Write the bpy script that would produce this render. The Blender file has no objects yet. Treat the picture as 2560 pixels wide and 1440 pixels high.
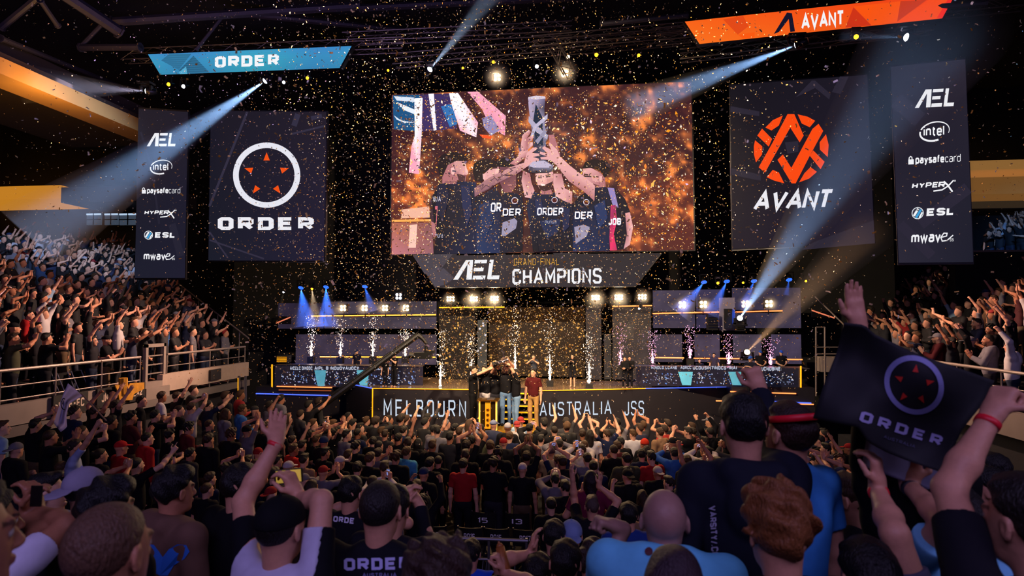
import bpy, math, random
import numpy as np
from mathutils import Vector, Matrix
from mathutils.bvhtree import BVHTree
random.seed(7); rng = np.random.default_rng(7)
SC = bpy.context.scene
COL = SC.collection
# ------------------------------------------------------------------ camera
F = 1500.0                    # focal length in pixels of the 2560x1440 frame
CZ = 4.4                      # camera height above the arena floor
YAW, PITCH = math.radians(6.2), math.radians(2.45)
cam_d = bpy.data.cameras.new('camera'); cam = bpy.data.objects.new('camera', cam_d); COL.objects.link(cam)
cam_d.sensor_width = 36.0; cam_d.lens = 36.0 * F / 2560.0
cam.location = (0, 0, CZ); cam.rotation_euler = (math.pi / 2 + PITCH, 0, YAW)
cam_d.clip_start = 0.05; cam_d.clip_end = 200
cam_d.dof.use_dof = True; cam_d.dof.focus_distance = 17.0; cam_d.dof.aperture_fstop = 3.2
SC.camera = cam
cy = SC.cycles; cy.adaptive_threshold = 0.06; cy.max_bounces = 3; cy.diffuse_bounces = 2; cy.glossy_bounces = 2; cy.transmission_bounces = 1; cy.volume_bounces = 0; cy.transparent_max_bounces = 4
cy.caustics_reflective = False; cy.caustics_refractive = False
CR = Matrix.Rotation(YAW, 3, 'Z') @ Matrix.Rotation(math.pi / 2 + PITCH, 3, 'X')
CRI = CR.transposed()
C0 = Vector((0, 0, CZ))
# ------------------------------------------------------------------ world, exposure
W = bpy.data.worlds.new('arena_dark'); SC.world = W; W.use_nodes = True
W.node_tree.nodes['Background'].inputs[0].default_value = (0.42, 0.30, 0.62, 1)
W.node_tree.nodes['Background'].inputs[1].default_value = 0.010
vs = SC.view_settings
vs.view_transform = 'Standard'; vs.look = 'None'; vs.gamma = 1.0; vs.exposure = 0.0; vs.use_curve_mapping = False

def ray(px, py):
    return CR @ Vector(((px - 1280) / F, (720 - py) / F, -1.0))
def U(px, py, Y):             # the point that lies at distance Y down the hall
    d = ray(px, py); return C0 + d * (Y / d.y)
def UX(px, py, X):
    d = ray(px, py); return C0 + d * (X / d.x)
def UZ(px, py, Z):
    d = ray(px, py); return C0 + d * ((Z - CZ) / d.z)
def proj(p):
    q = CRI @ (Vector(p) - C0); return (1280 + F * q.x / -q.z, 720 - F * q.y / -q.z, -q.z)
def lin(c):
    if isinstance(c, str):
        c = [int(c[i:i + 2], 16) / 255 for i in (0, 2, 4)]
    return tuple((v / 12.92 if v <= 0.04045 else ((v + 0.055) / 1.055) ** 2.4) for v in c[:3])

# ------------------------------------------------------------------ large lamps of the hall (house and truss lights, added spots)
def spot(loc, tgt, power, color, angle, blend=0.5, r=0.15, name='hall_spot'):
    l = bpy.data.lights.new(name, 'SPOT'); l.energy = power; l.color = color
    l.spot_size = math.radians(angle); l.spot_blend = blend; l.shadow_soft_size = r
    o = bpy.data.objects.new(name, l); COL.objects.link(o); o.location = loc
    o.rotation_euler = (Vector(tgt) - Vector(loc)).to_track_quat('-Z', 'Y').to_euler(); return o
def area(loc, tgt, power, color, sx, sy, name='house_light'):
    l = bpy.data.lights.new(name, 'AREA'); l.energy = power; l.color = color; l.shape = 'RECTANGLE'; l.size = sx; l.size_y = sy
    o = bpy.data.objects.new(name, l); COL.objects.link(o); o.location = loc
    o.rotation_euler = (Vector(tgt) - Vector(loc)).to_track_quat('-Z', 'Y').to_euler(); return o
WARM = (1.0, 0.56, 0.24); PEACH = (1.0, 0.60, 0.42); BLUE = (0.35, 0.6, 1.0)
spot((-4.0, 18.0, 8.6), (-13.2, 12.6, 4.0), 7600, PEACH, 52, 0.9)          # wash on the stand at the left
spot((2.0, 17.4, 8.6), (11.5, 12.5, 4.6), 6800, PEACH, 60, 0.9)            # wash on the stand at the right
spot((-4.5, 18.2, 9.0), (-3.6, 12.0, 1.0), 2300, WARM, 75, 0.9)             # warm wash over the floor crowd
spot((2.5, 18.2, 9.0), (1.5, 12.5, 1.0), 1900, WARM, 75, 0.9)
spot((-1.4, 9.0, 11.5), (-1.4, 18.6, 2.6), 4200, WARM, 40, 0.8)             # on the stage middle
spot((-6.0, 8.5, 11.0), (-1.5, 16.5, 6.5), 11000, (1.0, 0.74, 0.46), 75, 0.9)  # added with the next one to brighten the falling confetti
spot((4.5, 8.5, 11.0), (-0.5, 16.5, 6.5), 9000, (1.0, 0.72, 0.44), 75, 0.9)
spot((-9.0, 10.0, 11.5), (-19.5, 21.5, 7.0), 9000, (0.30, 0.55, 1.0), 27, 0.9)   # blue spot added to light the top rows at the left
spot((10.0, 14.0, 11.5), (18.6, 26.0, 7.8), 4200, (0.16, 0.42, 1.0), 22, 0.8)     # and one added for the far rows at the right
area((-1.0, -4.0, 9.5), (-1.0, 4.5, 2.0), 330, (0.54, 0.42, 1.0), 9, 3)     # violet house light over the near rows
area((7.0, -1.0, 8.5), (3.0, 4.0, 2.5), 110, (0.62, 0.5, 1.0), 3, 2)

# ------------------------------------------------------------------ materials
MATS = {}
def nt(name):
    m = bpy.data.materials.new(name); m.use_nodes = True
    t = m.node_tree; return m, t, t.nodes['Principled BSDF'], t.links.new
def mat(name, c, rough=0.6, metal=0.0, emit=0.0, ec=None, noise=0.0, scale=8.0, bump=0.0, spec=0.5):
    if name in MATS: return MATS[name]
    m, t, b, L = nt(name); c = lin(c)
    b.inputs['Base Color'].default_value = (*c, 1); b.inputs['Roughness'].default_value = rough
    b.inputs['Metallic'].default_value = metal; b.inputs['Specular IOR Level'].default_value = spec
    if emit:
        b.inputs['Emission Color'].default_value = (*(lin(ec) if ec else c), 1); b.inputs['Emission Strength'].default_value = emit
        m.cycles.emission_sampling = 'NONE'
    if noise or bump:
        tc = t.nodes.new('ShaderNodeTexCoord'); n = t.nodes.new('ShaderNodeTexNoise'); n.inputs['Scale'].default_value = scale
        n.inputs['Detail'].default_value = 4; L(tc.outputs['Object'], n.inputs['Vector'])
        if noise:
            mx = t.nodes.new('ShaderNodeMix'); mx.data_type = 'RGBA'
            mx.inputs[6].default_value = (*[v * (1 - noise) for v in c], 1); mx.inputs[7].default_value = (*[min(1, v * (1 + noise)) for v in c], 1)
            L(n.outputs['Fac'], mx.inputs[0]); L(mx.outputs[2], b.inputs['Base Color'])
        if bump:
            bp = t.nodes.new('ShaderNodeBump'); bp.inputs['Strength'].default_value = bump; bp.inputs['Distance'].default_value = 0.02
            L(n.outputs['Fac'], bp.inputs['Height']); L(bp.outputs[0], b.inputs['Normal'])
    MATS[name] = m; return m
def objcol_mat(name, rough, spec=0.3, bump=0.0, scale=40, noise=0.25, sss=0.0, paint=False, sheen=0.0, stretch=None):
    m, t, b, L = nt(name)
    oi = t.nodes.new('ShaderNodeObjectInfo'); tc = t.nodes.new('ShaderNodeTexCoord'); n = t.nodes.new('ShaderNodeTexNoise')
    n.inputs['Scale'].default_value = scale; n.inputs['Detail'].default_value = 3
    if stretch:
        mp = t.nodes.new('ShaderNodeMapping'); mp.inputs['Scale'].default_value = stretch
        L(tc.outputs['Object'], mp.inputs['Vector']); L(mp.outputs[0], n.inputs['Vector'])
    else: L(tc.outputs['Object'], n.inputs['Vector'])
    hv = t.nodes.new('ShaderNodeHueSaturation'); mr = t.nodes.new('ShaderNodeMapRange')
    mr.inputs['To Min'].default_value = 1 - noise; mr.inputs['To Max'].default_value = 1 + noise
    L(n.outputs['Fac'], mr.inputs['Value']); L(mr.outputs[0], hv.inputs['Value']); L(oi.outputs['Color'], hv.inputs['Color'])
    last = hv.outputs[0]
    if paint:
        at = t.nodes.new('ShaderNodeAttribute'); at.attribute_name = 'paint'
        mx = t.nodes.new('ShaderNodeMix'); mx.data_type = 'RGBA'
        L(at.outputs['Alpha'], mx.inputs[0]); L(last, mx.inputs[6]); L(at.outputs['Color'], mx.inputs[7]); last = mx.outputs[2]
    L(last, b.inputs['Base Color']); b.inputs['Roughness'].default_value = rough; b.inputs['Specular IOR Level'].default_value = spec
    if sheen: b.inputs['Sheen Weight'].default_value = sheen
    if bump:
        bp = t.nodes.new('ShaderNodeBump'); bp.inputs['Strength'].default_value = bump; bp.inputs['Distance'].default_value = 0.01
        L(n.outputs['Fac'], bp.inputs['Height']); L(bp.outputs[0], b.inputs['Normal'])
    MATS[name] = m; return m
SKIN = objcol_mat('skin', 0.5, 0.35, 0.12, 60, 0.12, paint=True)
CLOTH = objcol_mat('cloth', 0.85, 0.15, 0.35, 14, 0.2)
HAIR = objcol_mat('hair', 0.5, 0.35, 0.9, 160, 0.55, stretch=(1, 1, 0.35))
def attr_mat(name, emit=True, rough=0.6):
    m, t, b, L = nt(name); at = t.nodes.new('ShaderNodeAttribute'); at.attribute_name = 'col'
    if emit:
        b.inputs['Base Color'].default_value = (0.003, 0.003, 0.0035, 1); b.inputs['Roughness'].default_value = 0.6; b.inputs['Specular IOR Level'].default_value = 0.06
        L(at.outputs['Color'], b.inputs['Emission Color']); b.inputs['Emission Strength'].default_value = 1.0; m.cycles.emission_sampling = 'NONE'
    else:
        L(at.outputs['Color'], b.inputs['Base Color']); b.inputs['Roughness'].default_value = rough
    MATS[name] = m; return m
LED = attr_mat('led_screen'); PRINT = attr_mat('printed_colour', False, 0.7)
BLACK = mat('black_drape', '0b0a0c', 0.9, noise=0.4, scale=3, bump=0.2)
DMETAL = mat('dark_metal', '17161a', 0.45, 0.6, noise=0.3, scale=20)
STEEL = mat('grey_steel', '6d6a70', 0.4, 0.7, noise=0.2, scale=15)
GOLD = mat('gold_metal', 'd8a23a', 0.28, 1.0, noise=0.15, scale=30, bump=0.1)

# ------------------------------------------------------------------ mesh helpers
def mesh_obj(name, V, Fc, m, parent=None, smooth=False, cols=None, link=True):
    V = np.asarray(V, dtype=np.float32).reshape(-1, 3)
    me = bpy.data.meshes.new(name)
    if isinstance(Fc, np.ndarray):
        k = Fc.shape[1]; n = len(Fc)
        me.vertices.add(len(V)); me.vertices.foreach_set('co', V.ravel())
        me.loops.add(n * k); me.loops.foreach_set('vertex_index', Fc.astype(np.int32).ravel())
        me.polygons.add(n); me.polygons.foreach_set('loop_start', np.arange(0, n * k, k, dtype=np.int32))
        me.update(calc_edges=True)
    else:
        me.from_pydata([tuple(map(float, v)) for v in V], [], Fc); me.update()
    if smooth: me.polygons.foreach_set('use_smooth', np.ones(len(me.polygons), dtype=bool))
    if cols is not None:
        a = me.attributes.new('col', 'FLOAT_COLOR', 'POINT'); c = np.ones((len(V), 4), np.float32); c[:, :3] = cols; a.data.foreach_set('color', c.ravel())
    me.materials.append(m)
    if not link: return me
    o = bpy.data.objects.new(name, me); COL.objects.link(o)
    if parent: o.parent = parent
    return o
class MB:                      # collects simple solids into one mesh
    def __init__(s): s.v = []; s.f = []
    def add(s, v, f):
        k = len(s.v); s.v += [tuple(p) for p in v]; s.f += [tuple(i + k for i in q) for q in f]; return s
    def box(s, a, b, M=None):
        (x0, y0, z0), (x1, y1, z1) = a, b
        v = [(x0, y0, z0), (x1, y0, z0), (x1, y1, z0), (x0, y1, z0), (x0, y0, z1), (x1, y0, z1), (x1, y1, z1), (x0, y1, z1)]
        if M is not None: v = [M @ Vector(p) for p in v]
        return s.add(v, [(0, 3, 2, 1), (4, 5, 6, 7), (0, 1, 5, 4), (1, 2, 6, 5), (2, 3, 7, 6), (3, 0, 4, 7)])
    def tube(s, a, b, r0, r1=None, n=8):
        r1 = r0 if r1 is None else r1; a, b = Vector(a), Vector(b); q = (b - a).to_track_quat('Z', 'Y'); v = []
        for c, r in ((a, r0), (b, r1)):
            for i in range(n):
                t = 2 * math.pi * i / n; v.append(c + q @ Vector((r * math.cos(t), r * math.sin(t), 0)))
        return s.add(v, [(i, (i + 1) % n, n + (i + 1) % n, n + i) for i in range(n)] + [tuple(range(n))[::-1], tuple(range(n, 2 * n))])
    def lathe(s, prof, n=20, M=None, closed=True):
        v = []; k = len(prof)
        for r, z in prof:
            for i in range(n):
                t = 2 * math.pi * i / n; p = Vector((r * math.cos(t), r * math.sin(t), z)); v.append(M @ p if M is not None else p)
        f = [(j * n + i, j * n + (i + 1) % n, (j + 1) * n + (i + 1) % n, (j + 1) * n + i) for j in range(k - 1) for i in range(n)]
        if closed: f += [tuple(range(n))[::-1], tuple(range((k - 1) * n, k * n))]
        return s.add(v, f)
    def prism(s, pts, d):      # pts: planar 3D loop, pushed by d
        n = len(pts); v = [Vector(p) for p in pts]; d = Vector(d)
        return s.add(v + [p + d for p in v], [tuple(range(n)), tuple(range(n, 2 * n))[::-1]] + [(i, n + i, n + (i + 1) % n, (i + 1) % n) for i in range(n)])
    def make(s, name, m, parent=None, smooth=False):
        return mesh_obj(name, s.v, s.f, m, parent, smooth)
def tag(o, label=None, cat=None, group=None, kind=None):
    if label: o['label'] = label
    if cat: o['category'] = cat
    if group: o['group'] = group
    if kind: o['kind'] = kind
    return o
def struct(o): o['kind'] = 'structure'; return o
def thing(name, label, cat, loc=(0, 0, 0), group=None, rz=0.0):
    o = bpy.data.objects.new(name, None); COL.objects.link(o); o.location = loc; o.rotation_euler = (0, 0, rz); o.empty_display_size = 0.2
    return tag(o, label, cat, group)
def local(o):                  # world -> local for the parts of an Empty that is placed by loc and rz
    return (Matrix.Translation(o.location) @ Matrix.Rotation(o.rotation_euler.z, 4, 'Z')).inverted()
# ------------------------------------------------------------------ stroke lettering
_g = """A 6|0 0,3 8,6 0|1.1 2.6,4.9 2.6
B 5|0 0,0 8,4 8,5 7,5 5,4 4.2,0 4.2|4 4.2,5 3.3,5 1,4 0,0 0
C 5|5 6,5 7,4 8,1 8,0 7,0 1,1 0,4 0,5 1,5 2
D 5|0 0,0 8,4 8,5 7,5 1,4 0,0 0
E 5|5 8,0 8,0 0,5 0|0 4.1,4.4 4.1
F 5|5 8,0 8,0 0|0 4.1,4.4 4.1
G 5|5 6,5 7,4 8,1 8,0 7,0 1,1 0,4 0,5 1,5 3.8,3 3.8
H 5|0 0,0 8|5 0,5 8|0 4,5 4
I 0|0 0,0 8
J 4|4 8,4 1,3 0,1 0,0 1,0 2
K 5|0 0,0 8|5 8,0 3.4|1.6 4.8,5 0
L 4.4|0 8,0 0,4.4 0
M 6|0 0,0 8,3 2.4,6 8,6 0
N 5|0 0,0 8,5 0,5 8
O 5|0 1,0 7,1 8,4 8,5 7,5 1,4 0,1 0,0 1
P 5|0 0,0 8,4 8,5 7,5 4.6,4 3.6,0 3.6
Q 5|0 1,0 7,1 8,4 8,5 7,5 1,4 0,1 0,0 1|3.4 1.8,5 -.4
R 5|0 0,0 8,4 8,5 7,5 4.6,4 3.6,0 3.6|2.4 3.6,5 0
S 5|5 6.4,5 7,4 8,1 8,0 7,0 5.1,1 4.2,4 3.8,5 2.9,5 1,4 0,1 0,0 1,0 1.6
T 5|0 8,5 8|2.5 8,2.5 0
U 5|0 8,0 1,1 0,4 0,5 1,5 8
V 5.6|0 8,2.8 0,5.6 8
W 8|0 8,2 0,4 7,6 0,8 8
X 5|0 0,5 8|0 8,5 0
Y 5|0 8,2.5 3.8,5 8|2.5 3.8,2.5 0
Z 5|0 8,5 8,0 0,5 0
0 5|0 1,0 7,1 8,4 8,5 7,5 1,4 0,1 0,0 1
1 1.6|0 6.6,1.6 8,1.6 0
2 5|0 6.6,0 7,1 8,4 8,5 7,5 5.4,0 1,0 0,5 0
3 5|0 7,1 8,4 8,5 7,5 5,4 4.2,2 4.2|4 4.2,5 3.3,5 1,4 0,1 0,0 1
4 5|4 0,4 8,0 2.4,5 2.4
5 5|5 8,0 8,0 4.6,4 4.6,5 3.7,5 1,4 0,0 0
6 5|5 7,4 8,1 8,0 7,0 1,1 0,4 0,5 1,5 3.4,4 4.4,0 4.4
7 5|0 8,5 8,2 0
9 5|5 4,1 4,0 5,0 7,1 8,4 8,5 7,5 1,4 0,0 0
- 3|0 4,3 4
. 0|0 0,0 .8
/ 3|0 -.6,3 8
a 4|.4 5.2,1 5.6,3.2 5.6,4 4.8,4 0|4 3.3,.9 3.3,0 2.5,0 .8,.8 0,3 0,4 1
c 3.6|3.6 4.8,2.9 5.6,.9 5.6,0 4.7,0 .9,.9 0,2.9 0,3.6 .8
d 4|4 0,4 8|4 4.7,3.1 5.6,.9 5.6,0 4.7,0 .9,.9 0,3.1 0,4 .9
e 4|0 2.9,4 2.9,4 4.7,3.1 5.6,.9 5.6,0 4.7,0 .9,.9 0,3.2 0,4 .7
f 2.6|.9 0,.9 7,1.7 8,2.6 8|0 5.5,2.4 5.5
i 0|0 0,0 5.6|0 7.2,0 8
l 0|0 0,0 8
m 6.4|0 0,0 5.6|0 4.6,.8 5.6,2.4 5.6,3.2 4.6,3.2 0|3.2 4.6,4 5.6,5.6 5.6,6.4 4.6,6.4 0
n 4|0 0,0 5.6|0 4.6,1 5.6,3.1 5.6,4 4.7,4 0
o 4|0 .9,0 4.7,.9 5.6,3.1 5.6,4 4.7,4 .9,3.1 0,.9 0,0 .9
p 4|0 -2.2,0 5.6|0 4.7,.9 5.6,3.1 5.6,4 4.7,4 .9,3.1 0,.9 0,0 .9
r 2.6|0 0,0 5.6|0 4.4,1 5.6,2.6 5.6
s 3.6|3.5 5.1,3 5.6,.7 5.6,0 5,0 3.5,.7 3,2.9 2.6,3.6 2.1,3.6 .6,2.9 0,.6 0,0 .5
t 2.6|.9 7.4,.9 .9,1.6 0,2.6 0|0 5.6,2.5 5.6
u 4|0 5.6,0 .9,.9 0,3.1 0,4 .9,4 5.6|4 .9,4 0
v 4|0 5.6,2 0,4 5.6
w 6|0 5.6,1.5 0,3 5.2,4.5 0,6 5.6
y 4|0 5.6,2 0|4 5.6,1.2 -2.2,.2 -2.2"""
GL = {}
for _l in _g.split('\n'):
    h, *ss = _l.split('|'); k, w = h.split(' ')
    GL[k] = (float(w), [[tuple(map(float, q.split())) for q in s.split(',')] for s in ss])
def stroke(pts, t, ty=None, sub=0):
    """quads (2D) that thicken a polyline; ty thickens differently upright"""
    ty = t if ty is None else ty
    p = [np.array(q, float) for q in pts]; closed = len(p) > 2 and np.allclose(p[0], p[-1])
    if closed: p = p[:-1]
    if sub:
        q = []
        for i in range(len(p) if closed else len(p) - 1):
            a, b = p[i], p[(i + 1) % len(p)]; n = max(1, int(np.linalg.norm(b - a) / sub)); q += [a + (b - a) * j / n for j in range(n)]
        if not closed: q.append(p[-1])
        p = q
    n = len(p); L = []; R = []
    S = np.array([t, ty]) / 2
    for i in range(n):
        a = p[(i - 1) % n] if (closed or i) else None; b = p[(i + 1) % n] if (closed or i < n - 1) else None
        d0 = None if a is None else (p[i] - a) / S; d1 = None if b is None else (b - p[i]) / S
        d0 = d0 if d0 is None else d0 / (np.linalg.norm(d0) + 1e-9); d1 = d1 if d1 is None else d1 / (np.linalg.norm(d1) + 1e-9)
        if d0 is None: d0 = d1
        if d1 is None: d1 = d0
        n0 = np.array([-d0[1], d0[0]]); n1 = np.array([-d1[1], d1[0]]); m = n0 + n1; l = np.linalg.norm(m)
        m = n0 if l < 1e-6 else m / l; m = m / max(0.45, float(m @ n0))
        L.append(p[i] + m * S); R.append(p[i] - m * S)
    return [(L[i], R[i], R[(i + 1) % n], L[(i + 1) % n]) for i in range(n if closed else n - 1)]
def text2d(s, x0, y0, x1, y1, t, gap=1.6, slant=0.0, ty=None, space=4, sub=0):
    """lettering that fills the box (x0,y0 bottom-left)-(x1,y1), y up or down as given; t: stroke in grid units"""
    ty_ = t if ty is None else ty
    tot = 0.0; xs = []
    for ch in s:
        if ch == ' ': tot += space; xs.append(None); continue
        w = GL[ch][0] + t; xs.append(tot); tot += w + gap
    tot -= gap
    sx = (x1 - x0) / tot; sy = (y1 - y0) / 8.0; out = []
    for ch, xo in zip(s, xs):
        if xo is None: continue
        for st in GL[ch][1]:
            pts = [(xo + t / 2 + a, ty_ / 2 + b * (8 - ty_) / 8) for a, b in st]
            for q in stroke(pts, t, ty_, sub):
                out.append([(x0 + (u + slant * v) * sx, y0 + v * sy) for u, v in q])
    return out
# ------------------------------------------------------------------ flat pictures: polygons on a plane, one mesh
class Canvas:
    """a flat picture; map2 turns picture coordinates into points of the display's own plane"""
    def __init__(s, map2, normal, step=0.0012): s.m = map2; s.n = Vector(normal).normalized(); s.step = step; s.v = []; s.f = []; s.c = []; s.k = 0; s.sl = 0.0; s.x0 = 0.0
    def poly(s, pts, col, layer=None, up=True):
        if up and layer is None: s.k += 1
        off = s.n * s.step * (s.k if layer is None else layer); k = len(s.v)
        for i, p in enumerate(pts):
            s.v.append(tuple(s.m(p[0], p[1] + s.sl * (p[0] - s.x0)) + off)); s.c.append(lin(col[i] if isinstance(col, list) else col))
        s.f.append(tuple(range(k, k + len(pts))))
    def polys(s, L, col):
        s.k += 1
        for p in L: s.poly(p, col, s.k)
    def line(s, pts, w, col): s.polys(stroke(pts, w), col)
    def ring(s, cx, cy, r0, r1, col, n=64, sy=1.0, a0=0, a1=2 * math.pi):
        s.k += 1; L = []
        for i in range(n):
            a, b = a0 + (a1 - a0) * i / n, a0 + (a1 - a0) * (i + 1) / n
            L.append([(cx + r * math.cos(t), cy + r * sy * math.sin(t)) for r, t in ((r0, a), (r1, a), (r1, b), (r0, b))])
        for p in L: s.poly(p, col, s.k)
    def disc(s, cx, cy, r, col, n=24, sy=1.0): s.poly([(cx + r * math.cos(2 * math.pi * i / n), cy + r * sy * math.sin(2 * math.pi * i / n)) for i in range(n)], col)
    def text(s, tx, x0, y0, x1, y1, t, col, **k): s.polys(text2d(tx, x0, y0, x1, y1, t, **k), col)
    def grid(s, fn, nx, ny, colfn):   # smooth ground: fn(u,v)->xy, colfn(u,v)->colour
        s.k += 1; k0 = len(s.v); off = s.n * s.step * s.k
        for j in range(ny + 1):
            for i in range(nx + 1):
                s.v.append(tuple(s.m(*fn(i / nx, j / ny)) + off)); s.c.append(lin(colfn(i / nx, j / ny)))
        for j in range(ny):
            for i in range(nx): a = k0 + j * (nx + 1) + i; s.f.append((a, a + 1, a + nx + 2, a + nx + 1))
    def make(s, name, parent, m=None): return mesh_obj(name, [local_pt(parent, v) for v in s.v], s.f, m or LED, parent, cols=np.array(s.c))
def local_pt(parent, v): return (local(parent) @ Vector(v)) if parent else Vector(v)
def quad_plane(c):             # c: TL TR BR BL world points -> best plane (point, normal toward the camera)
    n = (c[2] - c[0]).cross(c[3] - c[1]).normalized(); p = (c[0] + c[1] + c[2] + c[3]) / 4
    return p, (n if n.dot(C0 - p) > 0 else -n)
def plane_map(p, n):
    def f(px, py):
        d = ray(px, py); return C0 + d * ((p - C0).dot(n) / d.dot(n))
    return f
def bil(c, u, v): return tuple((c[0][k] * (1 - u) + c[1][k] * u) * (1 - v) + (c[3][k] * (1 - u) + c[2][k] * u) * v for k in (0, 1))
class Display:
    """a hung LED wall: an Empty with a casing and a picture; c: its four picture corners TL TR BR BL and their depth down the hall"""
    def __init__(s, name, label, cat, c, depths, thick=0.14, group=None):
        w = [U(c[i][0], c[i][1], depths[i]) for i in range(4)]
        s.p, s.n = quad_plane(w); s.map = plane_map(s.p, s.n); s.c = c
        w = [s.map(*q) for q in c]; s.w = w
        s.o = thing(name, label, cat, tuple((w[2] + w[3]) / 2), group)
        m = MB(); ctr = s.p; lo = local(s.o)
        m.prism([lo @ (q + (q - ctr).normalized() * 0.05 - s.n * 0.01) for q in w], lo.to_3x3() @ (-s.n * thick)).make('casing', DMETAL, s.o)
        s.cv = Canvas(s.map, s.n)
    def done(s, name='picture'): return s.cv.make(name, s.o)
# ------------------------------------------------------------------ the hall
CONC = mat('dark_concrete', '1d1a1f', 0.8, noise=0.3, scale=2)
FLOORM = mat('arena_floor', '141216', 0.55, noise=0.3, scale=1.5)
WALLM = mat('hall_wall', '0d0c10', 0.9, noise=0.3, scale=1)
SOFFIT = mat('cream_soffit', '8a6434', 0.7, noise=0.15, scale=2)
RAILM = mat('rail_metal', '8d7f78', 0.45, 0.3, noise=0.2, scale=10)
FASC = mat('grey_fascia', '8a7c74', 0.7, noise=0.15, scale=3)
struct(MB().box((-32, -4, -0.3), (26, 31, 0)).make('floor', FLOORM))
struct(MB().box((-32, 30, 0), (26, 30.3, 15)).make('wall_back', WALLM))
struct(MB().box((-32.3, -4, 0), (-32, 30, 15)).make('wall_left', WALLM))
struct(MB().box((26, -4, 0), (26.3, 30, 15)).make('wall_right', WALLM))
struct(MB().box((-32, -4, 15), (26, 30, 15.3)).make('ceiling', WALLM))
def tiers(name, x0, sgn, z0, dx, dz, n, ya, yb):
    m = MB()
    for i in range(n):
        a, b = x0 + sgn * dx * i, x0 + sgn * dx * (i + 1)
        m.box((min(a, b), ya, 0), (max(a, b), yb(i), z0 + dz * i))
    return struct(m.make(name, CONC))
LX, RX, DX, DZ, SZ = -10.75, 7.95, 0.85, 0.30, 2.2
tiers('floor_left_stand', LX, -1, SZ, DX, DZ, 18, 2.0, lambda i: min(29.5, 18.6 + 0.9 * i))
tiers('floor_right_stand', RX, 1, SZ, DX, DZ, 10, 2.0, lambda i: min(29.5, 18.0 + 0.9 * i))
tiers('floor_right_upper_stand', 16.9, 1, 6.2, DX, 0.42, 6, 19.0, lambda i: 29.5)
tiers('floor_left_lower_tiers', -6.6, -1, 0.3, 0.8, 0.2, 5, 7.5, lambda i: 18.4)     # dark retractable rows under the fascia
tiers('floor_right_lower_tiers', 5.9, 1, 0.3, 0.6, 0.4, 3, 6.0, lambda i: 17.5)
m = MB()                                                                         # near tiers the photographer stands on
def zfloor(Y): return max(0.0, 2.6 - 0.28 * Y) if Y < 5.6 else 0.0
for i in range(7): m.box((-5.5, -0.6 + 0.8 * i, 0), (4.5, 0.2 + 0.8 * i, zfloor(-0.2 + 0.8 * i)))
struct(m.make('floor_near_stand', CONC))

# fascias and rails of the two side stands
def rail_run(name, label, X, ya, yb, zt, step, cat='railing'):
    t = thing(name, label, cat, (X, (ya + yb) / 2, zt - 1.15)); L = local(t); f = lambda x, y, z: L @ Vector((x, y, z))
    MB().tube(f(X, ya, zt), f(X, yb, zt), 0.032).make('handrail', RAILM, t)
    for dz in (0.3, 0.55): MB().tube(f(X, ya, zt - dz), f(X, yb, zt - dz), 0.013, n=6).make('crossbar', RAILM, t)
    n = max(2, int((yb - ya) / step))
    for i in range(n + 1): y = ya + (yb - ya) * i / n; MB().tube(f(X, y, zt - 1.15), f(X, y, zt), 0.018, n=6).make('post', RAILM, t)
    return t
XL = -10.5
def band(name, X, ya, yb, za, zb, m, d=0.16): return struct(MB().box((X - d / 2, ya, za), (X + d / 2, yb, zb)).make(name, m))
band('trim_1', XL, 7.5, 14.2, 2.32, 2.72, FASC); band('trim_2', XL, 14.2, 18.2, 2.42, 2.86, mat('pale_fascia', 'b09a8c', 0.7, noise=0.15))
band('trim_3', XL + 0.05, 7.5, 18.2, 2.12, 2.30, mat('fascia_edge', '6c625e', 0.7)); band('trim_4', -XL - 2.75, 5.0, 17.5, 2.2, 2.65, FASC)
rail_run('railing', 'long grey railing in front of the left stand, nearer half before the gate frame', XL, 7.6, 13.5, 3.35, 1.1)
rail_run('railing', 'grey railing of the left stand between the gate frame and the stage end', XL, 14.45, 18.1, 3.35, 0.9)
rail_run('railing', 'pale railing in front of the right stand behind the black flag', 7.75, 5.5, 17.2, 3.35, 1.2)
t = thing('gate_frame', 'square grey gate frame breaking the railing of the left stand', 'gate', (XL, 14.0, 2.7))
MB().box((-.04, -.36, -.1), (.04, -.28, .95)).box((-.04, .28, -.1), (.04, .36, .95)).box((-.04, -.36, .87), (.04, .36, .95)).make('frame', FASC, t)
for z in (0.2, 0.42, 0.64): MB().box((-.015, -.3, z), (.015, .3, z + .03)).make('bar', RAILM, t)
MB().box((-.12, -.42, -.42), (.12, .42, -.12)).make('base_box', FASC, t)
for (py, Y0, w, tx, lb) in (((915), 8.3, 0.95, 'R EK', 'dark board with pale marks at the near end of the left fascia'), (900, 10.95, 0.85, 'LITE-EC', 'first of three dark boards on the fascia below the left railing'),
                        (900, 12.05, 0.8, 'JN-EAP', 'middle one of the three dark boards on the left fascia'), (900, 13.0, 0.5, 'LA2', 'dark board on the left fascia closest to the gate frame')):
    t = thing('fascia_board', lb, 'sign', (XL + 0.1, Y0, 2.34), 'boards on the left fascia'); MB().box((0, 0, 0), (.05, w, .42)).make('board', mat('board_black', '171214', 0.6), t)
    cv = Canvas(lambda x, y: Vector((XL + 0.152, Y0 + x, 2.34 + y)), (1, 0, 0)); cv.text(tx, .12, .12, w - .1, .3, 1.6, 'd9c3b0')
    cv.make('lettering', t, PRINT)
t = thing('fascia_board', 'small black board on the pale fascia past the gate frame', 'sign', (XL + 0.1, 16.1, 2.5)); MB().box((0, 0, 0), (.05, .5, .3)).make('board', MATS['board_black'], t)

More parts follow.
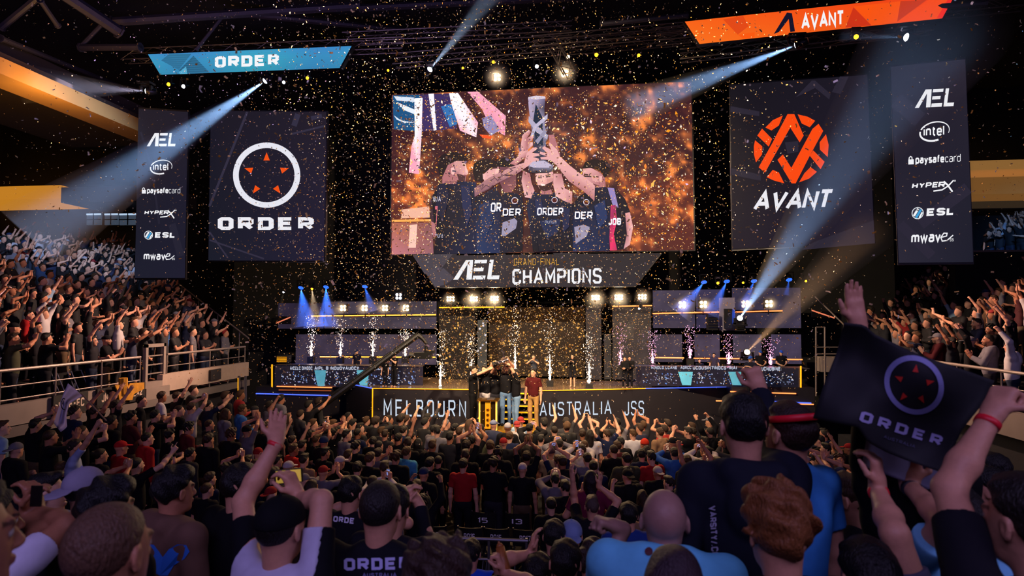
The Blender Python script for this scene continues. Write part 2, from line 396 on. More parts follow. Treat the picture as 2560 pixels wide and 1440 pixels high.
# soffits, concourse strips and windows of the upper level
struct(MB().box((-14.5, 3, 10.1), (-13.6, 18.8, 10.5)).make('trim_5', SOFFIT)); struct(MB().box((-20, 3, 11.0), (-15.0, 22, 11.6)).make('trim_6', mat('brown_soffit', '241a14', 0.8)))
struct(MB().box((-18.5, 3, 10.52), (-14.0, 20, 10.8)).make('trim_13', mat('brown_ledge', '35251a', 0.8)))
area((-12.8, 13.4, 9.2), (-14.2, 14.4, 10.3), 150, (1, .52, .12), .6, 2, 'soffit_light')
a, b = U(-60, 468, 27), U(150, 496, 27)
struct(MB().box((a.x - 2, 27, b.z), (b.x, 29.9, a.z)).make('trim_7', mat('lit_concourse', 'e09a3c', 0.8, emit=0.62, ec='e8982c')))  # own glow stands in for the orange light on the strip
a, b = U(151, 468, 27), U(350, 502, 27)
struct(MB().box((a.x, 27.05, b.z), (b.x + 1, 29.9, a.z)).make('trim_8', mat('dim_concourse', '5a5560', 0.8)))  # fading of the light along the strip put into a dimmer grey
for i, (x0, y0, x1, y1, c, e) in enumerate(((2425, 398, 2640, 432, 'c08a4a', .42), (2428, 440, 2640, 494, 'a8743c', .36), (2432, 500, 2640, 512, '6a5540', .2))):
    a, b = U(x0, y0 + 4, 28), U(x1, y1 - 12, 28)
    struct(MB().box((a.x, 28, b.z), (b.x, 29.9, a.z)).make('trim_%d' % (9 + i), mat('lit_concourse_%d' % i, c, 0.8, emit=e, ec=c)))  # glow of the material stands in for light on these strips
GLASSW = mat('window_light', 'c9dcf5', 0.4, emit=0.9, ec='b8d4f0'); DIMW = mat('window_dim', '4c5868', 0.3, emit=0.25, ec='6c7f98')
for i, (x0, x1) in enumerate(((217, 252), (262, 294), (299, 342))):
    a, b = U(x0, 534, 28), U(x1, 562, 28); t = struct(thing('window_%d' % (i + 1), None, None, (a.x, 28, b.z))); w, h = b.x - a.x, a.z - b.z
    MB().box((0, 0, 0), (w, .08, h)).make('window_glass', DIMW, t); MB().box((0, -.03, h * .86), (w, 0, h)).make('strip_light', GLASSW, t)
    MB().box((0, -.05, h * .42), (w, -.01, h * .5)).box((w * .48, -.05, 0), (w * .52, -.01, h)).make('window_frame', DMETAL, t)

# ------------------------------------------------------------------ displays
def aelogo(cv, x0, y0, x1, y1, col='f2f2f6'):
    f = lambda L: [(x0 + (x1 - x0) * u, y0 + (y1 - y0) * v) for u, v in L]
    cv.polys([f(L) for L in ([(0, 0), (.275, 1), (.36, 1), (.31, .78), (.105, 0)], [(.36, 1), (.43, 1), (.40, 0), (.285, 0), (.31, .78)], [(.47, 1), (.735, 1), (.72, .82), (.455, .82)], [(.45, .6), (.66, .6), (.648, .42), (.438, .42)],
         [(.43, .2), (.7, .2), (.685, 0), (.415, 0)], [(.79, 1), (.875, 1), (.82, .1), (.73, 0)], [(.835, .2), (1, .2), (.985, 0), (.73, 0)])], col)
def emblem(cv, cx, cy, R, ring='e6e6f0', tri='f0500f', rot=0.0, wid=0.17, sy=0.97):
    cv.ring(cx, cy, R * (1 - wid), R, ring, 72, sy); L = []
    for k in range(5):
        t = -math.pi / 2 + 2 * math.pi * k / 5 + rot; u = (math.cos(t), math.sin(t)); w = (-u[1], u[0])
        L.append([(cx + R * (a * u[0] + b * w[0]), cy + R * sy * (a * u[1] + b * w[1])) for a, b in ((.70, 0), (.45, .095), (.45, -.095))])
    cv.polys(L, tri)
def bgpoly(cv, c, cols): cv.grid(lambda u, v: bil(c, u, v), 8, 8, lambda u, v: tuple(sum(w * int(cols[k][i:i + 2], 16) / 255 for k, w in enumerate(((1 - u) * (1 - v), u * (1 - v), u * v, (1 - u) * v))) for i in (0, 2, 4)))
def swoosh(cv, pts, w, col): cv.line(pts, w, col)
def sponsors(cv, x, ys, s, tint='f2f2f6'):
    """the column of sponsor marks; x: centre, ys: centre of each mark, s: scale"""
    g = lambda dx: x + dx * s
    aelogo(cv, g(-36), ys[0] + 16 * s, g(36), ys[0] - 17 * s)
    y = ys[1]; e = lambda a, r, ry, o: (g(o + r * math.cos(a)), y - ry * s * math.sin(a) - .10 * r * math.cos(a) * s)
    L = []
    for a0, a1, t0, t1 in ((-.35, 2.75, 1.2, 2.9), (2.95, 5.0, 2.9, 3.6)):
        n = 26
        for i in range(n):
            p, q = a0 + (a1 - a0) * i / n, a0 + (a1 - a0) * (i + 1) / n; w0, w1 = t0 + (t1 - t0) * i / n, t0 + (t1 - t0) * (i + 1) / n
            L.append([e(p, 28, 18.5, 0), e(q, 28, 18.5, 0), e(q, 28 - w1, 18.5 - w1, 0), e(p, 28 - w0, 18.5 - w0, 0)])
    cv.polys(L, tint); cv.text('intel', g(-20), y + 8 * s, g(18), y - 11 * s, 1.35, tint, gap=1.1)
    y = ys[2]; cv.polys([[(g(-48), y + 6 * s), (g(-38), y + 6 * s), (g(-38), y - 3 * s), (g(-48), y - 3 * s)]] + stroke([(g(-46.5), y - 2 * s), (g(-46.5), y - 6 * s), (g(-44), y - 8.5 * s), (g(-41.5), y - 7 * s), (g(-41), y - 2 * s)], 1.7 * s), tint)
    cv.text('paysafe', g(-35), y + 5.5 * s, g(18), y - 9 * s, 1.7, tint, gap=.8); cv.text('card', g(19.5), y + 5.5 * s, g(48), y - 9 * s, .75, tint, gap=1.1)
    y = ys[3]; cv.text('HYPE', g(-42), y + 4.5 * s, g(6), y - 5.5 * s, 1.8, tint, slant=.16, gap=1.2); cv.text('R', g(6), y + 4.5 * s, g(19), y - 5.5 * s, 1.8, tint, slant=.16)
    cv.polys(stroke([(g(17), y - 6 * s), (g(24), y + 1 * s), (g(33), y + 14 * s)], 3 * s) + stroke([(g(-2), y + 11 * s), (g(14), y + 9.5 * s), (g(25), y + 3 * s), (g(35), y - 7 * s)], 2.4 * s), tint)
    cv.ring(g(37.5), y - 6 * s, .8 * s, 1.6 * s, tint, 12)
    y = ys[4]; cv.disc(g(-31), y, 11 * s, 'e8eef4', 28); cv.disc(g(-31), y, 9.6 * s, '3a3848', 28)
    cv.polys(stroke([(g(-38), y + 5 * s), (g(-30), y - 8 * s)], 4.2 * s), 'f0f4f8'); cv.polys(stroke([(g(-34), y + 8.5 * s), (g(-25), y - 6 * s)], 4.2 * s), '3f9fd8'); cv.polys(stroke([(g(-28), y + 9 * s), (g(-22.5), y - 1 * s)], 3 * s), 'f0f4f8')
    cv.text('ESL', g(-15), y + 6.5 * s, g(36), y - 7.5 * s, 2.1, tint, slant=.06, gap=1.2)
    y = ys[5]; cv.text('mwav', g(-43), y + 7 * s, g(11), y - 13 * s, 1.5, tint, slant=.04, gap=.8)
    cv.polys(stroke([(g(12), y - 1 * s), (g(22), y - 3 * s), (g(23), y - 8 * s), (g(17), y - 8.5 * s), (g(11.5), y - 1 * s), (g(14), y + 6 * s), (g(23), y + 5 * s), (g(34), y - 4 * s)], 2 * s), tint)
    cv.text('S5', g(28), y + 7 * s, g(35), y + 2 * s, 1.1, tint)
def streaks(cv, L, col):
    for pts, w in L: cv.line(pts, w, col)

D = Display('sponsor_banner', 'tall dark sponsor screen at the left, its marks starting with a white slanted A', 'screen', [(347, 272), (470, 280), (462, 695), (337, 695)], (16.2, 16.45, 16.45, 16.2), .1)
bgpoly(D.cv, D.c, ('1c1924', '1d1a26', '1e1d2e', '1d1e2c')); streaks(D.cv, [([(352, 330), (380, 420), (398, 560)], 5), ([(430, 560), (452, 640)], 18)], '252332')
sponsors(D.cv, 403, (350, 418, 478, 532, 588, 643), 1.0); D.done()
D = Display('team_banner', 'large dark screen with white ring, five orange darts and white ORDER lettering', 'screen', [(527, 277), (816, 280), (810, 652), (521, 651)], (17.4, 17.4, 17.4, 17.4), .12)
bgpoly(D.cv, D.c, ('1a1722', '221c26', '211d33', '1a1c28')); cv = D.cv
for pts, w in (([(618, 280), (524, 515)], 6), ([(524, 580), (570, 645)], 4), ([(524, 600), (660, 647)], 4), ([(745, 285), (735, 315)], 14), ([(805, 290), (778, 296)], 10), ([(812, 315), (730, 335)], 5)): cv.line(pts, w, '322e40')
emblem(cv, 667, 438, 84); cv.text('ORDER', 545, 575, 785, 543, 2.3, 'ecebf2', gap=2.0, ty=2.1); D.done()
D = Display('team_banner', 'large dark screen with round orange stripe crest above slanted white AVANT lettering', 'screen', [(1825, 213), (2168, 187), (2186, 604), (1832, 622)], (16.6, 15.9, 15.9, 16.6), .12)
bgpoly(D.cv, D.c, ('16131a', '1e1a26', '221d2c', '1c1624')); cv = D.cv; S3 = lambda L: [(1700 + x * .336, y * .336) for x, y in L]
for L in ([(980, 600), (1005, 600), (1005, 655), (860, 725)], [(1005, 600), (1120, 700), (1110, 740), (1000, 650)], [(1190, 570), (1255, 570), (1195, 700), (1130, 685)], [(375, 790), (590, 830), (590, 865), (375, 835)], [(375, 1250), (600, 1300), (600, 1345), (375, 1300)], [(780, 1060), (880, 1050), (880, 1130), (800, 1145)], [(1000, 1800), (1440, 1640), (1450, 1810), (900, 1860)]): cv.poly(S3(L), '2b2634')
for L in ([(800, 850), (850, 850), (920, 1010), (890, 1060), (820, 950), (632, 1285), (585, 1245), (690, 1060), (720, 1000)], [(830, 1365), (725, 1190), (765, 1150), (828, 1250), (985, 960), (1030, 922), (1065, 975), (960, 1170), (860, 1365)],
          [(635, 950), (690, 895), (765, 860), (735, 935), (680, 972)], [(875, 852), (950, 870), (1005, 900), (965, 948), (905, 920)], [(575, 1010), (610, 958), (685, 1035), (660, 1092)], [(558, 1045), (612, 1090), (610, 1150), (565, 1210), (550, 1150), (549, 1090)],
          [(965, 1160), (990, 1120), (1075, 1205), (1045, 1260)], [(1085, 1000), (1105, 1080), (1098, 1170), (1040, 1115), (1038, 1060)], [(645, 1320), (690, 1265), (735, 1285), (775, 1365), (700, 1345)], [(885, 1358), (925, 1290), (970, 1245), (1018, 1280), (960, 1330)]): cv.poly(S3(L), 'fb4a10')
cv.sl = -.03; cv.x0 = 1980; cv.text('AVANT', 1881, 525, 2074, 476, 1.75, 'ecebf2', slant=.30, gap=.15, ty=1.6); cv.sl = 0
D.done()
D = Display('sponsor_banner', 'tall dark sponsor screen at the right, next to the orange crest screen', 'screen', [(2227, 167), (2413, 148), (2433, 655), (2247, 657)], (14.2, 13.7, 13.7, 14.2), .1)
bgpoly(D.cv, D.c, ('1e1a26', '28232f', '1f1f2c', '2b2836')); streaks(D.cv, [([(2240, 250), (2300, 300)], 40), ([(2300, 560), (2420, 470)], 30), ([(2250, 560), (2330, 640)], 24)], '2b2736')
D.cv.sl = -.05; D.cv.x0 = 2335; sponsors(D.cv, 2336, (246, 329, 400, 463, 531, 596), 1.36); D.done()
D = Display('header_sign', 'blue slanted overhead sign with white ORDER lettering', 'sign', [(370, 136), (879, 115), (849, 170), (401, 187)], (17.3,) * 4, .16)
cv = D.cv; cv.grid(lambda u, v: bil(D.c, u, v), 12, 10, lambda u, v: (.24 - .03 * v, .60 - .08 * abs(v - .4) - .05 * math.sin(u * 9), .78 - .08 * v)); S1 = lambda L: [(x * .336, y * .336) for x, y in L]
for L, c in (([(1200, 450), (1260, 400), (1425, 400), (1330, 520)], '2f6f96'), ([(1330, 525), (1440, 415), (1395, 550)], '2a5f80'), ([(1440, 415), (1560, 540), (1395, 548)], '2b6488'), ([(1330, 540), (1385, 495), (1395, 550), (1340, 552)], '58acd0')): cv.poly(S1(L), c)
for k in range(10): a = bil(D.c, .01, .06 + k * .1); b = bil(D.c, .985, .06 + k * .1); cv.line([a, b], .5, '3a8fbb')
cv.sl = -.036; cv.x0 = 618; cv.text('ORDER', 538, 167, 698, 139, 2.3, 'f4f6fa', gap=1.5, ty=2.1); D.done()
D = Display('header_sign', 'long orange slanted overhead sign with a dark A mark and white AVANT lettering', 'sign', [(1712, 54), (2388, -18), (2355, 46), (1749, 110)], (15.2, 14.3, 14.3, 15.2), .16)
cv = D.cv; bgpoly(cv, D.c, ('f9641a', 'ee3a12', 'ee4a14', 'f9701e'))
for L, c in (([(320, 145), (470, 118), (510, 195), (430, 258)], 'e34a18'), ([(430, 258), (555, 240), (555, 278), (470, 290)], 'fb5a12'), ([(1290, 55), (1425, 190), (1230, 205)], 'cf3418'), ([(1290, 50), (1640, 10), (1615, 160), (1430, 190)], 'fa5512'), ([(1640, 10), (1835, 0), (1615, 162)], 'c93a1c'), ([(1850, 0), (2025, 0), (1950, 137), (1620, 162)], 'f84c14'), ([(1990, 0), (2025, 0), (1950, 137), (1910, 135)], 'f02a1c')): cv.poly(S3(L), c)
for L in ([(697, 255), (795, 95), (815, 135), (735, 240)], [(795, 95), (832, 100), (855, 235), (820, 240), (808, 140)]): cv.poly(S3(L), '15142a')
cv.sl = -.105; cv.x0 = 2057; cv.text('AVANT', 2003, 70, 2110, 31, 1.7, 'f4f4f6', slant=.0, gap=.6); D.done()

# the main screen
D = Display('main_screen', 'huge central screen showing players in black shirts lifting a silver trophy amid gold confetti', 'screen', [(980, 237), (1728, 204), (1735, 625), (978, 636)], (19.6, 19.4, 19.4, 19.6), .25)
cv = D.cv; c = D.c; S = lambda L: [(970 + x * .3681, 200 + y * .3681) for x, y in L]
rs = random.Random(5)
_ng = np.random.default_rng(4); _OC = [(_ng.uniform(0, 1, (40, 70)), f, a) for f, a in ((9, .40), (26, .38), (60, .32))]
def vnoise(u, v):
    o = 0
    for A, f, a in _OC:
        x, y = u * f * 1.2, v * f * .7; i, j = int(x), int(y); p, q = x - i, y - j; p = p * p * (3 - 2 * p); q = q * q * (3 - 2 * q); i %= 69; j %= 39
        o += a * ((A[j, i] * (1 - p) + A[j, i + 1] * p) * (1 - q) + (A[j + 1, i] * (1 - p) + A[j + 1, i + 1] * p) * q)
    return o
def bgc(u, v):
    k = max(0, vnoise(u, v) - .48) * 2.6; k = min(1, k * k * 1.1); g = .10 * (v > .55) * (u > .75) + .10 * (u < .12) * (v > .5)
    return (min(1, .22 + .70 * k + g), min(1, .105 + .40 * k + g * .3), min(1, .125 + .12 * k))
cv.grid(lambda u, v: bil(c, u, v), 150, 84, bgc)
PK, WH = 'e89ab0', 'efe9ee'
for L, k in (([(32, 105), (215, 100), (230, 350), (40, 335)], '1b4d78'), ([(215, 100), (420, 92), (470, 330), (230, 350)], '3a2b58'), ([(40, 110), (180, 120), (180, 150), (60, 140)], 'c9d4e4'), ([(60, 150), (190, 205), (185, 235), (110, 205)], 'd8dfea'), ([(40, 240), (110, 290), (180, 290), (60, 270)], 'cfd8e6'),
             ([(360, 180), (440, 160), (470, 300), (420, 320)], '2f6aa8'), ([(275, 95), (312, 93), (330, 340), (310, 345)], 'e6e2ea'), ([(415, 90), (475, 88), (612, 290), (600, 390), (490, 345), (430, 160)], [WH, WH, PK, 'f0d8e2', PK, WH]), ([(540, 82), (612, 80), (800, 245), (795, 378), (700, 330), (640, 200)], [PK, PK, 'f0a0b8', 'dd8aa4', PK, PK]),
             ([(180, 125), (236, 122), (228, 400), (212, 640), (142, 630), (160, 450), (182, 380)], [WH, WH, WH, PK, PK, PK, WH]), ([(640, 260), (700, 240), (760, 340), (700, 380), (650, 320)], '8a7fa8'), ([(620, 370), (705, 380), (700, 402), (640, 392)], 'f05020'),
             ([(27, 950), (300, 945), (300, 960), (27, 965)], 'f0a050'), ([(27, 968), (300, 970), (310, 1180), (27, 1186)], ['a86048', '7a4a50', '8a5860', 'b87078']), ([(150, 985), (200, 980), (190, 1140), (140, 1140)], 'e8b8a8'), ([(90, 880), (280, 860), (285, 935), (95, 940)], 'e0a890')): cv.poly(S(L), k)
FL = ('f0902a', 'ffb648', 'd8701c', 'ffd890', 'b0501c', 'fff0d8', 'e8a050', '7a2c18')
def flecks(n, x0, y0, x1, y1, cols, s0, s1):
    for g in range(3):
        cv.k += 1
        for _ in range(n // 3):
            x, y, a, l, w = rs.uniform(x0, x1), rs.uniform(y0, y1), rs.uniform(0, 6.3), rs.uniform(s0, s1), rs.uniform(.25, .6)
            p = lambda q, r: (x + l * (q * math.cos(a) - r * w * math.sin(a)), y + l * (q * math.sin(a) + r * w * math.cos(a)))
            X = S([p(-1, -.4), p(.1, -1), p(1, .3), p(-.2, .9)]); cv.poly(X, rs.choice(cols), cv.k)
edge = lambda: None
flecks(1500, 60, 130, 2040, 1130, FL, 3, 9); flecks(330, 60, 420, 900, 1000, FL, 4, 11); flecks(420, 1100, 130, 2030, 1100, FL, 4, 13); flecks(70, 240, 130, 2030, 1100, ('e8c8d8', 'd8b8e0', 'ffe0c8', 'f4e6ee'), 6, 15); flecks(40, 1150, 120, 2030, 900, ('f0901e', 'e88030', 'ffb050'), 12, 22)
flecks(220, 60, 130, 800, 360, ('201830', '30203a', 'f0902a'), 3, 7)
_po = cv.poly
def _dk(h): r, g, b = (int(h[i:i + 2], 16) for i in (0, 2, 4)); k = .66 if b > 1.25 * r and b < 0x98 else 1; return '%02x%02x%02x' % (int(r * k), int(g * k), int(b * k))
cv.poly = lambda pts, col, *a, **q: _po(pts, [_dk(c_) for c_ in col] if isinstance(col, list) else _dk(col), *a, **q)
SK, SKD, NV, NVD, HR = 'd89c9c', 'a8686c', '1c2344', '12142a', '1c1218'
for L, k in (
    # player at the right edge of the group, seen from behind
    ([(1450, 730), (1540, 735), (1610, 810), (1645, 900), (1610, 1150), (1480, 1160)], '1b1830'), ([(1490, 732), (1535, 737), (1565, 870), (1525, 850)], '8a7ab0'), ([(1510, 855), (1545, 850), (1555, 960), (1532, 1050), (1556, 1157), (1508, 1159), (1500, 1000)], ['c02c5c', '8a2858', 'd0305c', 'e02c60', 'b02858', 'd83060', 'a02450']), ([(1610, 905), (1642, 900), (1664, 1000), (1642, 1120), (1600, 1150), (1622, 1050)], ['c08088', SK, SK, SK, 'c89098', SKD]),
    # player with glasses
    ([(1325, 600), (1380, 600), (1440, 630), (1472, 660), (1480, 735), (1400, 735), (1320, 690), (1322, 640)], ['c88c84', SK, SKD, SKD, 'a06468', 'b07478', SKD, SK]), ([(1320, 605), (1338, 560), (1400, 540), (1480, 548), (1512, 585), (1498, 650), (1470, 665), (1440, 618), (1380, 598)], HR), ([(1320, 650), (1430, 658), (1430, 664), (1320, 660)], '201418'), ([(1435, 655), (1455, 655), (1450, 700), (1435, 690)], 'e0a8a4'), ([(1340, 690), (1440, 720), (1400, 735), (1330, 700)], '6a3c40'),
    ([(1395, 735), (1480, 728), (1502, 790), (1512, 860), (1500, 1160), (1255, 1166), (1250, 850), (1300, 790)], ['26305c', '20284c', NV, NV, '1c3060', '28407c', NVD, NVD]), ([(1265, 1000), (1330, 985), (1370, 1000), (1350, 1060), (1275, 1115)], '9088a0'),
    # player in a cap, in shade
    ([(760, 590), (872, 585), (872, 720), (842, 765), (790, 765), (762, 700)], ['6a3c48', '5a3440', '7a4850', '8a5458', '7a4650', '6a3c48']), ([(733, 590), (758, 540), (800, 528), (852, 545), (872, 585), (800, 596)], '171018'), ([(752, 790), (800, 768), (862, 768), (912, 790), (922, 860), (916, 1170), (758, 1176)], [NV, '202444', '282c50', NV, NVD, NVD, NV]), ([(780, 970), (860, 940), (880, 960), (870, 1010), (800, 1060), (772, 1060)], '8f88a2'),
    # player behind the tattooed arm
    ([(640, 640), (700, 590), (752, 590), (758, 625), (720, 690), (660, 700)], SK), ([(578, 625), (586, 572), (622, 545), (690, 538), (745, 556), (752, 592), (700, 600), (655, 640), (640, 690), (596, 690)], HR), ([(645, 640), (665, 640), (662, 680), (648, 676)], 'e0a8a4'), ([(590, 800), (640, 785), (732, 728), (762, 780), (762, 1176), (604, 1180)], [NVD, NV, '243058', NV, '203870', '2a4a88']),
    # player at the left, seen from behind
    ([(372, 570), (420, 548), (490, 545), (530, 560), (538, 605), (549, 640), (532, 655), (528, 692), (480, 712), (372, 706)], ['a86c70', SKD, SK, SK, SK, 'e0a8a0', SK, SKD, SKD, SKD]), ([(342, 600), (350, 530), (385, 502), (450, 493), (512, 505), (538, 535), (526, 556), (470, 552), (410, 580), (374, 660), (350, 640)], HR), ([(470, 640), (500, 645), (530, 655), (524, 694), (486, 694)], '4a2a30'), ([(430, 600), (452, 596), (462, 620), (446, 650), (434, 640)], 'e8b0ac'),
    ([(300, 800), (345, 716), (400, 702), (500, 690), (602, 700), (595, 790), (602, 1000), (606, 1181), (312, 1183), (326, 1090), (300, 960)], ['161428', '1c1c38', NV, '222c54', '2a3c70', NV, '1e2c5c', '1c2c60', '141428', '141428', '121224']), ([(288, 850), (300, 800), (326, 1090), (300, 1000)], '3a2430'), ([(295, 960), (322, 975), (335, 1070), (312, 1070)], SKD),
    # player in the middle under the trophy
    ([(1040, 745), (1110, 745), (1120, 790), (1035, 790)], SKD), ([(1003, 640), (1122, 625), (1128, 690), (1104, 745), (1062, 758), (1030, 742), (1005, 690)], ['e4aca4', SK, SKD, 'b47c78', 'c08880', 'd89c94', 'e8b4ac']), ([(1020, 715), (1050, 722), (1075, 712), (1122, 690), (1104, 748), (1062, 760), (1032, 744)], '3a2226'), ([(1036, 706), (1066, 712), (1070, 720), (1046, 724)], 'f0d8d0'), ([(1020, 664), (1046, 664), (1046, 671), (1020, 671)], '2a1a1e'), ([(1074, 658), (1104, 655), (1104, 662), (1074, 666)], '2a1a1e'), ([(1054, 668), (1064, 668), (1072, 698), (1050, 700)], 'e8b0a4'),
    ([(940, 860), (962, 800), (990, 760), (1040, 780), (1110, 780), (1145, 752), (1180, 800), (1252, 846), (1256, 1166), (986, 1170), (960, 960)], [NV, '243058', '2a3868', NV, '20284c', '2a3464', '243058', NV, NVD, NVD, '243464']), ([(1030, 960), (1180, 940), (1150, 1040), (1080, 1080)], '22386c'),
    ([(1126, 640), (1180, 640), (1202, 740), (1252, 762), (1250, 846), (1190, 822), (1140, 792), (1124, 720)], [SK, SKD, SK, SK, SKD, SK, 'e8b4b0', SK]), ([(908, 690), (920, 620), (966, 640), (976, 700), (997, 755), (972, 805), (932, 800)], [SK, SKD, SKD, 'b87c80', SK, SK, 'e8b0b0']),
    # trophy
    ([(953, 130), (1070, 128), (1064, 200), (1066, 300), (1078, 400), (1066, 545), (996, 545), (986, 400), (970, 300), (958, 200)], ['b0a0bc', '6a6080', '54506c', '8a84a0', '7a7694', '4a4a66', '3a3a54', '504a68', '8a809c', 'a898b4']), ([(955, 122), (1010, 113), (1068, 118), (1072, 132), (1010, 140), (953, 134)], 'c8bccc'), ([(1005, 170), (1050, 260), (1056, 450), (1010, 450), (985, 300)], '1c3454'), ([(958, 250), (1030, 330), (1088, 380), (1084, 410), (1010, 360), (956, 290)], 'a49cb4'), ([(1086, 235), (1084, 270), (1010, 330), (975, 420), (960, 415), (990, 320)], 'b0a8c0'), ([(1000, 420), (1086, 320), (1088, 345), (1020, 440)], '8a849c'),
    ([(960, 560), (1000, 545), (1066, 545), (1116, 582), (1130, 615), (1090, 636), (990, 639), (955, 628)], ['9a90ac', '5a5470', '4a4660', '8a84a0', '26222e', '1a1620', '1e1a24', '302a38']), ([(970, 560), (1060, 552), (1110, 582), (1100, 600), (990, 600), (962, 590)], 'b4a8c0'),
    # raised arms and hands
    ([(828, 572), (880, 530), (905, 470), (950, 470), (960, 505), (900, 560), (868, 585)], [SKD, SK, SK, SK, SKD, SKD, SKD]), ([(905, 445), (915, 380), (958, 344), (974, 358), (945, 402), (985, 378), (992, 395), (960, 430), (984, 428), (986, 450), (945, 484), (905, 490)], [SK, SK, 'f0c0bc', SKD, SKD, 'f0c0bc', SK, SKD, 'f0c0bc', SK, SKD, SK]),
    ([(590, 740), (690, 668), (850, 590), (925, 568), (952, 590), (880, 640), (770, 692), (592, 798)], ['9a6870', 'a87478', 'a06c74', SK, SK, '9a646c', '906068', '805460']), ([(925, 572), (945, 500), (985, 465), (1010, 462), (1012, 475), (980, 500), (1028, 505), (1030, 520), (985, 528), (1028, 540), (1022, 555), (985, 560), (952, 592)], SK),
    ([(1090, 380), (1128, 378), (1150, 440), (1172, 520), (1130, 510), (1100, 430)], SKD), ([(1100, 540), (1162, 518), (1240, 590), (1332, 660), (1405, 722), (1402, 826), (1330, 762), (1230, 692), (1142, 582)], [SK, 'e8b4b0', SK, SK, SK, SKD, SKD, 'b87c80', SK]), ([(1048, 468), (1062, 455), (1110, 480), (1092, 440), (1100, 430), (1150, 480), (1168, 525), (1140, 575), (1100, 548), (1040, 545), (1036, 530), (1085, 525), (1032, 508), (1034, 492), (1085, 505)], SK)):
    cv.poly(S(L), k)
for L, k in (([(505, 560), (532, 566), (534, 572), (506, 568)], '2a161a'), ([(512, 580), (528, 582), (526, 589), (513, 588)], '1e1014'), ([(528, 585), (549, 625), (546, 640), (530, 632)], 'eab4ac'), ([(452, 560), (500, 556), (505, 600), (470, 630)], 'c88e8c'), ([(520, 648), (540, 650), (536, 660), (520, 658)], '8a4a50'), ([(395, 690), (470, 690), (470, 712), (380, 712)], '8e585c'),
             ([(700, 600), (745, 596), (748, 606), (704, 610)], '3a2024'), ([(735, 606), (756, 612), (750, 640), (730, 640)], 'e8b2ac'), ([(1330, 640), (1360, 646), (1358, 654), (1332, 650)], '2a181c'), ([(1324, 660), (1336, 690), (1326, 700), (1316, 692)], 'd49a96'), ([(1380, 660), (1430, 668), (1430, 700), (1390, 690)], 'd49694'), ([(1470, 560), (1512, 580), (1505, 605), (1480, 590)], '3a2830'),
             ([(1012, 680), (1040, 684), (1040, 700), (1014, 704)], 'd8a09a'), ([(1080, 678), (1118, 672), (1112, 700), (1084, 704)], 'c48884'), ([(1022, 656), (1048, 655), (1048, 661), (1022, 662)], '3a2024'), ([(1072, 650), (1106, 646), (1106, 652), (1072, 657)], '3a2024'), ([(800, 650), (850, 648), (850, 656), (800, 658)], '3a2028'), ([(815, 715), (845, 714), (842, 724), (818, 724)], 'a86870')): cv.poly(S(L), k)
for L, k in (([(345, 716), (400, 704), (420, 800), (380, 960), (330, 880)], '24284c'), ([(500, 720), (560, 730), (575, 900), (540, 1000), (510, 860)], '2a386c'), ([(620, 860), (690, 820), (720, 960), (660, 1080)], '26427c'), ([(1000, 820), (1040, 800), (1060, 900), (1010, 930)], '303c70'), ([(1180, 860), (1236, 880), (1230, 1000), (1190, 1040)], '2a3464'), ([(1400, 860), (1470, 820), (1490, 940), (1430, 1020)], '2c4684'), ([(1015, 1080), (1080, 1090), (1150, 1060), (1120, 1160), (1030, 1165)], '181a34')): cv.poly(S(L), k)
for pts in ([(620, 730), (650, 715), (640, 750), (670, 720), (700, 735)], [(700, 690), (730, 670), (750, 690), (780, 650), (770, 640)], [(780, 660), (820, 640), (850, 620), (830, 610), (870, 600)], [(640, 770), (690, 745), (720, 720)]): cv.line(S(pts), 2.2, '5a3c48')
st = lambda tx, x0, y0, x1, y1, t=1.5, sl=.06, co='e8e4ee': (setattr(cv, 'sl', 0), cv.text(tx, *S([(x0, y1)])[0], *S([(x1, y0)])[0], t, co, slant=sl, gap=1.1))
st('OR', 702, 838, 772, 902); st('DER', 782, 878, 904, 926); st('ORDER', 1015, 872, 1190, 924); st('DER', 1268, 898, 1388, 948); st('JOB', 1496, 942, 1580, 990, 2); st('7', 326, 862, 344, 1008, 1.2, 0, 'd86878')
st('W/A', 312, 795, 366, 832, 1.2, 0, 'c8c0d0'); st('mura', 328, 1040, 380, 1075, .9, 0, 'a8a4b8'); st('munium', 1068, 952, 1146, 980, .7, 0, 'a8a8c0')
for x, y, r in ((865, 825, 22), (1133, 822, 20), (1347, 836, 20)): X = S([(x, y)])[0]; cv.disc(*X, r * .34, '4a1418'); cv.ring(*X, r * .3, r * .38, 'c8c0d0', 24)
flecks(260, 320, 520, 1640, 1130, ('f0a040', 'ffc060', '2a1620', 'e89840'), 2, 6)
cv.make('picture', D.o, attr_mat('led_bright')); MATS['led_bright'].node_tree.nodes['Principled BSDF'].inputs['Emission Strength'].default_value = 1.25
# the name board under it
D = Display('name_board', 'dark slanted board under the main screen reading GRAND FINAL CHAMPIONS', 'sign', [(1040, 640), (1652, 633), (1586, 716), (1090, 719)], (19.4,) * 4, .2)
cv = D.cv; bgpoly(cv, D.c, ('332d35', '2b262b', '2f2a31', '2d2830'))
for L, k in (([(165, 1185), (440, 1182), (360, 1290), (250, 1320)], '46404a'), ([(250, 1300), (360, 1260), (450, 1345), (390, 1390), (320, 1405)], '4a4450'), ([(440, 1182), (470, 1182), (420, 1260), (360, 1285)], '2c2830'), ([(1120, 1175), (1280, 1172), (1330, 1280), (1320, 1400), (1250, 1400)], '2e2a30'), ([(740, 1180), (800, 1180), (790, 1400), (720, 1400)], '302c34')): cv.poly(S(L), k)
cv.sl = -.012; cv.x0 = 1340
aelogo(cv, 1133, 697, 1249, 648); cv.text('GRAND-FINAL', 1285, 663, 1398, 646, .75, 'e8a830', gap=2.2); cv.text('CHAMPIONS', 1281, 711, 1504, 672, 1.75, 'f2f2f6', gap=1.35, ty=1.25); D.done()
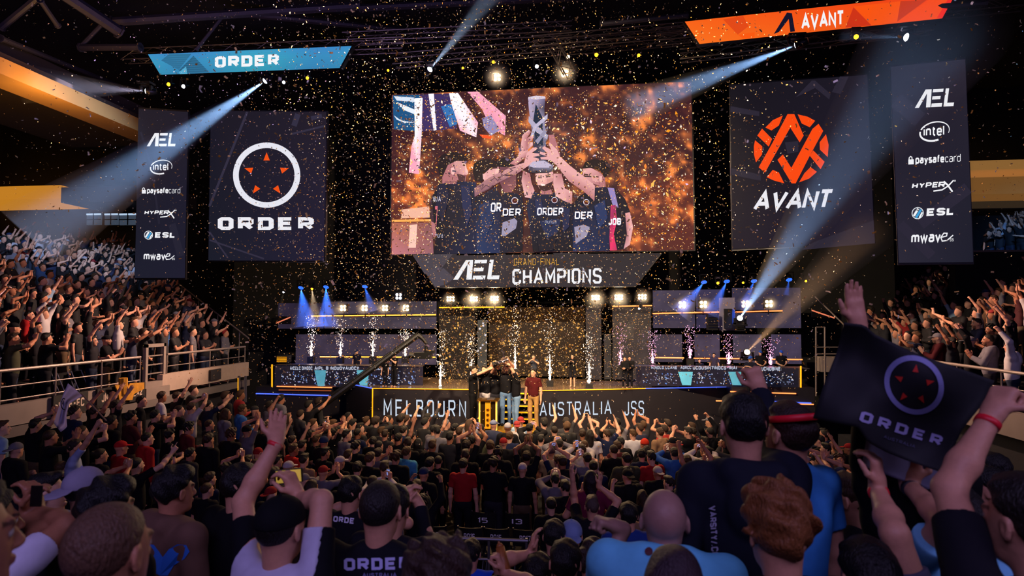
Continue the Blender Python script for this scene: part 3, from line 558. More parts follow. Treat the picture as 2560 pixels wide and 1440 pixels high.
# ------------------------------------------------------------------ stage
ZS = 2.08
A_, B_, C_ = UZ(866, 957, ZS), UZ(932, 970, ZS), UZ(1195, 973, ZS)
D_, E_ = UZ(1345, 976, ZS), UZ(1822, 966, ZS)
FACE = mat('stage_face', '211d24', 0.5, noise=0.2, scale=3); DECK = mat('stage_deck', '7a6450', 0.13, noise=0.25, scale=2, spec=0.7)
ts = thing('stage', 'raised stage with dark front reading MELBOURNE and AUSTRALIA and a glossy floor', 'stage', (-1.3, 18.2, 0)); L = local(ts)
def dn(p, z=0.0): return Vector((p.x, p.y, z))
m = MB(); X0, X1 = C_.x, D_.x; YB = 21.6
m.prism([L @ q for q in (dn(A_), dn(B_), dn(C_), Vector((X0, YB, 0)), Vector((A_.x, YB, 0)))], (0, 0, ZS - .04))
m.prism([L @ q for q in (dn(D_), dn(E_), Vector((E_.x, YB, 0)), Vector((X1, YB, 0)))], (0, 0, ZS - .04))
m.prism([L @ q for q in (Vector((X0, 19.2, 0)), Vector((X1, 19.2, 0)), Vector((X1, YB, 0)), Vector((X0, YB, 0)))], (0, 0, ZS - .04)); m.make('platform', FACE, ts)
m = MB(); o2 = Vector((0, 0, ZS - .04))
m.prism([L @ (q + o2) for q in (dn(A_), dn(B_), dn(C_), Vector((X0, 19.2, 0)), Vector((X1, 19.2, 0)), dn(D_), dn(E_), Vector((E_.x, YB, 0)), Vector((A_.x, YB, 0)))], (0, 0, .04)); m.make('deck', DECK, ts)
GL_W = mat('warm_strip', 'ffb050', emit=2.2, ec='ffa23a'); GL_O = mat('orange_strip', 'ff9050', emit=1.6, ec='ff8a4a'); GL_B = mat('blue_strip', '5070ff', emit=1.3, ec='4a68ff'); GL_Y = mat('yellow_strip', 'ffb818', emit=1.1, ec='f0a010')
def strip(name, a, b, m, parent, r=0.018): return MB().tube(L @ Vector(a), L @ Vector(b), r, n=6).make(name, m, parent)
e = Vector((0, -.02, -.01)); strip('edge_light', B_ + e, C_ + e, GL_Y, ts, .014); strip('edge_light', D_ + e, D_.lerp(E_, .55) + e, GL_Y, ts, .014); strip('edge_light', D_.lerp(E_, .55) + e, E_ + e, GL_B, ts, .014); strip('edge_light', A_ + e, B_ + e, GL_B, ts, .016)
strip('corner_light', B_ + e, dn(B_, .5) + e, GL_Y, ts, .02)
def face_text(tx, p0, p1, a, b, x0, x1, yt, yb, t, **k):
    n = (p1 - p0).cross(Vector((0, 0, 1))).normalized(); n = n if n.y < 0 else -n
    cv = Canvas(plane_map(p0 + n * .012, n), n); cv.sl = (p1.y * 0); q0, q1 = proj(a), proj(b)
    cv.sl = (q1[1] - q0[1]) / (q1[0] - q0[0]); cv.x0 = x0; cv.text(tx, x0, yb, x1, yt, t, 'cfdcec', **k); return cv.make('lettering', ts)
face_text('MELBOURNE', B_, C_, dn(B_, 1.5), dn(C_, 1.5), 959, 1192, 998, 1040, 1.15, gap=3.4, ty=.85); face_text('AUSTRALIA', D_, E_, dn(D_, 1.5), dn(E_, 1.5), 1349, 1529, 1006, 1041, 1.15, gap=2.2, ty=.85); face_text('JSS', D_, E_, dn(D_, 1.5), dn(E_, 1.5), 1561, 1610, 1003, 1039, 1.15, gap=2.2, ty=.85)
# lower podium and steps between the two stage halves
ZP = 1.12
pa, pb = UZ(1150, 1062, ZP), UZ(1345, 1062, ZP)
tp = thing('podium', 'low front podium with lit steps behind the trophy pedestal', 'podium', ((pa.x + pb.x) / 2, 17.2, 0)); L = local(tp)
MB().box(L @ Vector((pa.x, 16.5, 0)), L @ Vector((pb.x, 17.95, ZP))).make('base', FACE, tp)
n = 5
for i in range(n):
    z = ZP + (ZS - ZP) * (i + 1) / (n + 1); y = 18.0 + 1.1 * i / n
    MB().box(L @ Vector((X0 + .04, y, z - .05)), L @ Vector((X1 - .04, 19.2, z))).make('step', FACE, tp); MB().box(L @ Vector((X0 + .06, y - .02, z - .045)), L @ Vector((X1 - .06, y - .001, z - .005))).make('step_light', GL_Y, tp)
MB().lathe([(.0, 0), (.62, 0), (.64, .05), (.60, .07), (0, .07)], 40, Matrix.Translation(L @ Vector((U(1295, 1055, 16.95).x, 16.95, ZP)))).make('gold_disc', mat('gold_rim', 'c8962c', .35, .9, emit=.12, ec='ffb030'), tp, True)
# the trophy pedestal
px = U(1222, 1040, 16.75); tq = thing('pedestal', 'gold lit pedestal with an upright panel in front of the players', 'pedestal', (px.x, 16.75, ZP))
MB().box((-.27, -.2, 0), (.27, .2, .06)).box((-.30, -.24, .86), (.30, .22, .9)).make('frame', GOLD, tq); MB().box((-.245, -.16, .06), (.245, .18, .86)).make('body', mat('pedestal_body', '3a2a14', .3, .6), tq)
for x in (-.255, .215): MB().box((x, -.19, .06), (x + .04, -.13, .86)).make('edge_light', mat('gold_glow', 'ffc860', emit=1.2, ec='ffb43c'), tq)
m = MB().box((-.075, -.185, .1), (.075, -.16, .82)); m.make('emblem_panel', mat('gold_panel', 'e8a020', .4, .5, emit=.55, ec='e09014', noise=.5, scale=25), tq)
for z in (.2, .34, .48, .62): MB().lathe([(0, 0), (.05, 0), (.035, .02), (0, .02)], 12, Matrix.Translation((0, -.185, z)) @ Matrix.Rotation(math.pi / 2, 4, 'X')).make('boss', GOLD, tq)
MB().box((-.02, -.2, .9), (.18, .05, .93)).make('top_plate', STEEL, tq)
# backdrop walls and LED panels
struct(MB().box((-14, 23.2, 0), (11.5, 23.4, 11.5)).make('wall_stage_drape', BLACK))
def panel(x0, y0, x1, y1, Y, col, e, label, glow='1c1712', seed=0, group='stage wall panels', th=.1):
    a, b = U(x0, y0, Y), U(x1, y1, Y); t = thing('wall_panel', label, 'panel', ((a.x + b.x) / 2, Y, b.z), group)
    w, h = (b.x - a.x) / 2, a.z - b.z; MB().box((-w, .012, 0), (w, th, h)).make('casing', DMETAL, t)
    key = 'pn_%s' % col
    mm = MATS.get(key)
    if not mm:
        mm, tr, bs, lk = nt(key); MATS[key] = mm; tc = tr.nodes.new('ShaderNodeTexCoord'); nz = tr.nodes.new('ShaderNodeTexNoise'); nz.inputs['Scale'].default_value = 1.6; nz.inputs['Detail'].default_value = 6
        rp = tr.nodes.new('ShaderNodeValToRGB'); c = lin(col); rp.color_ramp.elements[0].position = .3; rp.color_ramp.elements[1].position = .75
        rp.color_ramp.elements[0].color = (*[v * .6 for v in c], 1); rp.color_ramp.elements[1].color = (*[v * 1.35 for v in c], 1)
        lk(tc.outputs['Object'], nz.inputs['Vector']); lk(nz.outputs['Fac'], rp.inputs[0]); lk(rp.outputs[0], bs.inputs['Emission Color']); bs.inputs['Emission Strength'].default_value = e
        bs.inputs['Base Color'].default_value = (.006, .005, .006, 1); bs.inputs['Roughness'].default_value = .5; bs.inputs['Specular IOR Level'].default_value = .15; mm.cycles.emission_sampling = 'NONE'
        if col in ('2c1b0a', '1d150e', '4a463e'):      # this part of the wall shows falling gold glitter
            vo = tr.nodes.new('ShaderNodeTexVoronoi'); vo.inputs['Scale'].default_value = 6.5; mp = tr.nodes.new('ShaderNodeMapRange'); mp.inputs['From Min'].default_value = .16; mp.inputs['From Max'].default_value = .30; mp.inputs['To Min'].default_value = 1; mp.inputs['To Max'].default_value = 0; n2 = tr.nodes.new('ShaderNodeTexNoise'); n2.inputs['Scale'].default_value = 2.2; m2 = tr.nodes.new('ShaderNodeMapRange'); m2.inputs['From Min'].default_value = .36; m2.inputs['From Max'].default_value = .5
            mu = tr.nodes.new('ShaderNodeMath'); mu.operation = 'MULTIPLY'; mi = tr.nodes.new('ShaderNodeMix'); mi.data_type = 'RGBA'; mi.inputs[7].default_value = (*lin('ffb858' if col != '4a463e' else 'f0e8f4'), 1)
            lk(tc.outputs['Object'], vo.inputs['Vector']); lk(vo.outputs['Distance'], mp.inputs['Value']); lk(tc.outputs['Object'], n2.inputs['Vector']); lk(n2.outputs['Fac'], m2.inputs['Value']); lk(mp.outputs[0], mu.inputs[0]); lk(m2.outputs[0], mu.inputs[1]); lk(mu.outputs[0], mi.inputs[0]); lk(rp.outputs[0], mi.inputs[6]); lk(mi.outputs[2], bs.inputs['Emission Color'])
    MB().box((-w, 0, 0), (w, .012, h)).make('led_face', mm, t); return t
panel(812, 754, 1091, 822, 21.4, '453c48', 1, 'dark wall panel behind the four lamps on the left stage wing, upper row')
panel(696, 758, 808, 822, 21.4, '2c2436', 1, 'dimmer upper wall panel at the outer end of the left stage wing')
panel(740, 836, 926, 912, 21.4, '3c3244', 1, 'lower wall panel of the left stage wing above the seated desk'); panel(930, 836, 1091, 912, 21.4, '4a3e4a', 1, 'lower wall panel of the left stage wing behind the crane arm')
panel(1632, 726, 1738, 820, 21.2, '40384c', 1, 'upper wall panel of the right stage wing nearest the stage middle'); panel(1740, 724, 1806, 820, 21.2, '3a3450', 1, 'upper wall panel of the right stage wing left of the grey mast'); panel(1830, 720, 2003, 820, 21.2, '3a3346', 1, 'upper wall panel of the right stage wing behind the blue beam')
panel(1636, 836, 1706, 905, 21.2, '453a48', 1, 'lower wall panel at the inner end of the right stage wing'); panel(1736, 836, 1800, 905, 21.2, '4a3e50', 1, 'second lower wall panel of the right stage wing from the stage middle'); panel(1832, 836, 1905, 908, 21.2, '4c4150', 1, 'third lower wall panel of the right stage wing from the stage middle'); panel(1928, 836, 2004, 910, 21.2, '443a50', 1, 'outermost lower wall panel of the right stage wing')
panel(1098, 768, 1188, 948, 21.0, '1d150e', 1, 'dark brown panel at the left end of the stage middle'); panel(1194, 800, 1217, 952, 20.6, '4a463e', 1, 'narrow pale column panel behind the players'); panel(1222, 768, 1462, 942, 21.6, '2c1b0a', 1, 'wide gold-brown backdrop panel in the stage middle')
panel(1464, 766, 1504, 949, 20.9, '3c322e', 1, 'narrow tan panel right of the gold backdrop'); panel(1510, 835, 1528, 948, 21.0, '3a332e', 1, 'slim dark panel between the two tan panels'); panel(1531, 766, 1629, 949, 20.9, '3f342e', 1, 'broad tan panel behind the two suited people')
def tube_light(p, q, m, label, r=.022):
    t = thing('light_tube', label, 'light', tuple((p + q) / 2), 'light tubes of the stage set'); lo = local(t)
    MB().tube(lo @ p, lo @ q, r, n=8).make('tube', m, t); b = Vector((0, .05, 0)); MB().box(lo @ (p + Vector((0, .02, -.03))), lo @ (q + Vector((0, .06, .03)))).make('bracket', DMETAL, t)
for (x0, y0, x1, y1, Y, mm, lb) in ((778, 790, 1090, 787, 21.0, GL_W, 'long lit tube below the four lamps of the left wing'), (1098, 769, 1261, 768, 20.5, GL_Y, 'gold lit tube under the lamps left of the gold backdrop'), (1531, 766, 1630, 764, 20.5, GL_O, 'orange lit tube under the lamps above the suited people'), (1632, 784, 1802, 780, 20.8, GL_O, 'orange lit tube of the right wing left of the grey mast'), (1832, 780, 1956, 777, 20.8, GL_O, 'orange lit tube of the right wing right of the grey mast'),
                               (800, 892, 1088, 893, 21.0, GL_W, 'lit tube low behind the left desk'), (1638, 894, 1710, 895, 20.8, GL_O, 'short low lit tube at the inner end of the right wing'), (1734, 896, 1905, 897, 20.8, GL_O, 'low lit tube behind the camera operator on the right wing'), (1930, 898, 2006, 899, 20.8, GL_O, 'low lit tube at the outer end of the right wing'),
                               (690, 808, 726, 793, 20.6, mat('pink_strip', 'e08060', emit=.8, ec='d87858'), 'short tilted lit tube left of the left wing'), (2030, 776, 2086, 795, 20.4, MATS['pink_strip'], 'short tilted lit tube right of the right wing')): tube_light(U(x0, y0, Y), U(x1, y1, Y), mm, lb)
# wing platforms with glass fronted desks
def wing(x0, x1, yt, yb, Y, label, strips):
    a, b = U(x0, yt, Y), U(x1, yt, Y); t = thing('wing_platform', label, 'platform', ((a.x + b.x) / 2, Y, 0), 'stage wing platforms'); lo = local(t)
    MB().box(lo @ Vector((a.x, Y, 0)), lo @ Vector((b.x, 21.3, a.z))).make('base', FACE, t)
    for (u0, v0, u1, v1, mm) in strips: p, q = U(u0, v0, Y - .05), U(u1, v1, Y - .05); MB().tube(lo @ p, lo @ q, .02, n=6).make('edge_light', mm, t)
wing(640, 826, 967, 1040, 19.0, 'low dark platform carrying the left desk', [(692, 966, 830, 969, GL_O), (640, 984, 828, 989, GL_B), (697, 975, 828, 977, mat('rust_strip', '8a4a20', emit=.5, ec='a85420'))])
wing(1829, 2036, 967, 1040, 19.2, 'low dark platform carrying the right desk', [(1826, 979, 1990, 984, GL_O), (1790, 1002, 1845, 1003, GL_O), (1850, 1000, 2028, 1008, GL_B), (1990, 1010, 2034, 1011, GL_O)])
DESKG = mat('desk_glass', '2b2a38', .12, .2, emit=.03, ec='6068a0', noise=.5, scale=6, spec=.8); TEAL = mat('teal_panel', '5fb4d0', .4, emit=.5, ec='4fa8c8', noise=.3, scale=5)
def desk(x0, x1, yt, yb, Y, label, tx, teals, post):
    a, b = U(x0, yt, Y), U(x1, yb, Y); t = thing('caster_desk', label, 'desk', ((a.x + b.x) / 2, Y, b.z), 'glass fronted desks'); lo = local(t); P = lambda x, y, d=0: lo @ U(x, y, Y + d)
    MB().box(P(x0, yt + 3), P(x1, yt, .7)).make('desk_top', STEEL, t); p, q = P(x0 + 3, yb), P(x1 - 3, yt + 4); MB().box(p, (q.x, q.y + .06, q.z)).make('front_panel', DESKG, t)
    for xs, xe in teals: p, q = P(xs, yb - 1, -.06), P(xe, yt + 14, -.06); MB().prism([p, (q.x - .06, p.y, p.z), (q.x, p.y, q.z), (p.x - .12, p.y, q.z)], (0, .05, 0)).make('lit_leg', TEAL, t)
    cv = Canvas(plane_map(U(x0, yt, Y - .03), Vector((0, -1, 0))), (0, -1, 0))
    for s, u0, u1, v0, v1 in tx: cv.text(s, u0, v1, u1, v0, 2.0, 'b8bcd0', gap=1.4)
    cv.make('lettering', t)
    # mirror image of the hall in the glass, painted on as glowing flecks
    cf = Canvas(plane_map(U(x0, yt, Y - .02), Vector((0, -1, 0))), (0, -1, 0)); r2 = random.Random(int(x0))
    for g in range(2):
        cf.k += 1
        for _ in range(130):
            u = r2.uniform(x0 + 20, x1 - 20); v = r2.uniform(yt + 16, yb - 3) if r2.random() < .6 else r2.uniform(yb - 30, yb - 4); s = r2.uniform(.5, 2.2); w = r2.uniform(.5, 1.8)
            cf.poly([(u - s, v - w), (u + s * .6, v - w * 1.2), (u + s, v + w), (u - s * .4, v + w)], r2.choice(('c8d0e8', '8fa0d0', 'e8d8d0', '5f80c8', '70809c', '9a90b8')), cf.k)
    cf.make('painted_reflection', t)
    MB().tube(P(post, yt - 1, -.05), P(post, yb + 12, -.05), .025, n=6).make('post_light', GL_Y, t)
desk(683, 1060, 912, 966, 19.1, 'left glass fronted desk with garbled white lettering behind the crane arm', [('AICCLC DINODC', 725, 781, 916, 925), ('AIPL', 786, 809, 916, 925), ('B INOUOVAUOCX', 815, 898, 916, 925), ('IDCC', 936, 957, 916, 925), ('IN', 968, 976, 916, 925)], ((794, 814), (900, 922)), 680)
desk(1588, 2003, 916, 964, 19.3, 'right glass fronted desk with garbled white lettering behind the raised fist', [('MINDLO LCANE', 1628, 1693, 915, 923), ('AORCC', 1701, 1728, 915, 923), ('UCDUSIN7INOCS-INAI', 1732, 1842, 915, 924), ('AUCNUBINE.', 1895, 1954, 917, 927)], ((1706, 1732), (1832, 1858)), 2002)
# ------------------------------------------------------------------ lamps
LENS_W = mat('warm_lens', 'ffd9a0', emit=14, ec='ffc98a'); LENS_C = mat('cool_lens', 'eef0ff', emit=9, ec='e4e8ff'); LENS_B = mat('blue_lens', '2f6bff', emit=3.2, ec='2a63ff'); LENS_A = mat('amber_lens', 'ffb020', emit=5, ec='ffa818'); LENS_D = mat('deep_blue_face', '0c1a70', emit=.8, ec='0c2aff')
GLOWS = []
def blinder(px, py, Y, nx, ny, label, power, lens=LENS_W, s=.12):
    p = U(px, py, Y); t = thing('blinder_lamp', label, 'lamp', tuple(p), 'cluster lamps facing the hall')
    MB().box((-s * nx / 2 - .02, .03, -s * ny / 2 - .02), (s * nx / 2 + .02, .16, s * ny / 2 + .02)).make('housing', DMETAL, t)
    MB().box((-.015, .08, -s * ny / 2 - .22), (.015, .12, -s * ny / 2)).make('bracket', DMETAL, t)
    for i in range(nx):
        for j in range(ny): MB().lathe([(0, 0), (s * .40, 0), (s * .34, .03), (0, .04)], 14, Matrix.Translation(((i - (nx - 1) / 2) * s, .03, (j - (ny - 1) / 2) * s)) @ Matrix.Rotation(math.pi / 2, 4, 'X')).make('lens', lens, t, True)
    l = spot((p.x, p.y - .12, p.z), (p.x * .6, 4, 1.5), power, (1, .72, .42) if lens is LENS_W else (.9, .92, 1), 120, .8, .12, 'blinder_light')
    if power > 30: GLOWS.append((p, .42 if power > 100 else .30, label))
    return t
for i, x in enumerate((857, 911, 962, 1014)): blinder(x, 770, 20.8, 2, 2, '%s of the four warm lamps in a row on the left wing, from outside in' % ('first', 'second', 'third', 'last')[i], 45)
for i, (x, y) in enumerate(((1706, 762), (1759, 761), (1864, 760), (1923, 759))): blinder(x, y, 20.6, 2, 2, ('first warm lamp on the right wing, at its inner end', 'second warm lamp on the right wing, left of the grey mast', 'warm lamp on the right wing half hidden by the blue beam', 'outermost warm lamp on the right wing')[i], 55, s=.13)
blinder(996, 741, 20.6, 2, 2, 'small cool white lamp above the left wing near the name board', 25, LENS_C)
for i, (x, y) in enumerate(((1126, 747), (1184, 747), (1236, 746), (1489, 744), (1547, 743), (1606, 742))): blinder(x, y, 20.2, 3, 2, ('dim outer six cell lamp under the left tip of the name board', 'bright six cell lamp second from left under the name board', 'bright six cell lamp left of the gold backdrop', 'bright six cell lamp right of the gold backdrop', 'bright middle lamp of the three above the suited people', 'outer six cell lamp of the three above the suited people')[i], (40, 150, 150, 150, 150, 80)[i], s=.10)
blinder(1243, 193, 18.6, 2, 2, 'left one of two bright warm lamps above the main screen', 120); blinder(1412, 183, 18.5, 2, 2, 'right one of two bright warm lamps above the main screen', 120)
def can(px, py, Y, r, aim, lens, label, cat='lamp', group='lamp cans', body=.26, face=None):
    p = U(px, py, Y); t = thing('lamp_can', label, cat, tuple(p), group); M = (Vector(aim)).normalized().to_track_quat('Z', 'Y').to_matrix().to_4x4()
    MB().lathe([(0, -body), (r * .7, -body), (r * 1.05, -.05), (r * 1.12, 0), (r * 1.0, 0), (r * .95, -.02), (0, -.02)], 18, M).make('body', DMETAL, t, True)
    if lens is LENS_B:
        MB().lathe([(0, -.018), (r * .94, -.018), (r * .94, -.01), (0, -.01)], 18, M).make('face', LENS_D, t)
        for k in range(19):
            a, q = (0, 0) if k == 0 else (k * math.pi / 3, .42) if k < 7 else (k * math.pi / 6, .78)
            MB().lathe([(0, 0), (r * .13, 0), (r * .1, .012), (0, .014)], 8, M @ Matrix.Translation((r * q * math.cos(a), r * q * math.sin(a), -.01))).make('led', LENS_B, t)
    else: MB().lathe([(0, -.012), (r * .92, -.012), (r * .6, .03), (0, .045)], 16, M).make('lens', lens, t, True)
    MB().box((-r - .04, -.02, 0), (-r - .02, .02, r + .16)).box((r + .02, -.02, 0), (r + .04, .02, r + .16)).box((-r - .04, -.02, r + .14), (r + .04, .02, r + .17)).make('yoke', DMETAL, t)
    return p
DNW = (0, -.55, -.8)
BEAMS = []          # (apex, target, length, full angle, colour, power, density, label)
for i, (x, y, tx, ty) in enumerate(((752, 720, 765, 800), (815, 718, 818, 800), (912, 717, 930, 775), (1760, 706, 1715, 760), (1817, 704, 1790, 760), (1885, 703, 1868, 745), (1973, 700, 1965, 740))):
    p = can(x, y, 20.2, .10, DNW, LENS_B, ('blue lamp at the outer end over the left wing', 'blue lamp right of the amber spot over the left wing', 'inner blue lamp over the left wing, glowing least', 'inner blue lamp over the right wing', 'second blue lamp over the right wing from inside', 'blue lamp over the right wing left of the blue beam', 'outermost blue lamp over the right wing')[i], group='blue lamps')
    BEAMS.append((p, U(tx, ty, 20.3), (1.35, 1.4, .9, 1.3, 1.2, .8, .5)[i], (40, 38, 34, 34, 32, 34, 30)[i], (.03, .16, 1.0), (1500, 1700, 560, 1000, 860, 400, 220)[i], .15, 'soft blue light haze below %s' % ('the outermost blue lamp of the left wing', 'the blue lamp beside the amber spot', 'the inner blue lamp of the left wing', 'the inner blue lamp of the right wing', 'the second blue lamp of the right wing', 'the blue lamp crossed by the bright beam', 'the outermost blue lamp of the right wing')[i]))
p = can(780, 722, 20.2, .05, DNW, LENS_A, 'small amber spot between two blue lamps on the left'); BEAMS.append((p, U(788, 800, 20.2), 1.35, 30, (1, .70, .42), 240, .25, 'narrow amber haze cone between two blue cones'))
for x, y, Y, r, c, lb in ((1795, 708, 20.2, .05, LENS_A, 'small amber lamp between two blue lamps over the right wing'), (1858, 707, 20.2, .04, LENS_A, 'small dim amber lamp over the right wing'), (2015, 703, 20.2, .04, LENS_A, 'small amber lamp at the far right above the scaffold'), (1342, 166, 18.0, .06, LENS_C, 'small bluish white lamp between the two bright lamps above the screen'), (1420, 142, 17.8, .06, LENS_W, 'small warm lamp under the lit truss arch'), (1491, 137, 17.8, .06, LENS_A, 'amber lamp right of the lit truss arch'), (1597, 138, 17.8, .05, LENS_A, 'dim amber lamp at the right end of the middle truss'), (1233, 155, 17.8, .05, LENS_A, 'dim amber lamp above the left bright lamp'), (1157, 170, 17.8, .04, LENS_A, 'dimmest amber lamp beside the white moving head'),
                       (970, 176, 17.8, .04, LENS_A, 'tiny amber lamp left of the white moving head'), (458, 216, 16.4, .06, LENS_C, 'small white lamp right of the amber one under the blue sign'), (421, 211, 16.4, .06, LENS_A, 'amber lamp under the left end of the blue sign'), (709, 206, 16.4, .05, LENS_C, 'small dim white lamp right of the moving head under the blue sign'), (768, 195, 16.4, .05, LENS_A, 'yellow lamp under the right half of the blue sign'), (2141, 92, 14.5, .06, LENS_A, 'amber lamp under the orange sign beside the grey beam')): can(x, y, Y, r, (0, -1, -.35), c, lb)
def mover(px, py, Y, aim, label, r=.095, lens=LENS_C, hang=1):
    """moving head: base, yoke and tilting head"""
    p = U(px, py, Y); t = thing('moving_head', label, 'lamp', tuple(p), 'moving head lamps'); M = Vector(aim - p).normalized().to_track_quat('Z', 'Y').to_matrix().to_4x4()
    MB().lathe([(0, -.28), (r * .8, -.27), (r * 1.1, -.12), (r * 1.15, -.01), (r, 0), (r * .95, -.02), (0, -.02)], 18, M).make('head', DMETAL, t, True); MB().lathe([(0, -.01), (r * .9, -.01), (r * .6, .02), (0, .03)], 18, M).make('lens', lens, t, True)
    s = hang; q = sorted((0, s * .19)); b = sorted((s * .19, s * .25)); MB().box((-r - .09, -.05, q[0]), (-r - .04, .05, q[1])).box((r + .04, -.05, q[0]), (r + .09, .05, q[1])).box((-r - .09, -.05, s * .18 - .03), (r + .09, .05, s * .18 + .03)).make('yoke', DMETAL, t); MB().box((-r - .1, -.13, b[0]), (r + .1, .13, b[1])).make('base', DMETAL, t); return p
BC = (.30, .54, 1.0)
for (x, y, Y, tx, ty, TY, ln, ang, c, pw, dn_, lb, bl, hg) in (
    (662, 203, 16.8, 70, 600, 13.5, 7.4, 13, BC, 19000, .085, 'white moving head shining down-left from under the blue sign', 'broad blue white beam running down-left from under the ORDER sign', 1),
    (1990, 113, 14.6, 1600, 262, 17.2, 4.6, 12, BC, 13000, .085, 'white moving head shining left from under the orange sign', 'blue white beam running left from under the AVANT sign', 1),
    (1075, 173, 17.8, 1260, -50, 15.0, 4.8, 10, (.5, .68, 1.0), 5000, .075, 'white moving head left of the main screen shining up', 'blue white beam rising from the lamp above the main screen', 1),
    (1850, 795, 19.6, 2420, -40, 6.0, 13.5, 4.9, BC, 34000, .075, 'white moving head beside the grey mast shining steeply up', 'long bright blue beam rising from the right wing to the roof', -1),
    (1868, 880, 19.0, 2450, 290, 8.0, 8.5, 5.2, (1, .52, .25), 8000, .07, 'warm moving head on the right wing shining up and outward', 'long amber beam rising from the right wing behind the hand', -1),
    (365, 228, 15.8, 150, 214, 14.8, 2.9, 18, (.75, .7, 1.0), 900, .12, 'white moving head near the amber roof beam', 'short violet white beam beside the amber roof beam', 1),
    (2265, 93, 14.2, 2140, 86, 14.0, 1.5, 15, BC, 420, .16, 'white moving head at the right under the orange sign', 'short blue beam between two lamps under the AVANT sign', 1)):
    q = U(tx, ty, TY); p = mover(x, y, Y, q, lb, hang=hg, lens=LENS_C if c[0] < .9 else LENS_W); BEAMS.append((p, q, ln, ang, c, pw, dn_, bl))
p = can(1598, 771, 19.9, .04, (-.3, -.4, -.9), LENS_C, 'tiny white lamp on the tube above the suited people'); BEAMS.append((p, U(1562, 845, 19.6), 1.05, 20, (1, .85, .7), 40, .14, 'small pale haze cone above the suited people'))
p = can(709, 730, 20.0, .04, (-.3, -.4, -.9), LENS_C, 'tiny white lamp at the far left of the set'); BEAMS.append((p, U(697, 790, 19.8), .8, 16, (1, .8, .5), 16, .14, 'small faint haze cone at the far left of the set'))
# ------------------------------------------------------------------ trusses and roof
TRM = mat('truss_metal', '5a5048', 0.45, 0.6, noise=0.2)
def truss(p, q, label, w=.34, seg=None, m=TRM, r=.02, rb=.011):
    p, q = Vector(p), Vector(q); t = thing('lighting_truss', label, 'truss', tuple((p + q) / 2), 'lighting trusses'); lo = local(t); d = (q - p); ln = d.length; d.normalize(); sd = d.cross(Vector((0, 0, 1))).normalized(); up = sd.cross(d)
    cs = [(sd * a + up * b) * w / 2 for a, b in ((-1, -1), (1, -1), (1, 1), (-1, 1))]; mb = MB(); n = seg or max(3, int(ln / (w * 1.6)))
    for c in cs: MB().tube(lo @ (p + c), lo @ (q + c), r, n=6).make('chord', m, t)
    for k in range(4):
        for i in range(n):
            a, b = p + d * ln * i / n, p + d * ln * (i + 1) / n; c0, c1 = cs[k], cs[(k + 1) % 4]
            if i % 2: c0, c1 = c1, c0
            mb.tube(lo @ (a + c0), lo @ (b + c1), rb, n=4)
    mb.make('lacing', m, t)
truss(U(312, 141, 17.7), U(1010, 112, 17.7), 'lighting truss carrying the blue sign'); truss(U(985, 152, 18.4), U(1730, 92, 18.1), 'long lighting truss above the main screen')
truss(U(1385, 112, 17.7), U(1425, 185, 17.5), 'short steep truss arm above the main screen', .3); truss(U(1330, 108, 17.6), U(1800, 66, 17.2), 'upper truss between the main screen and the orange sign', .3); truss(U(1640, 92, 16.6), U(2560, 2, 15.4), 'lighting truss carrying the orange sign')
truss(U(860, 98, 17.8), U(1430, 70, 17.8), 'faint truss above the middle, behind falling confetti', .3); truss(U(1700, 140, 16.0), U(2330, 66, 14.8), 'low truss holding lamps under the orange sign', .26)
ROOFM = mat('roof_steel', '2b2630', 0.6, 0.3, noise=0.3)
def girder(p, q, label, r=.12):
    p, q = Vector(p), Vector(q); t = thing('roof_girder', label, 'girder', tuple((p + q) / 2), 'roof girders'); lo = local(t); MB().tube(lo @ p, lo @ q, r, n=8).make('tube', ROOFM, t); f = (q - p).normalized()
    MB().tube(lo @ p, lo @ (p + f * .05), r * 1.35, n=8).tube(lo @ (q - f * .05), lo @ q, r * 1.35, n=8).make('flange', ROOFM, t)
for (x0, y0, Y0, x1, y1, Y1, r, lb) in ((150, -20, 14, 300, 80, 15.5, .16, 'violet lit sloping girder in the upper left corner'), (280, 55, 16, 900, 15, 18, .13, 'long level girder under the roof at the upper left'), (200, 119, 16, 352, 118, 16, .1, 'short level girder left of the blue sign'), (100, 0, 13, 145, 65, 14, .06, 'thin sloping strut nearest the upper left corner'), (200, 118, 16, 260, 55, 16, .06, 'thin strut rising from the short level girder'), (0, 70, 14, 110, -20, 14, .09, 'dark diagonal girder at the upper left edge'), (490, 125, 17, 570, 25, 17, .05, 'thin strut above the blue sign'), (560, 30, 18, 1000, 75, 20, .1, 'sloping girder above the right end of the blue sign'), (900, 20, 19, 1500, -10, 19, .12, 'level girder high above the middle'), (1500, 60, 16, 1720, 38, 16, .07, 'bluish bar left of the orange sign'),
                                   (2310, 20, 14.5, 2470, 8, 14, .07, 'bright edged bar behind the top of the long blue beam'), (0, 95, 13, 330, 228, 20, .07, 'sloping rail above the amber roof beam')): girder(U(x0, y0, Y0), U(x1, y1, Y1), lb, r)
spot(U(250, 100, 9), U(200, 20, 14), 420, (.4, .3, 1), 60, .8)  # violet spot added to bring out the roof girders
area(U(600, 260, 12), U(700, 60, 18), 220, (.5, .35, .9), 4, 1, 'roof_wash')  # violet wash added over the roof steel, no lamp body
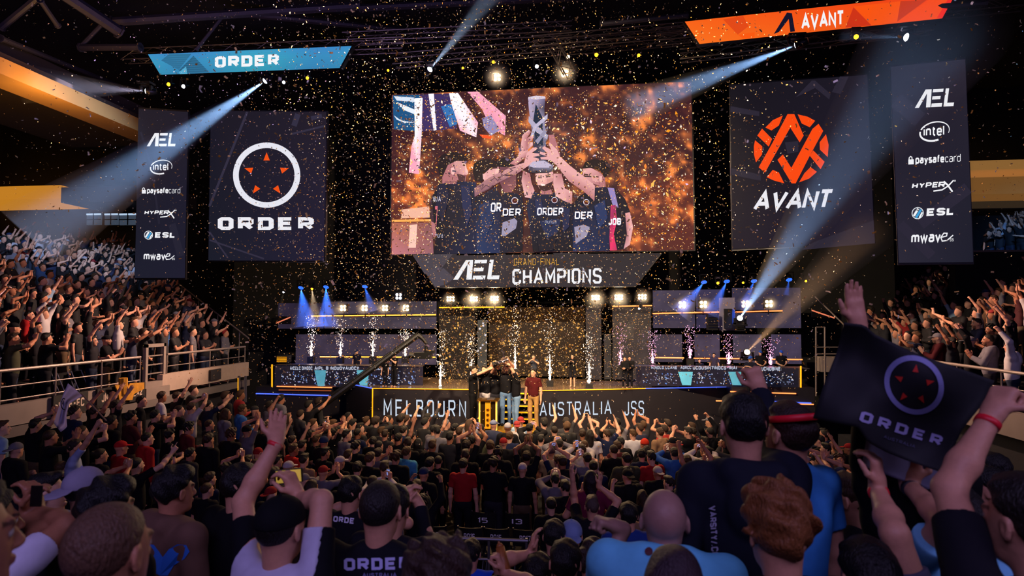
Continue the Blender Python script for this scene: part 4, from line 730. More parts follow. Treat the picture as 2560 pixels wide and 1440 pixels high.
# ------------------------------------------------------------------ set pieces left and right
t = thing('camera_crane', 'long black camera crane reaching up to the right across the left desk', 'camera crane', tuple(U(742, 1060, 15.2))); lo = local(t); a, b = U(742, 1060, 15.2), U(1046, 838, 16.6)
BLK = mat('crane_black', '060606', .45, noise=.3)
m = MB(); d = (b - a).normalized(); m.tube(lo @ (a - d * .6), lo @ b, .10, .075, 10); m.make('arm', BLK, t); MB().tube(lo @ (a + Vector((0, 0, .14))), lo @ (b + Vector((0, 0, .10))), .012, n=5).make('cable', BLK, t)
for k in (.3, .55, .8): q = a.lerp(b, k); MB().tube(lo @ q, lo @ (q + Vector((0, 0, .13))), .015, n=5).make('cable_post', BLK, t)
MB().tube(lo @ (a - d * .6), lo @ Vector((a.x - .3, a.y, 0)), .1, .16, 8).make('column', BLK, t)
c1, c2, c3 = U(1056, 846, 16.6), U(1066, 858, 16.6), U(1065, 882, 16.6); MB().tube(lo @ b, lo @ c1, .075, .06).tube(lo @ c1, lo @ c2, .06, .05).tube(lo @ c2, lo @ c3, .05, .06).make('drop_arm', BLK, t)
h = U(1060, 888, 16.6); g = lo @ h; MB().box((g.x - .26, g.y - .12, g.z - .1), (g.x + .22, g.y + .12, g.z + .08)).box((g.x + .1, g.y - .1, g.z + .06), (g.x + .3, g.y + .1, g.z + .14)).make('camera_body', BLK, t); MB().tube((g.x - .25, g.y, g.z - .02), (g.x - .42, g.y, g.z), .075, .09, 12).make('lens', BLK, t)
a = U(1818, 744, 20.5); t = thing('mast', 'grey mast with a black speaker set into it on the right wing', 'mast', (a.x, 20.5, U(1818, 826, 20.5).z)); H = a.z - t.location.z
MB().box((-.24, 0, 0), (.24, .12, H)).make('frame', mat('mast_grey', '8a8494', .5, noise=.15), t); MB().box((-.12, -.12, .06), (.12, -.005, H * .66)).make('speaker', mat('speaker_black', '0c0b10', .7), t)
for x0, y0, x1, y1, Y, lb in ((1770, 785, 1796, 825, 20.3, 'black speaker box left of the grey mast'), (1842, 800, 1864, 828, 20.2, 'dark lamp base right of the grey mast'), (691, 889, 718, 907, 19.5, 'low equipment case with yellow lit grille at the left desk end')):
    p, q = U(x0, y0, Y), U(x1, y1, Y); t = thing('speaker_box', lb, 'equipment', ((p.x + q.x) / 2, Y, q.z), 'stage equipment boxes'); w, h = (q.x - p.x) / 2, p.z - q.z; MB().box((-w, 0, 0), (w, .3, h)).make('cabinet', MATS['speaker_black'], t)
    cvp = MB()
    for k in range(5): cvp.box((-w * .9, -.015, h * (.12 + .16 * k)), (w * .9, -.002, h * (.18 + .16 * k)))
    cvp.make('grille', GL_Y if x0 < 700 else DMETAL, t)
t = thing('scaffold', 'grey scaffold platform with pale box at the right end of the stage', 'scaffold', tuple(U(2070, 935, 17.5))); lo = local(t); Pq = lambda x, y, Y=17.5: lo @ U(x, y, Y)
for x in (2040, 2062, 2098): MB().tube(Pq(x, 990), Pq(x, 818 if x < 2090 else 865), .022, n=6).make('upright', RAILM, t)
for y in (868, 885, 818): MB().tube(Pq(2040, y), Pq(2062 if y == 818 else 2105, y), .018, n=6).make('ledger', RAILM, t)
p, q = Pq(2054, 930), Pq(2110, 893); MB().box((p.x, p.y, p.z), (q.x, q.y + .4, q.z)).make('box', FASC, t)
for xs, lb in ((598, 'gold lit upright post at the left end of the stage'), (614, 'white edged barrier post left of the left desk')):
    t = thing('barrier_post', lb, 'post', tuple(U(xs, 1005, 17.6)), 'posts left of the stage'); lo = local(t); MB().tube(lo @ U(xs, 1010, 17.6), lo @ U(xs, 940, 17.6), .035, n=8).make('post', STEEL, t); MB().tube(lo @ U(xs - 3, 1003, 17.5), lo @ U(xs - 3, 945, 17.5), .012, n=6).make('edge_light', GL_Y if xs == 598 else MATS['dim_concourse'], t); MB().box((-.07, -.12, -.05), (.07, .12, 0)).make('foot', DMETAL, t)
t = thing('handrail', 'thin sloping handrail at the end of the left stand', 'handrail', tuple(U(570, 820, 19.5))); lo = local(t); MB().tube(lo @ U(432, 698, 23.5), lo @ U(622, 846, 18.8), .025, n=6).make('rail', RAILM, t)
for k in (.15, .4, .65, .9): q = U(432, 698, 23.5).lerp(U(622, 846, 18.8), k); MB().tube(lo @ q, lo @ (q - Vector((0, 0, 1))), .015, n=6).make('post', RAILM, t)
t = thing('handrail', 'thin sloping handrail at the end of the right stand', 'handrail', tuple(U(2075, 770, 18.5))); lo = local(t); MB().tube(lo @ U(2038, 742, 19.5), lo @ U(2110, 812, 18), .02, n=6).make('rail', RAILM, t); MB().tube(lo @ U(2110, 812, 18), lo @ U(2110, 880, 18), .02, n=6).make('post', RAILM, t)
p, q = U(2386, 629, 20), U(2450, 660, 20); struct(MB().box((p.x, 20, 4.4), (p.x + 3.2, 20.3, p.z)).make('wall_vomitory', WALLM)); struct(MB().box((p.x - .03, 19.95, p.z - .03), (p.x + 3.3, 20.02, p.z + .03)).make('trim_12', RAILM))
# gold board hung under the left fascia
t = thing('gold_board', 'crumpled gold board on a post below the left fascia', 'board', (XL + .2, 14.0, 1.2)); pts = [UX(x, y, XL + .25) for x, y in ((284, 962), (320, 964), (322, 958), (358, 956), (358, 972), (346, 978), (332, 985), (328, 1000), (296, 1002), (292, 978))]; lo = local(t)
MB().prism([lo @ p for p in pts], (.03, 0, 0)).make('board', mat('gold_board', 'c88a18', .6, noise=.5, scale=9, bump=.5), t); a, b = UX(308, 945, XL + .25), UX(308, 985, XL + .25); MB().tube(lo @ a, lo @ b, .09, n=8).make('post', MATS['gold_board'], t)
# ------------------------------------------------------------------ people: smooth solid modelling on a grid (union of tapered limbs)
def cap(a, b, ra, rb=None, k=.02, flat=False, neg=False): return ('c', np.array(a, float), np.array(b, float), ra, ra if rb is None else rb, k, flat, neg)
def ell(c, r, R=None, k=.02, neg=False): return ('e', np.array(c, float), np.array(r, float) if np.ndim(r) else np.array([r] * 3, float), R, k, neg)
def tf(prims, M):              # move primitives by a 4x4
    M = np.array(M); R, t = M[:3, :3], M[:3, 3]; out = []
    for p in prims:
        if p[0] == 'c': out.append(('c', R @ p[1] + t, R @ p[2] + t, *p[3:]))
        else: out.append(('e', R @ p[1] + t, p[2], R if p[3] is None else R @ p[3], *p[4:]))
    return out
def sdf_mesh(prims, h, cuts=(), disp=None, smooth=1):
    lo = np.full(3, 1e9); hi = -lo
    for p in prims:
        if p[-1]: continue
        if p[0] == 'c': r = max(p[3], p[4]); a, b = np.minimum(p[1], p[2]) - r, np.maximum(p[1], p[2]) + r
        else: r = p[2].max() if p[3] is not None else p[2]; a, b = p[1] - r, p[1] + r
        lo = np.minimum(lo, a); hi = np.maximum(hi, b)
    lo -= 3 * h; hi += 3 * h; n = np.ceil((hi - lo) / h).astype(int) + 1
    ax = [lo[i] + h * np.arange(n[i], dtype=np.float32) for i in range(3)]; D = np.full(n, 1.0, np.float32)
    for p in prims:
        k = p[5] if p[0] == 'c' else p[4]; m = k + 2.5 * h
        if p[0] == 'c': r = max(p[3], p[4]); a, b = np.minimum(p[1], p[2]) - r - m, np.maximum(p[1], p[2]) + r + m
        else: r = p[2].max() if p[3] is not None else p[2]; a, b = p[1] - r - m, p[1] + r + m
        i0 = np.clip(np.floor((a - lo) / h).astype(int), 0, n); i1 = np.clip(np.ceil((b - lo) / h).astype(int) + 1, 0, n)
        if (i1 <= i0).any(): continue
        X, Y, Z = ax[0][i0[0]:i1[0], None, None], ax[1][None, i0[1]:i1[1], None], ax[2][None, None, i0[2]:i1[2]]
        if p[0] == 'c':
            A, ba = p[1], p[2] - p[1]; x, y, z = X - A[0], Y - A[1], Z - A[2]; L2 = max(1e-9, float(ba @ ba)); dt = x * ba[0] + y * ba[1] + z * ba[2]; t = np.clip(dt / L2, 0, 1)
            d = np.sqrt((x - ba[0] * t) ** 2 + (y - ba[1] * t) ** 2 + (z - ba[2] * t) ** 2) - (p[3] + (p[4] - p[3]) * t)
            if p[6]: d = np.maximum(d, (dt - L2) / math.sqrt(L2))
        else:
            x, y, z = X - p[1][0], Y - p[1][1], Z - p[1][2]
            if p[3] is not None: R = p[3]; x, y, z = (R[0, 0] * x + R[1, 0] * y + R[2, 0] * z, R[0, 1] * x + R[1, 1] * y + R[2, 1] * z, R[0, 2] * x + R[1, 2] * y + R[2, 2] * z)
            r = p[2]; k0 = np.sqrt((x / r[0]) ** 2 + (y / r[1]) ** 2 + (z / r[2]) ** 2); k1 = np.sqrt((x / r[0] ** 2) ** 2 + (y / r[1] ** 2) ** 2 + (z / r[2] ** 2) ** 2); d = k0 * (k0 - 1) / np.maximum(k1, 1e-6)
        sl = (slice(i0[0], i1[0]), slice(i0[1], i1[1]), slice(i0[2], i1[2])); o = D[sl]
        if p[-1]: hh = np.clip(.5 + .5 * (-d - o) / max(k, 1e-4) * 1.0, 0, 1); D[sl] = o + (-d - o) * hh + k * hh * (1 - hh)
        else: hh = np.clip(.5 + .5 * (d - o) / max(k, 1e-4), 0, 1); D[sl] = d + (o - d) * hh - k * hh * (1 - hh)
    X, Y, Z = ax[0][:, None, None], ax[1][None, :, None], ax[2][None, None, :]
    if disp is not None: D += disp(X, Y, Z)
    for c in cuts: D = np.maximum(D, c(X, Y, Z))
    D[0] = D[-1] = 1; D[:, 0] = D[:, -1] = 1; D[:, :, 0] = D[:, :, -1] = 1
    return surfnet(D, lo, h, smooth)
def surfnet(D, lo, h, smooth=1):
    s = D < 0; cs = [(a, b, c) for a in (0, 1) for b in (0, 1) for c in (0, 1)]; N = np.array(D.shape) - 1
    cnt = np.zeros(N, np.int8)
    for a, b, c in cs: cnt += s[a:a + N[0], b:b + N[1], c:c + N[2]]
    act = (cnt > 0) & (cnt < 8); I = np.argwhere(act); idx = np.full(N, -1, np.int32); idx[act] = np.arange(len(I))
    v = np.stack([D[I[:, 0] + a, I[:, 1] + b, I[:, 2] + c] for a, b, c in cs], 1); P = np.zeros((len(I), 3)); w = np.zeros(len(I))
    for i, ca in enumerate(cs):
        for j, cb in enumerate(cs):
            if j <= i or sum(abs(p - q) for p, q in zip(ca, cb)) != 1: continue
            va, vb = v[:, i], v[:, j]; mk = (va < 0) != (vb < 0); t = np.where(mk, va / np.where(mk, va - vb, 1), 0)
            P += mk[:, None] * (np.array(ca) + t[:, None] * (np.array(cb) - np.array(ca))); w += mk
    V = lo + h * (I + P / w[:, None]); Fs = []
    for d in range(3):
        e = [slice(None)] * 3; f = [slice(None)] * 3; e[d] = slice(0, -1); f[d] = slice(1, None); a, b = s[tuple(e)], s[tuple(f)]; K = np.argwhere(a != b); u, w_ = (d + 1) % 3, (d + 2) % 3
        K = K[(K[:, u] > 0) & (K[:, w_] > 0) & (K[:, u] < N[u]) & (K[:, w_] < N[w_])]
        def at(du, dw): Q = K.copy(); Q[:, u] += du; Q[:, w_] += dw; return idx[Q[:, 0], Q[:, 1], Q[:, 2]]
        q = np.stack([at(-1, -1), at(0, -1), at(0, 0), at(-1, 0)], 1); fl = ~a[K[:, 0], K[:, 1], K[:, 2]]; q[fl] = q[fl][:, ::-1]; Fs.append(q)
    Fq = np.concatenate(Fs)
    for _ in range(smooth):
        A = np.zeros_like(V); n = np.zeros(len(V))
        for i, j in ((0, 1), (1, 2), (2, 3), (3, 0)):
            for p, q in ((i, j), (j, i)): n += np.bincount(Fq[:, p], minlength=len(V)); A += np.stack([np.bincount(Fq[:, p], V[Fq[:, q], k], len(V)) for k in range(3)], 1)
        V = V + .45 * (A / np.maximum(n, 1)[:, None] - V)
    return V, Fq
def nrm(v): v = np.array(v, float); return v / (np.linalg.norm(v) + 1e-12)
def hand(W, d, n, kind='flat', side=1, s=1.0):
    """palm, four fingers of unequal length and a thumb; d: toward the fingertips, n: out of the palm, side: +1 thumb on d x n"""
    W = np.array(W, float); d = nrm(d); n = np.array(n, float); n = nrm(n - d * (n @ d)); t = np.cross(d, n) * side; P = []
    for o in (-.026, -.009, .009, .026): P.append(cap(W + t * o * .75 * s, W + d * .082 * s + t * o * s, .0165 * s, .0150 * s, .012))
    P.append(cap(W - d * .03 * s, W + d * .02 * s, .026 * s, .027 * s, .02))
    c = {'flat': (.10, .14, .1), 'wave': (-.02, .22, .2), 'fist': (1.45, 1.6, .9), 'grip': (.75, .8, .45), 'cup': (.35, .45, .3)}.get(kind, (.1, .2, .1)); spread = {'wave': .17, 'flat': .07}.get(kind, .03)
    for i, (o, ln) in enumerate(((.029, .070), (.0105, .080), (-.0095, .074), (-.028, .058))):
        cc = (.05, .05, .05) if kind == 'point' and i == 0 else (1.45, 1.6, .9) if kind == 'point' else c
        p = W + d * (.088 - .004 * abs(i - 1)) * s + t * o * s; a = 0.0; f0 = nrm(d + t * spread * (1.5 - i) / 1.5); k = 1 + .12 * ((i * 7) % 3 - 1)
        for sg, (l, r) in enumerate(((.46, .0098), (.30, .0090), (.24, .0082))):
            a += cc[sg] * k; f = f0 * math.cos(a) + n * math.sin(a); q = p + f * ln * l * s; P.append(cap(p, q, r * s, r * .93 * s, .005)); p = q
    b = W + d * .022 * s + t * .026 * s; fold = {'fist': .9, 'grip': .7, 'cup': .45}.get(kind, .12)
    e1 = nrm(d * .62 + t * .75 + n * fold * .6); e2 = nrm(d * .95 + t * (.35 - fold * .5) + n * fold * .7); q = b + e1 * .042 * s; P += [cap(b, q, .0135 * s, .0115 * s, .010), cap(q, q + e2 * .03 * s, .0112 * s, .010 * s, .004), cap(q + e2 * .03 * s, q + e2 * .052 * s, .010 * s, .008 * s, .004)]
    return P
HEADP = [ell((0, -.014, .028), (.075, .094, .090)), ell((0, .020, -.034), (.060, .070, .080), k=.03), ell((0, .034, -.084), (.041, .046, .032), k=.025), ell((0, .070, -.098), (.019, .018, .017), k=.02), cap((0, .086, .014), (0, .106, -.026), .0085, .0135, .012), ell((.012, .096, -.031), (.010, .011, .008), k=.008), ell((-.012, .096, -.031), (.010, .011, .008), k=.008),
         cap((-.034, .080, .026), (.034, .080, .026), .0105, .0105, .015), ell((.032, .099, .006), (.015, .012, .0095), k=.012, neg=True), ell((-.032, .099, .006), (.015, .012, .0095), k=.012, neg=True), ell((.031, .0745, .006), (.0125, .0125, .0115), k=.003), ell((-.031, .0745, .006), (.0125, .0125, .0115), k=.003),
         ell((0, .089, -.056), (.024, .012, .0068), k=.006), ell((0, .087, -.066), (.021, .012, .007), k=.005)]
def ears():
    L = []
    for s in (-1, 1): R = np.array(Matrix.Rotation(s * .35, 3, 'Z')); L += [ell((s * .079, -.006, -.002), (.0085, .020, .033), R, .008), ell((s * .086, -.002, .002), (.005, .010, .018), R, .004, neg=True)]
    return L
HEADP += ears()
def headM(C, yaw=0, pitch=0, roll=0): return Matrix.Translation(Vector(C)) @ Matrix.Rotation(yaw, 4, 'Z') @ Matrix.Rotation(pitch, 4, 'X') @ Matrix.Rotation(roll, 4, 'Y')
def ik(S, W, hint, l1=.295, l2=.265):
    S, W = np.array(S, float), np.array(W, float); v = W - S; L = np.linalg.norm(v); m = (l1 + l2) * .995
    if L > m: W = S + v / L * m; v = W - S; L = m
    a = (l1 * l1 - l2 * l2 + L * L) / (2 * L); hgt = math.sqrt(max(0, l1 * l1 - a * a)); u = v / L; q = np.array(hint, float); q = q - u * (q @ u)
    return S + u * a + nrm(q) * hgt, W
class Pose:
    """joints of one standing figure in its own frame: feet at the origin, facing +Y, 1.75 m tall"""
    def __init__(s, R=None, L=None, yaw=0., pitch=0., roll=0., lean=(0, 0), top='tee', wide=1.0, hood=False, twist=0., hunch=0., beard=False, legs='stand', short=False, hz=0.):
        s.top, s.hood, s.wide, s.beard, s.legs, s.short = top, hood, wide, beard, legs, short
        lx, ly = lean; sh = lambda x, y, z: np.array([x + lx * max(0, z - .95), y + ly * max(0, z - .95), z]); s.sh = sh; s.arms = []
        ct, st = math.cos(twist), math.sin(twist)
        for sd, A in ((1, R), (-1, L)):
            A = A or {}; W = np.array(A.get('w', (.24 * sd + .02 * sd, .04, .80)), float)
            up = np.clip((W[2] - 1.35) / .6, 0, 1); S = sh(*(np.array([sd * (.185 * wide - .035 * up), -.005 + .02 * up, 1.42 + .055 * up]))); S = np.array([S[0] * ct - S[1] * st, S[0] * st + S[1] * ct, S[2]])
            E, W = ik(S, W, A.get('hint', (sd * .6, -.6, -.4)))
            if 'e' in A: E = S + nrm(np.array(A['e'], float) - S) * .295; W = E + nrm(W - E) * .265
            fd = A.get('d'); fd = nrm(W - E) if fd is None else nrm(fd); n = A.get('n', (-sd * .7, .5, 0)); s.arms.append((S, E, W, fd, n, A.get('k', 'cup'), sd))
        s.neck = sh(0, -.012, 1.46); s.hc = sh(0, .014 + hunch, 1.615 + hz) + np.array([math.sin(roll) * .05, -math.sin(pitch) * .05, 0]); s.HM = headM(s.hc, yaw, pitch, roll)
    def skin(s):
        sh = s.sh; P = tf(HEADP, s.HM); nk = np.array(s.HM @ Vector((0, -.022, -.055)))
        P += [cap(s.neck - [0, 0, .03], nk, .046, .056, .02), cap(sh(-.1, -.005, 1.385), sh(.1, -.005, 1.385), .044, .044, .03), cap(sh(0, -.005, 1.32), sh(0, 0, 1.0), .085, .09, .05), cap((0, 0, 1.0), (0, 0, .93), .10, .10, .05)]
        for S, E, W, d, n, k, sd in s.arms: P += [cap(sh(sd * .09, -.008, 1.385), S, .046, .046, .03), cap(S, E, .050, .041, .03), cap(E, E + (W - E) * .35, .041, .042, .02), cap(E + (W - E) * .35, W, .042, .026, .02)] + hand(W + d * .02, d, n, k, sd)
        for x in (-1, 1): P += [cap((x * .085, 0, .92), (x * .095, .02, .5), .07, .05, .04), cap((x * .095, .02, .5), (x * .1, -.01, .1), .05, .036, .03), cap((x * .1, -.02, .05), (x * .11, .12, .035), .035, .03, .03)]
        return P
    def shirt(s):
        sh, w = s.sh, s.wide; e = .012 if s.top in ('hoodie', 'jacket') else 0; P = [ell(sh(0, -.006, 1.27), (.180 * w + e, .122 * w + e, .215), k=.06), ell(sh(0, .005, 1.06), (.168 * w + e, .122 * w + e, .235), k=.06), cap(sh(-.150 * w, -.008, 1.395), sh(.150 * w, -.008, 1.395), .068 + e, .068 + e, .05), cap(sh(-.065, -.018, 1.450), sh(.065, -.018, 1.450), .048, .048, .04)]
        for S, E, W, d, n, k, sd in s.arms:
            P.append(cap(sh(sd * .10 * w, -.008, 1.385), S, .072 + e, .058 + e, .05))
            if s.top in ('hoodie', 'jacket', 'long'): P += [cap(S, E, .060 + e, .054 + e * .6, .03), cap(E, E + (W - E) * .93, .056 + e * .6, .040 + e * .4, .025, True)]
            else: P.append(cap(S, S + (E - S) * .66, .060, .062, .03, True))
        if s.hood: P += [cap(sh(-.07, -.075, 1.47), sh(.07, -.075, 1.47), .052, .052, .03), cap(sh(-.095, -.03, 1.47), sh(-.055, .06, 1.43), .032, .026, .03), cap(sh(.095, -.03, 1.47), sh(.055, .06, 1.43), .032, .026, .03), ell(sh(0, -.125, 1.37), (.10, .045, .11), k=.03)]
        else: P += [ell(sh(0, .032, 1.543), (.061, .066, .052), k=.01, neg=True)]
        return P
    def trousers(s):
        P = [ell((0, -.01, .93), (.165 * s.wide, .122, .13), k=.05)]; kz = .52
        for x in (-1, 1):
            P += [cap((x * .088, -.005, .90), (x * .1, .02, kz), .088, .066, .035)]
            if not s.short: P += [cap((x * .1, .02, kz), (x * .105, -.01, .07), .066, .058, .03)]
        return P
    def shoe(s, x): return [ell((x * .105, .045, .045), (.048, .135, .042), k=.02), cap((x * .105, -.03, .06), (x * .105, -.03, .10), .05, .05, .03)]
def fold_fn(seed, amp=.006):
    r = np.random.default_rng(seed); W_ = r.normal(size=(5, 3)) * np.array([14, 14, 9]); ph = r.uniform(0, 6, 5)
    def f(X, Y, Z):
        o = 0
        for w, p in zip(W_, ph): o = o + np.sin(w[0] * X + w[1] * Y + w[2] * Z + p)
        return (o * amp / 2.2).astype(np.float32)
    return f
HEM = {'tee': .87, 'hoodie': .86, 'jacket': .84, 'long': .87, 'jersey': .86}
def shirt_mesh(ps, h, seed=1): z0 = HEM[ps.top]; return sdf_mesh(ps.shirt(), h, [lambda X, Y, Z: z0 - Z], fold_fn(seed, .007 if h < .012 else .004))
def trousers_mesh(ps, h, seed=1): return sdf_mesh(ps.trousers(), h, [lambda X, Y, Z: (.50 if ps.short else .05) - Z], fold_fn(seed + 50, .005))
def hair_mesh(style, h=.007):
    base = dict(c=(0, -.014, .033), r=(.081, .101, .096)); cuts = []; P = [ell(base['c'], base['r'])]; dp = None
    line = lambda a, b, dy=0.0: (lambda X, Y, Z: ((Y - a - dy) * .74 - (Z - b) * .67) + 0 * X)
    r = np.random.default_rng(len(style) * 7 + 3)
    def bumps(amp, fq):
        Wv = r.normal(size=(6, 3)) * fq; ph = r.uniform(0, 6, 6)
        def f(X, Y, Z):
            o = 0
            for w, p in zip(Wv, ph): o = o + np.sin(w[0] * X + w[1] * Y + w[2] * Z + p)
            return (o * amp / 2.5).astype(np.float32)
        return f
    cuts = [line(.028, .055)]
    if style == 'buzz': P = [ell(base['c'], (.0785, .0985, .0935))]
    elif style == 'short': P += [ell((0, .01, .075), (.068, .085, .058), k=.03)]; dp = bumps(.004, 55)
    elif style == 'fade': P = [ell((0, -.014, .033), (.0775, .0975, .094)), ell((0, .004, .088), (.066, .088, .045), k=.015), cap((-.03, .06, .1), (.03, .06, .105), .026, .026, .02)]; dp = bumps(.003, 60)
    elif style == 'curly': P = [ell((0, -.012, .046), (.094, .112, .105)), ell((0, .03, .1), (.075, .075, .05), k=.03)]; dp = bumps(.013, 62); cuts = [line(.04, .05)]
    elif style == 'messy': P = [ell((0, -.014, .040), (.088, .108, .100)), ell((.02, .02, .095), (.07, .08, .05), k=.03)]; dp = bumps(.010, 42)
    elif style == 'long': P += [cap((0, -.055, -.02), (0, -.07, -.20), .078, .07, .05), ell((.062, -.01, -.07), (.028, .05, .12), k=.03), ell((-.062, -.01, -.07), (.028, .05, .12), k=.03)]; cuts = [lambda X, Y, Z: np.minimum((Y - .028) * .74 - (Z - .055) * .67, (Y - .022) + 0 * Z) + 0 * X]; dp = bumps(.004, 40)
    elif style == 'bun': P += [ell((0, -.115, .06), .04, k=.02)]; dp = bumps(.003, 50)
    return sdf_mesh(P, h, cuts, dp)
def cap_mesh(back=False, h=.007):
    P = [ell((0, -.012, .045), (.084, .105, .088))]; V1, F1 = sdf_mesh(P, h, [lambda X, Y, Z: (.030 - Z) + 0 * X + 0 * Y]); R = np.array(Matrix.Rotation(-.12, 3, 'X'))
    V2, F2 = sdf_mesh([ell((0, .115, .034), (.068, .078, .0095), R), ell((0, -.012, .134), .009)], min(h, .006)); V = np.concatenate([V1, V2]); Fq = np.concatenate([F1, F2 + len(V1)])
    if back: V = V * np.array([-1, -1, 1]) + np.array([0, -.024, 0])
    return V, Fq
HAIRC = {}
def hair_me(style):
    if style not in HAIRC:
        V, Fq = cap_mesh(style == 'capback') if style.startswith('cap') else beanie_mesh() if style == 'beanie' else hair_mesh(style); HAIRC[style] = mesh_obj('cap' if style.startswith('cap') else 'beanie' if style == 'beanie' else 'hair', V, Fq, CLOTH if style.startswith('cap') or style == 'beanie' else HAIR, smooth=True, link=False)
    return HAIRC[style]
def beanie_mesh(): return sdf_mesh([ell((0, -.014, .045), (.086, .106, .098)), cap((-.02, -.01, .03), (.02, -.01, .03), .082, .082, .02)], .008, [lambda X, Y, Z: (.018 - Z) + 0 * X + 0 * Y])
def paint_head(V, HM, hairc=(.02, .014, .01), beard=False):
    M = np.array(HM.inverted()); p = V @ M[:3, :3].T + M[:3, 3]; A = np.zeros((len(V), 4), np.float32); x, y, z = np.abs(p[:, 0]), p[:, 1], p[:, 2]; near = (np.abs(p) < .13).all(1) & (y > .03)
    def put(m, c, a): A[m & near] = (*c, a)
    if beard: put((z < -.036) & (z > -.125) & (y < .2) & (x < .075), hairc, .75)
    put((z > .021) & (z < .034) & (x > .012) & (x < .05) & (y > .055), hairc, .8); put((z > -.070) & (z < -.050) & (x < .025) & (y > .082), (.30, .10, .09), .6)
    e = np.hypot(x - .031, z - .006); put((e < .0125) & (y > .06), (.55, .52, .5), .9); put((e < .006) & (y > .06), (.02, .015, .012), 1); return A
def body_me(ps, h, hairc=(.02, .014, .01), sm=1):
    V, Fq = sdf_mesh(ps.skin(), h, smooth=sm); me = mesh_obj('person', V, Fq, SKIN, smooth=True, link=False); a = me.attributes.new('paint', 'FLOAT_COLOR', 'POINT'); a.data.foreach_set('color', paint_head(V, ps.HM, hairc, ps.beard).ravel()); return me
def inst(name, me, parent=None, col=None, M=None):
    o = bpy.data.objects.new(name, me); COL.objects.link(o)
    if parent: o.parent = parent
    if M is not None: o.matrix_local = M
    if col: o.color = (*col, 1)
    return o
SKINS = [lin(c) for c in ('d8a286', 'c98f72', 'e0ac90', 'b87a5c', '9a6448', 'd49a80', 'c48a6c')]; HAIRS = [lin(c) for c in ('14100e', '1c1410', '2c1c12', '0e0c0c', '3a2414', '20160f', '4a3018')]
# phone held by somebody, a thing of its own
def make_phone(M, label, lit=True, group=None, c='7d8ac8'):
    o = MB().box((-.037, -.005, -.075), (.037, .005, .075)).make('phone', mat('phone_black', '0c0c10', .3)); o.matrix_world = M; tag(o, label, 'phone', group)
    if lit: s = MB().box((-.033, -.007, -.066), (.033, -.0045, .066)).make('phone_screen', mat('phone_screen_%s' % c, c, .3, emit=.8, ec=c, noise=.0), o)
    MB().box((-.028, .005, .045), (-.008, .008, .068)).make('camera_bump', MATS['phone_black'], o); return o
# ------------------------------------------------------------------ single people in the foreground and on the stage
def decal(name, obj, parent, polys, col, off=.004, cast=True):
    """print lettering or a mark onto cloth: every corner lies on the cloth as seen in the photograph"""
    bpy.context.view_layer.update(); M = obj.matrix_world; Mi = M.inverted(); bv = BVHTree.FromPolygons([v.co[:] for v in obj.data.vertices], [p.vertices[:] for p in obj.data.polygons])
    V, Fc = [], []; o = Mi @ C0
    for P in polys:
        pts = []
        for q in P:
            d = (Mi.to_3x3() @ ray(*q)).normalized(); h = bv.ray_cast(o, d)
            if h[0] is None: pts = None; break
            n = h[1] if h[1].dot(d) < 0 else -h[1]; pts.append(M @ (h[0] + n * off / max(M.median_scale, .1)))
        if pts: k = len(V); V += pts; Fc.append(tuple(range(k, k + len(pts))))
    if not V: return None
    bpy.context.view_layer.update(); Pi = parent.matrix_world.inverted(); return mesh_obj(name, [Pi @ v for v in V], Fc, mat('print_' + col, col, .7), parent)
def rot2(polys, x0, y0, a): c, s = math.cos(a), math.sin(a); return [[(x0 + (x - x0) * c - (y - y0) * s, y0 + (x - x0) * s + (y - y0) * c) for x, y in P] for P in polys]
def ring_at(name, ps, i, s0, col, parent, r=.034, w=.018, t=.9):
    S, E, W, d, n, k, sd = ps.arms[i]; a = E + (W - E) * t; q = Vector(W - E).to_track_quat('Z', 'Y'); M = Matrix.Translation(Vector(a)) @ q.to_matrix().to_4x4()
    return MB().lathe([(r * .8, -w / 2), (r, -w / 2), (r, w / 2), (r * .8, w / 2)], 20, M, closed=False).make(name, mat('band_' + col, col, .45), parent, True)
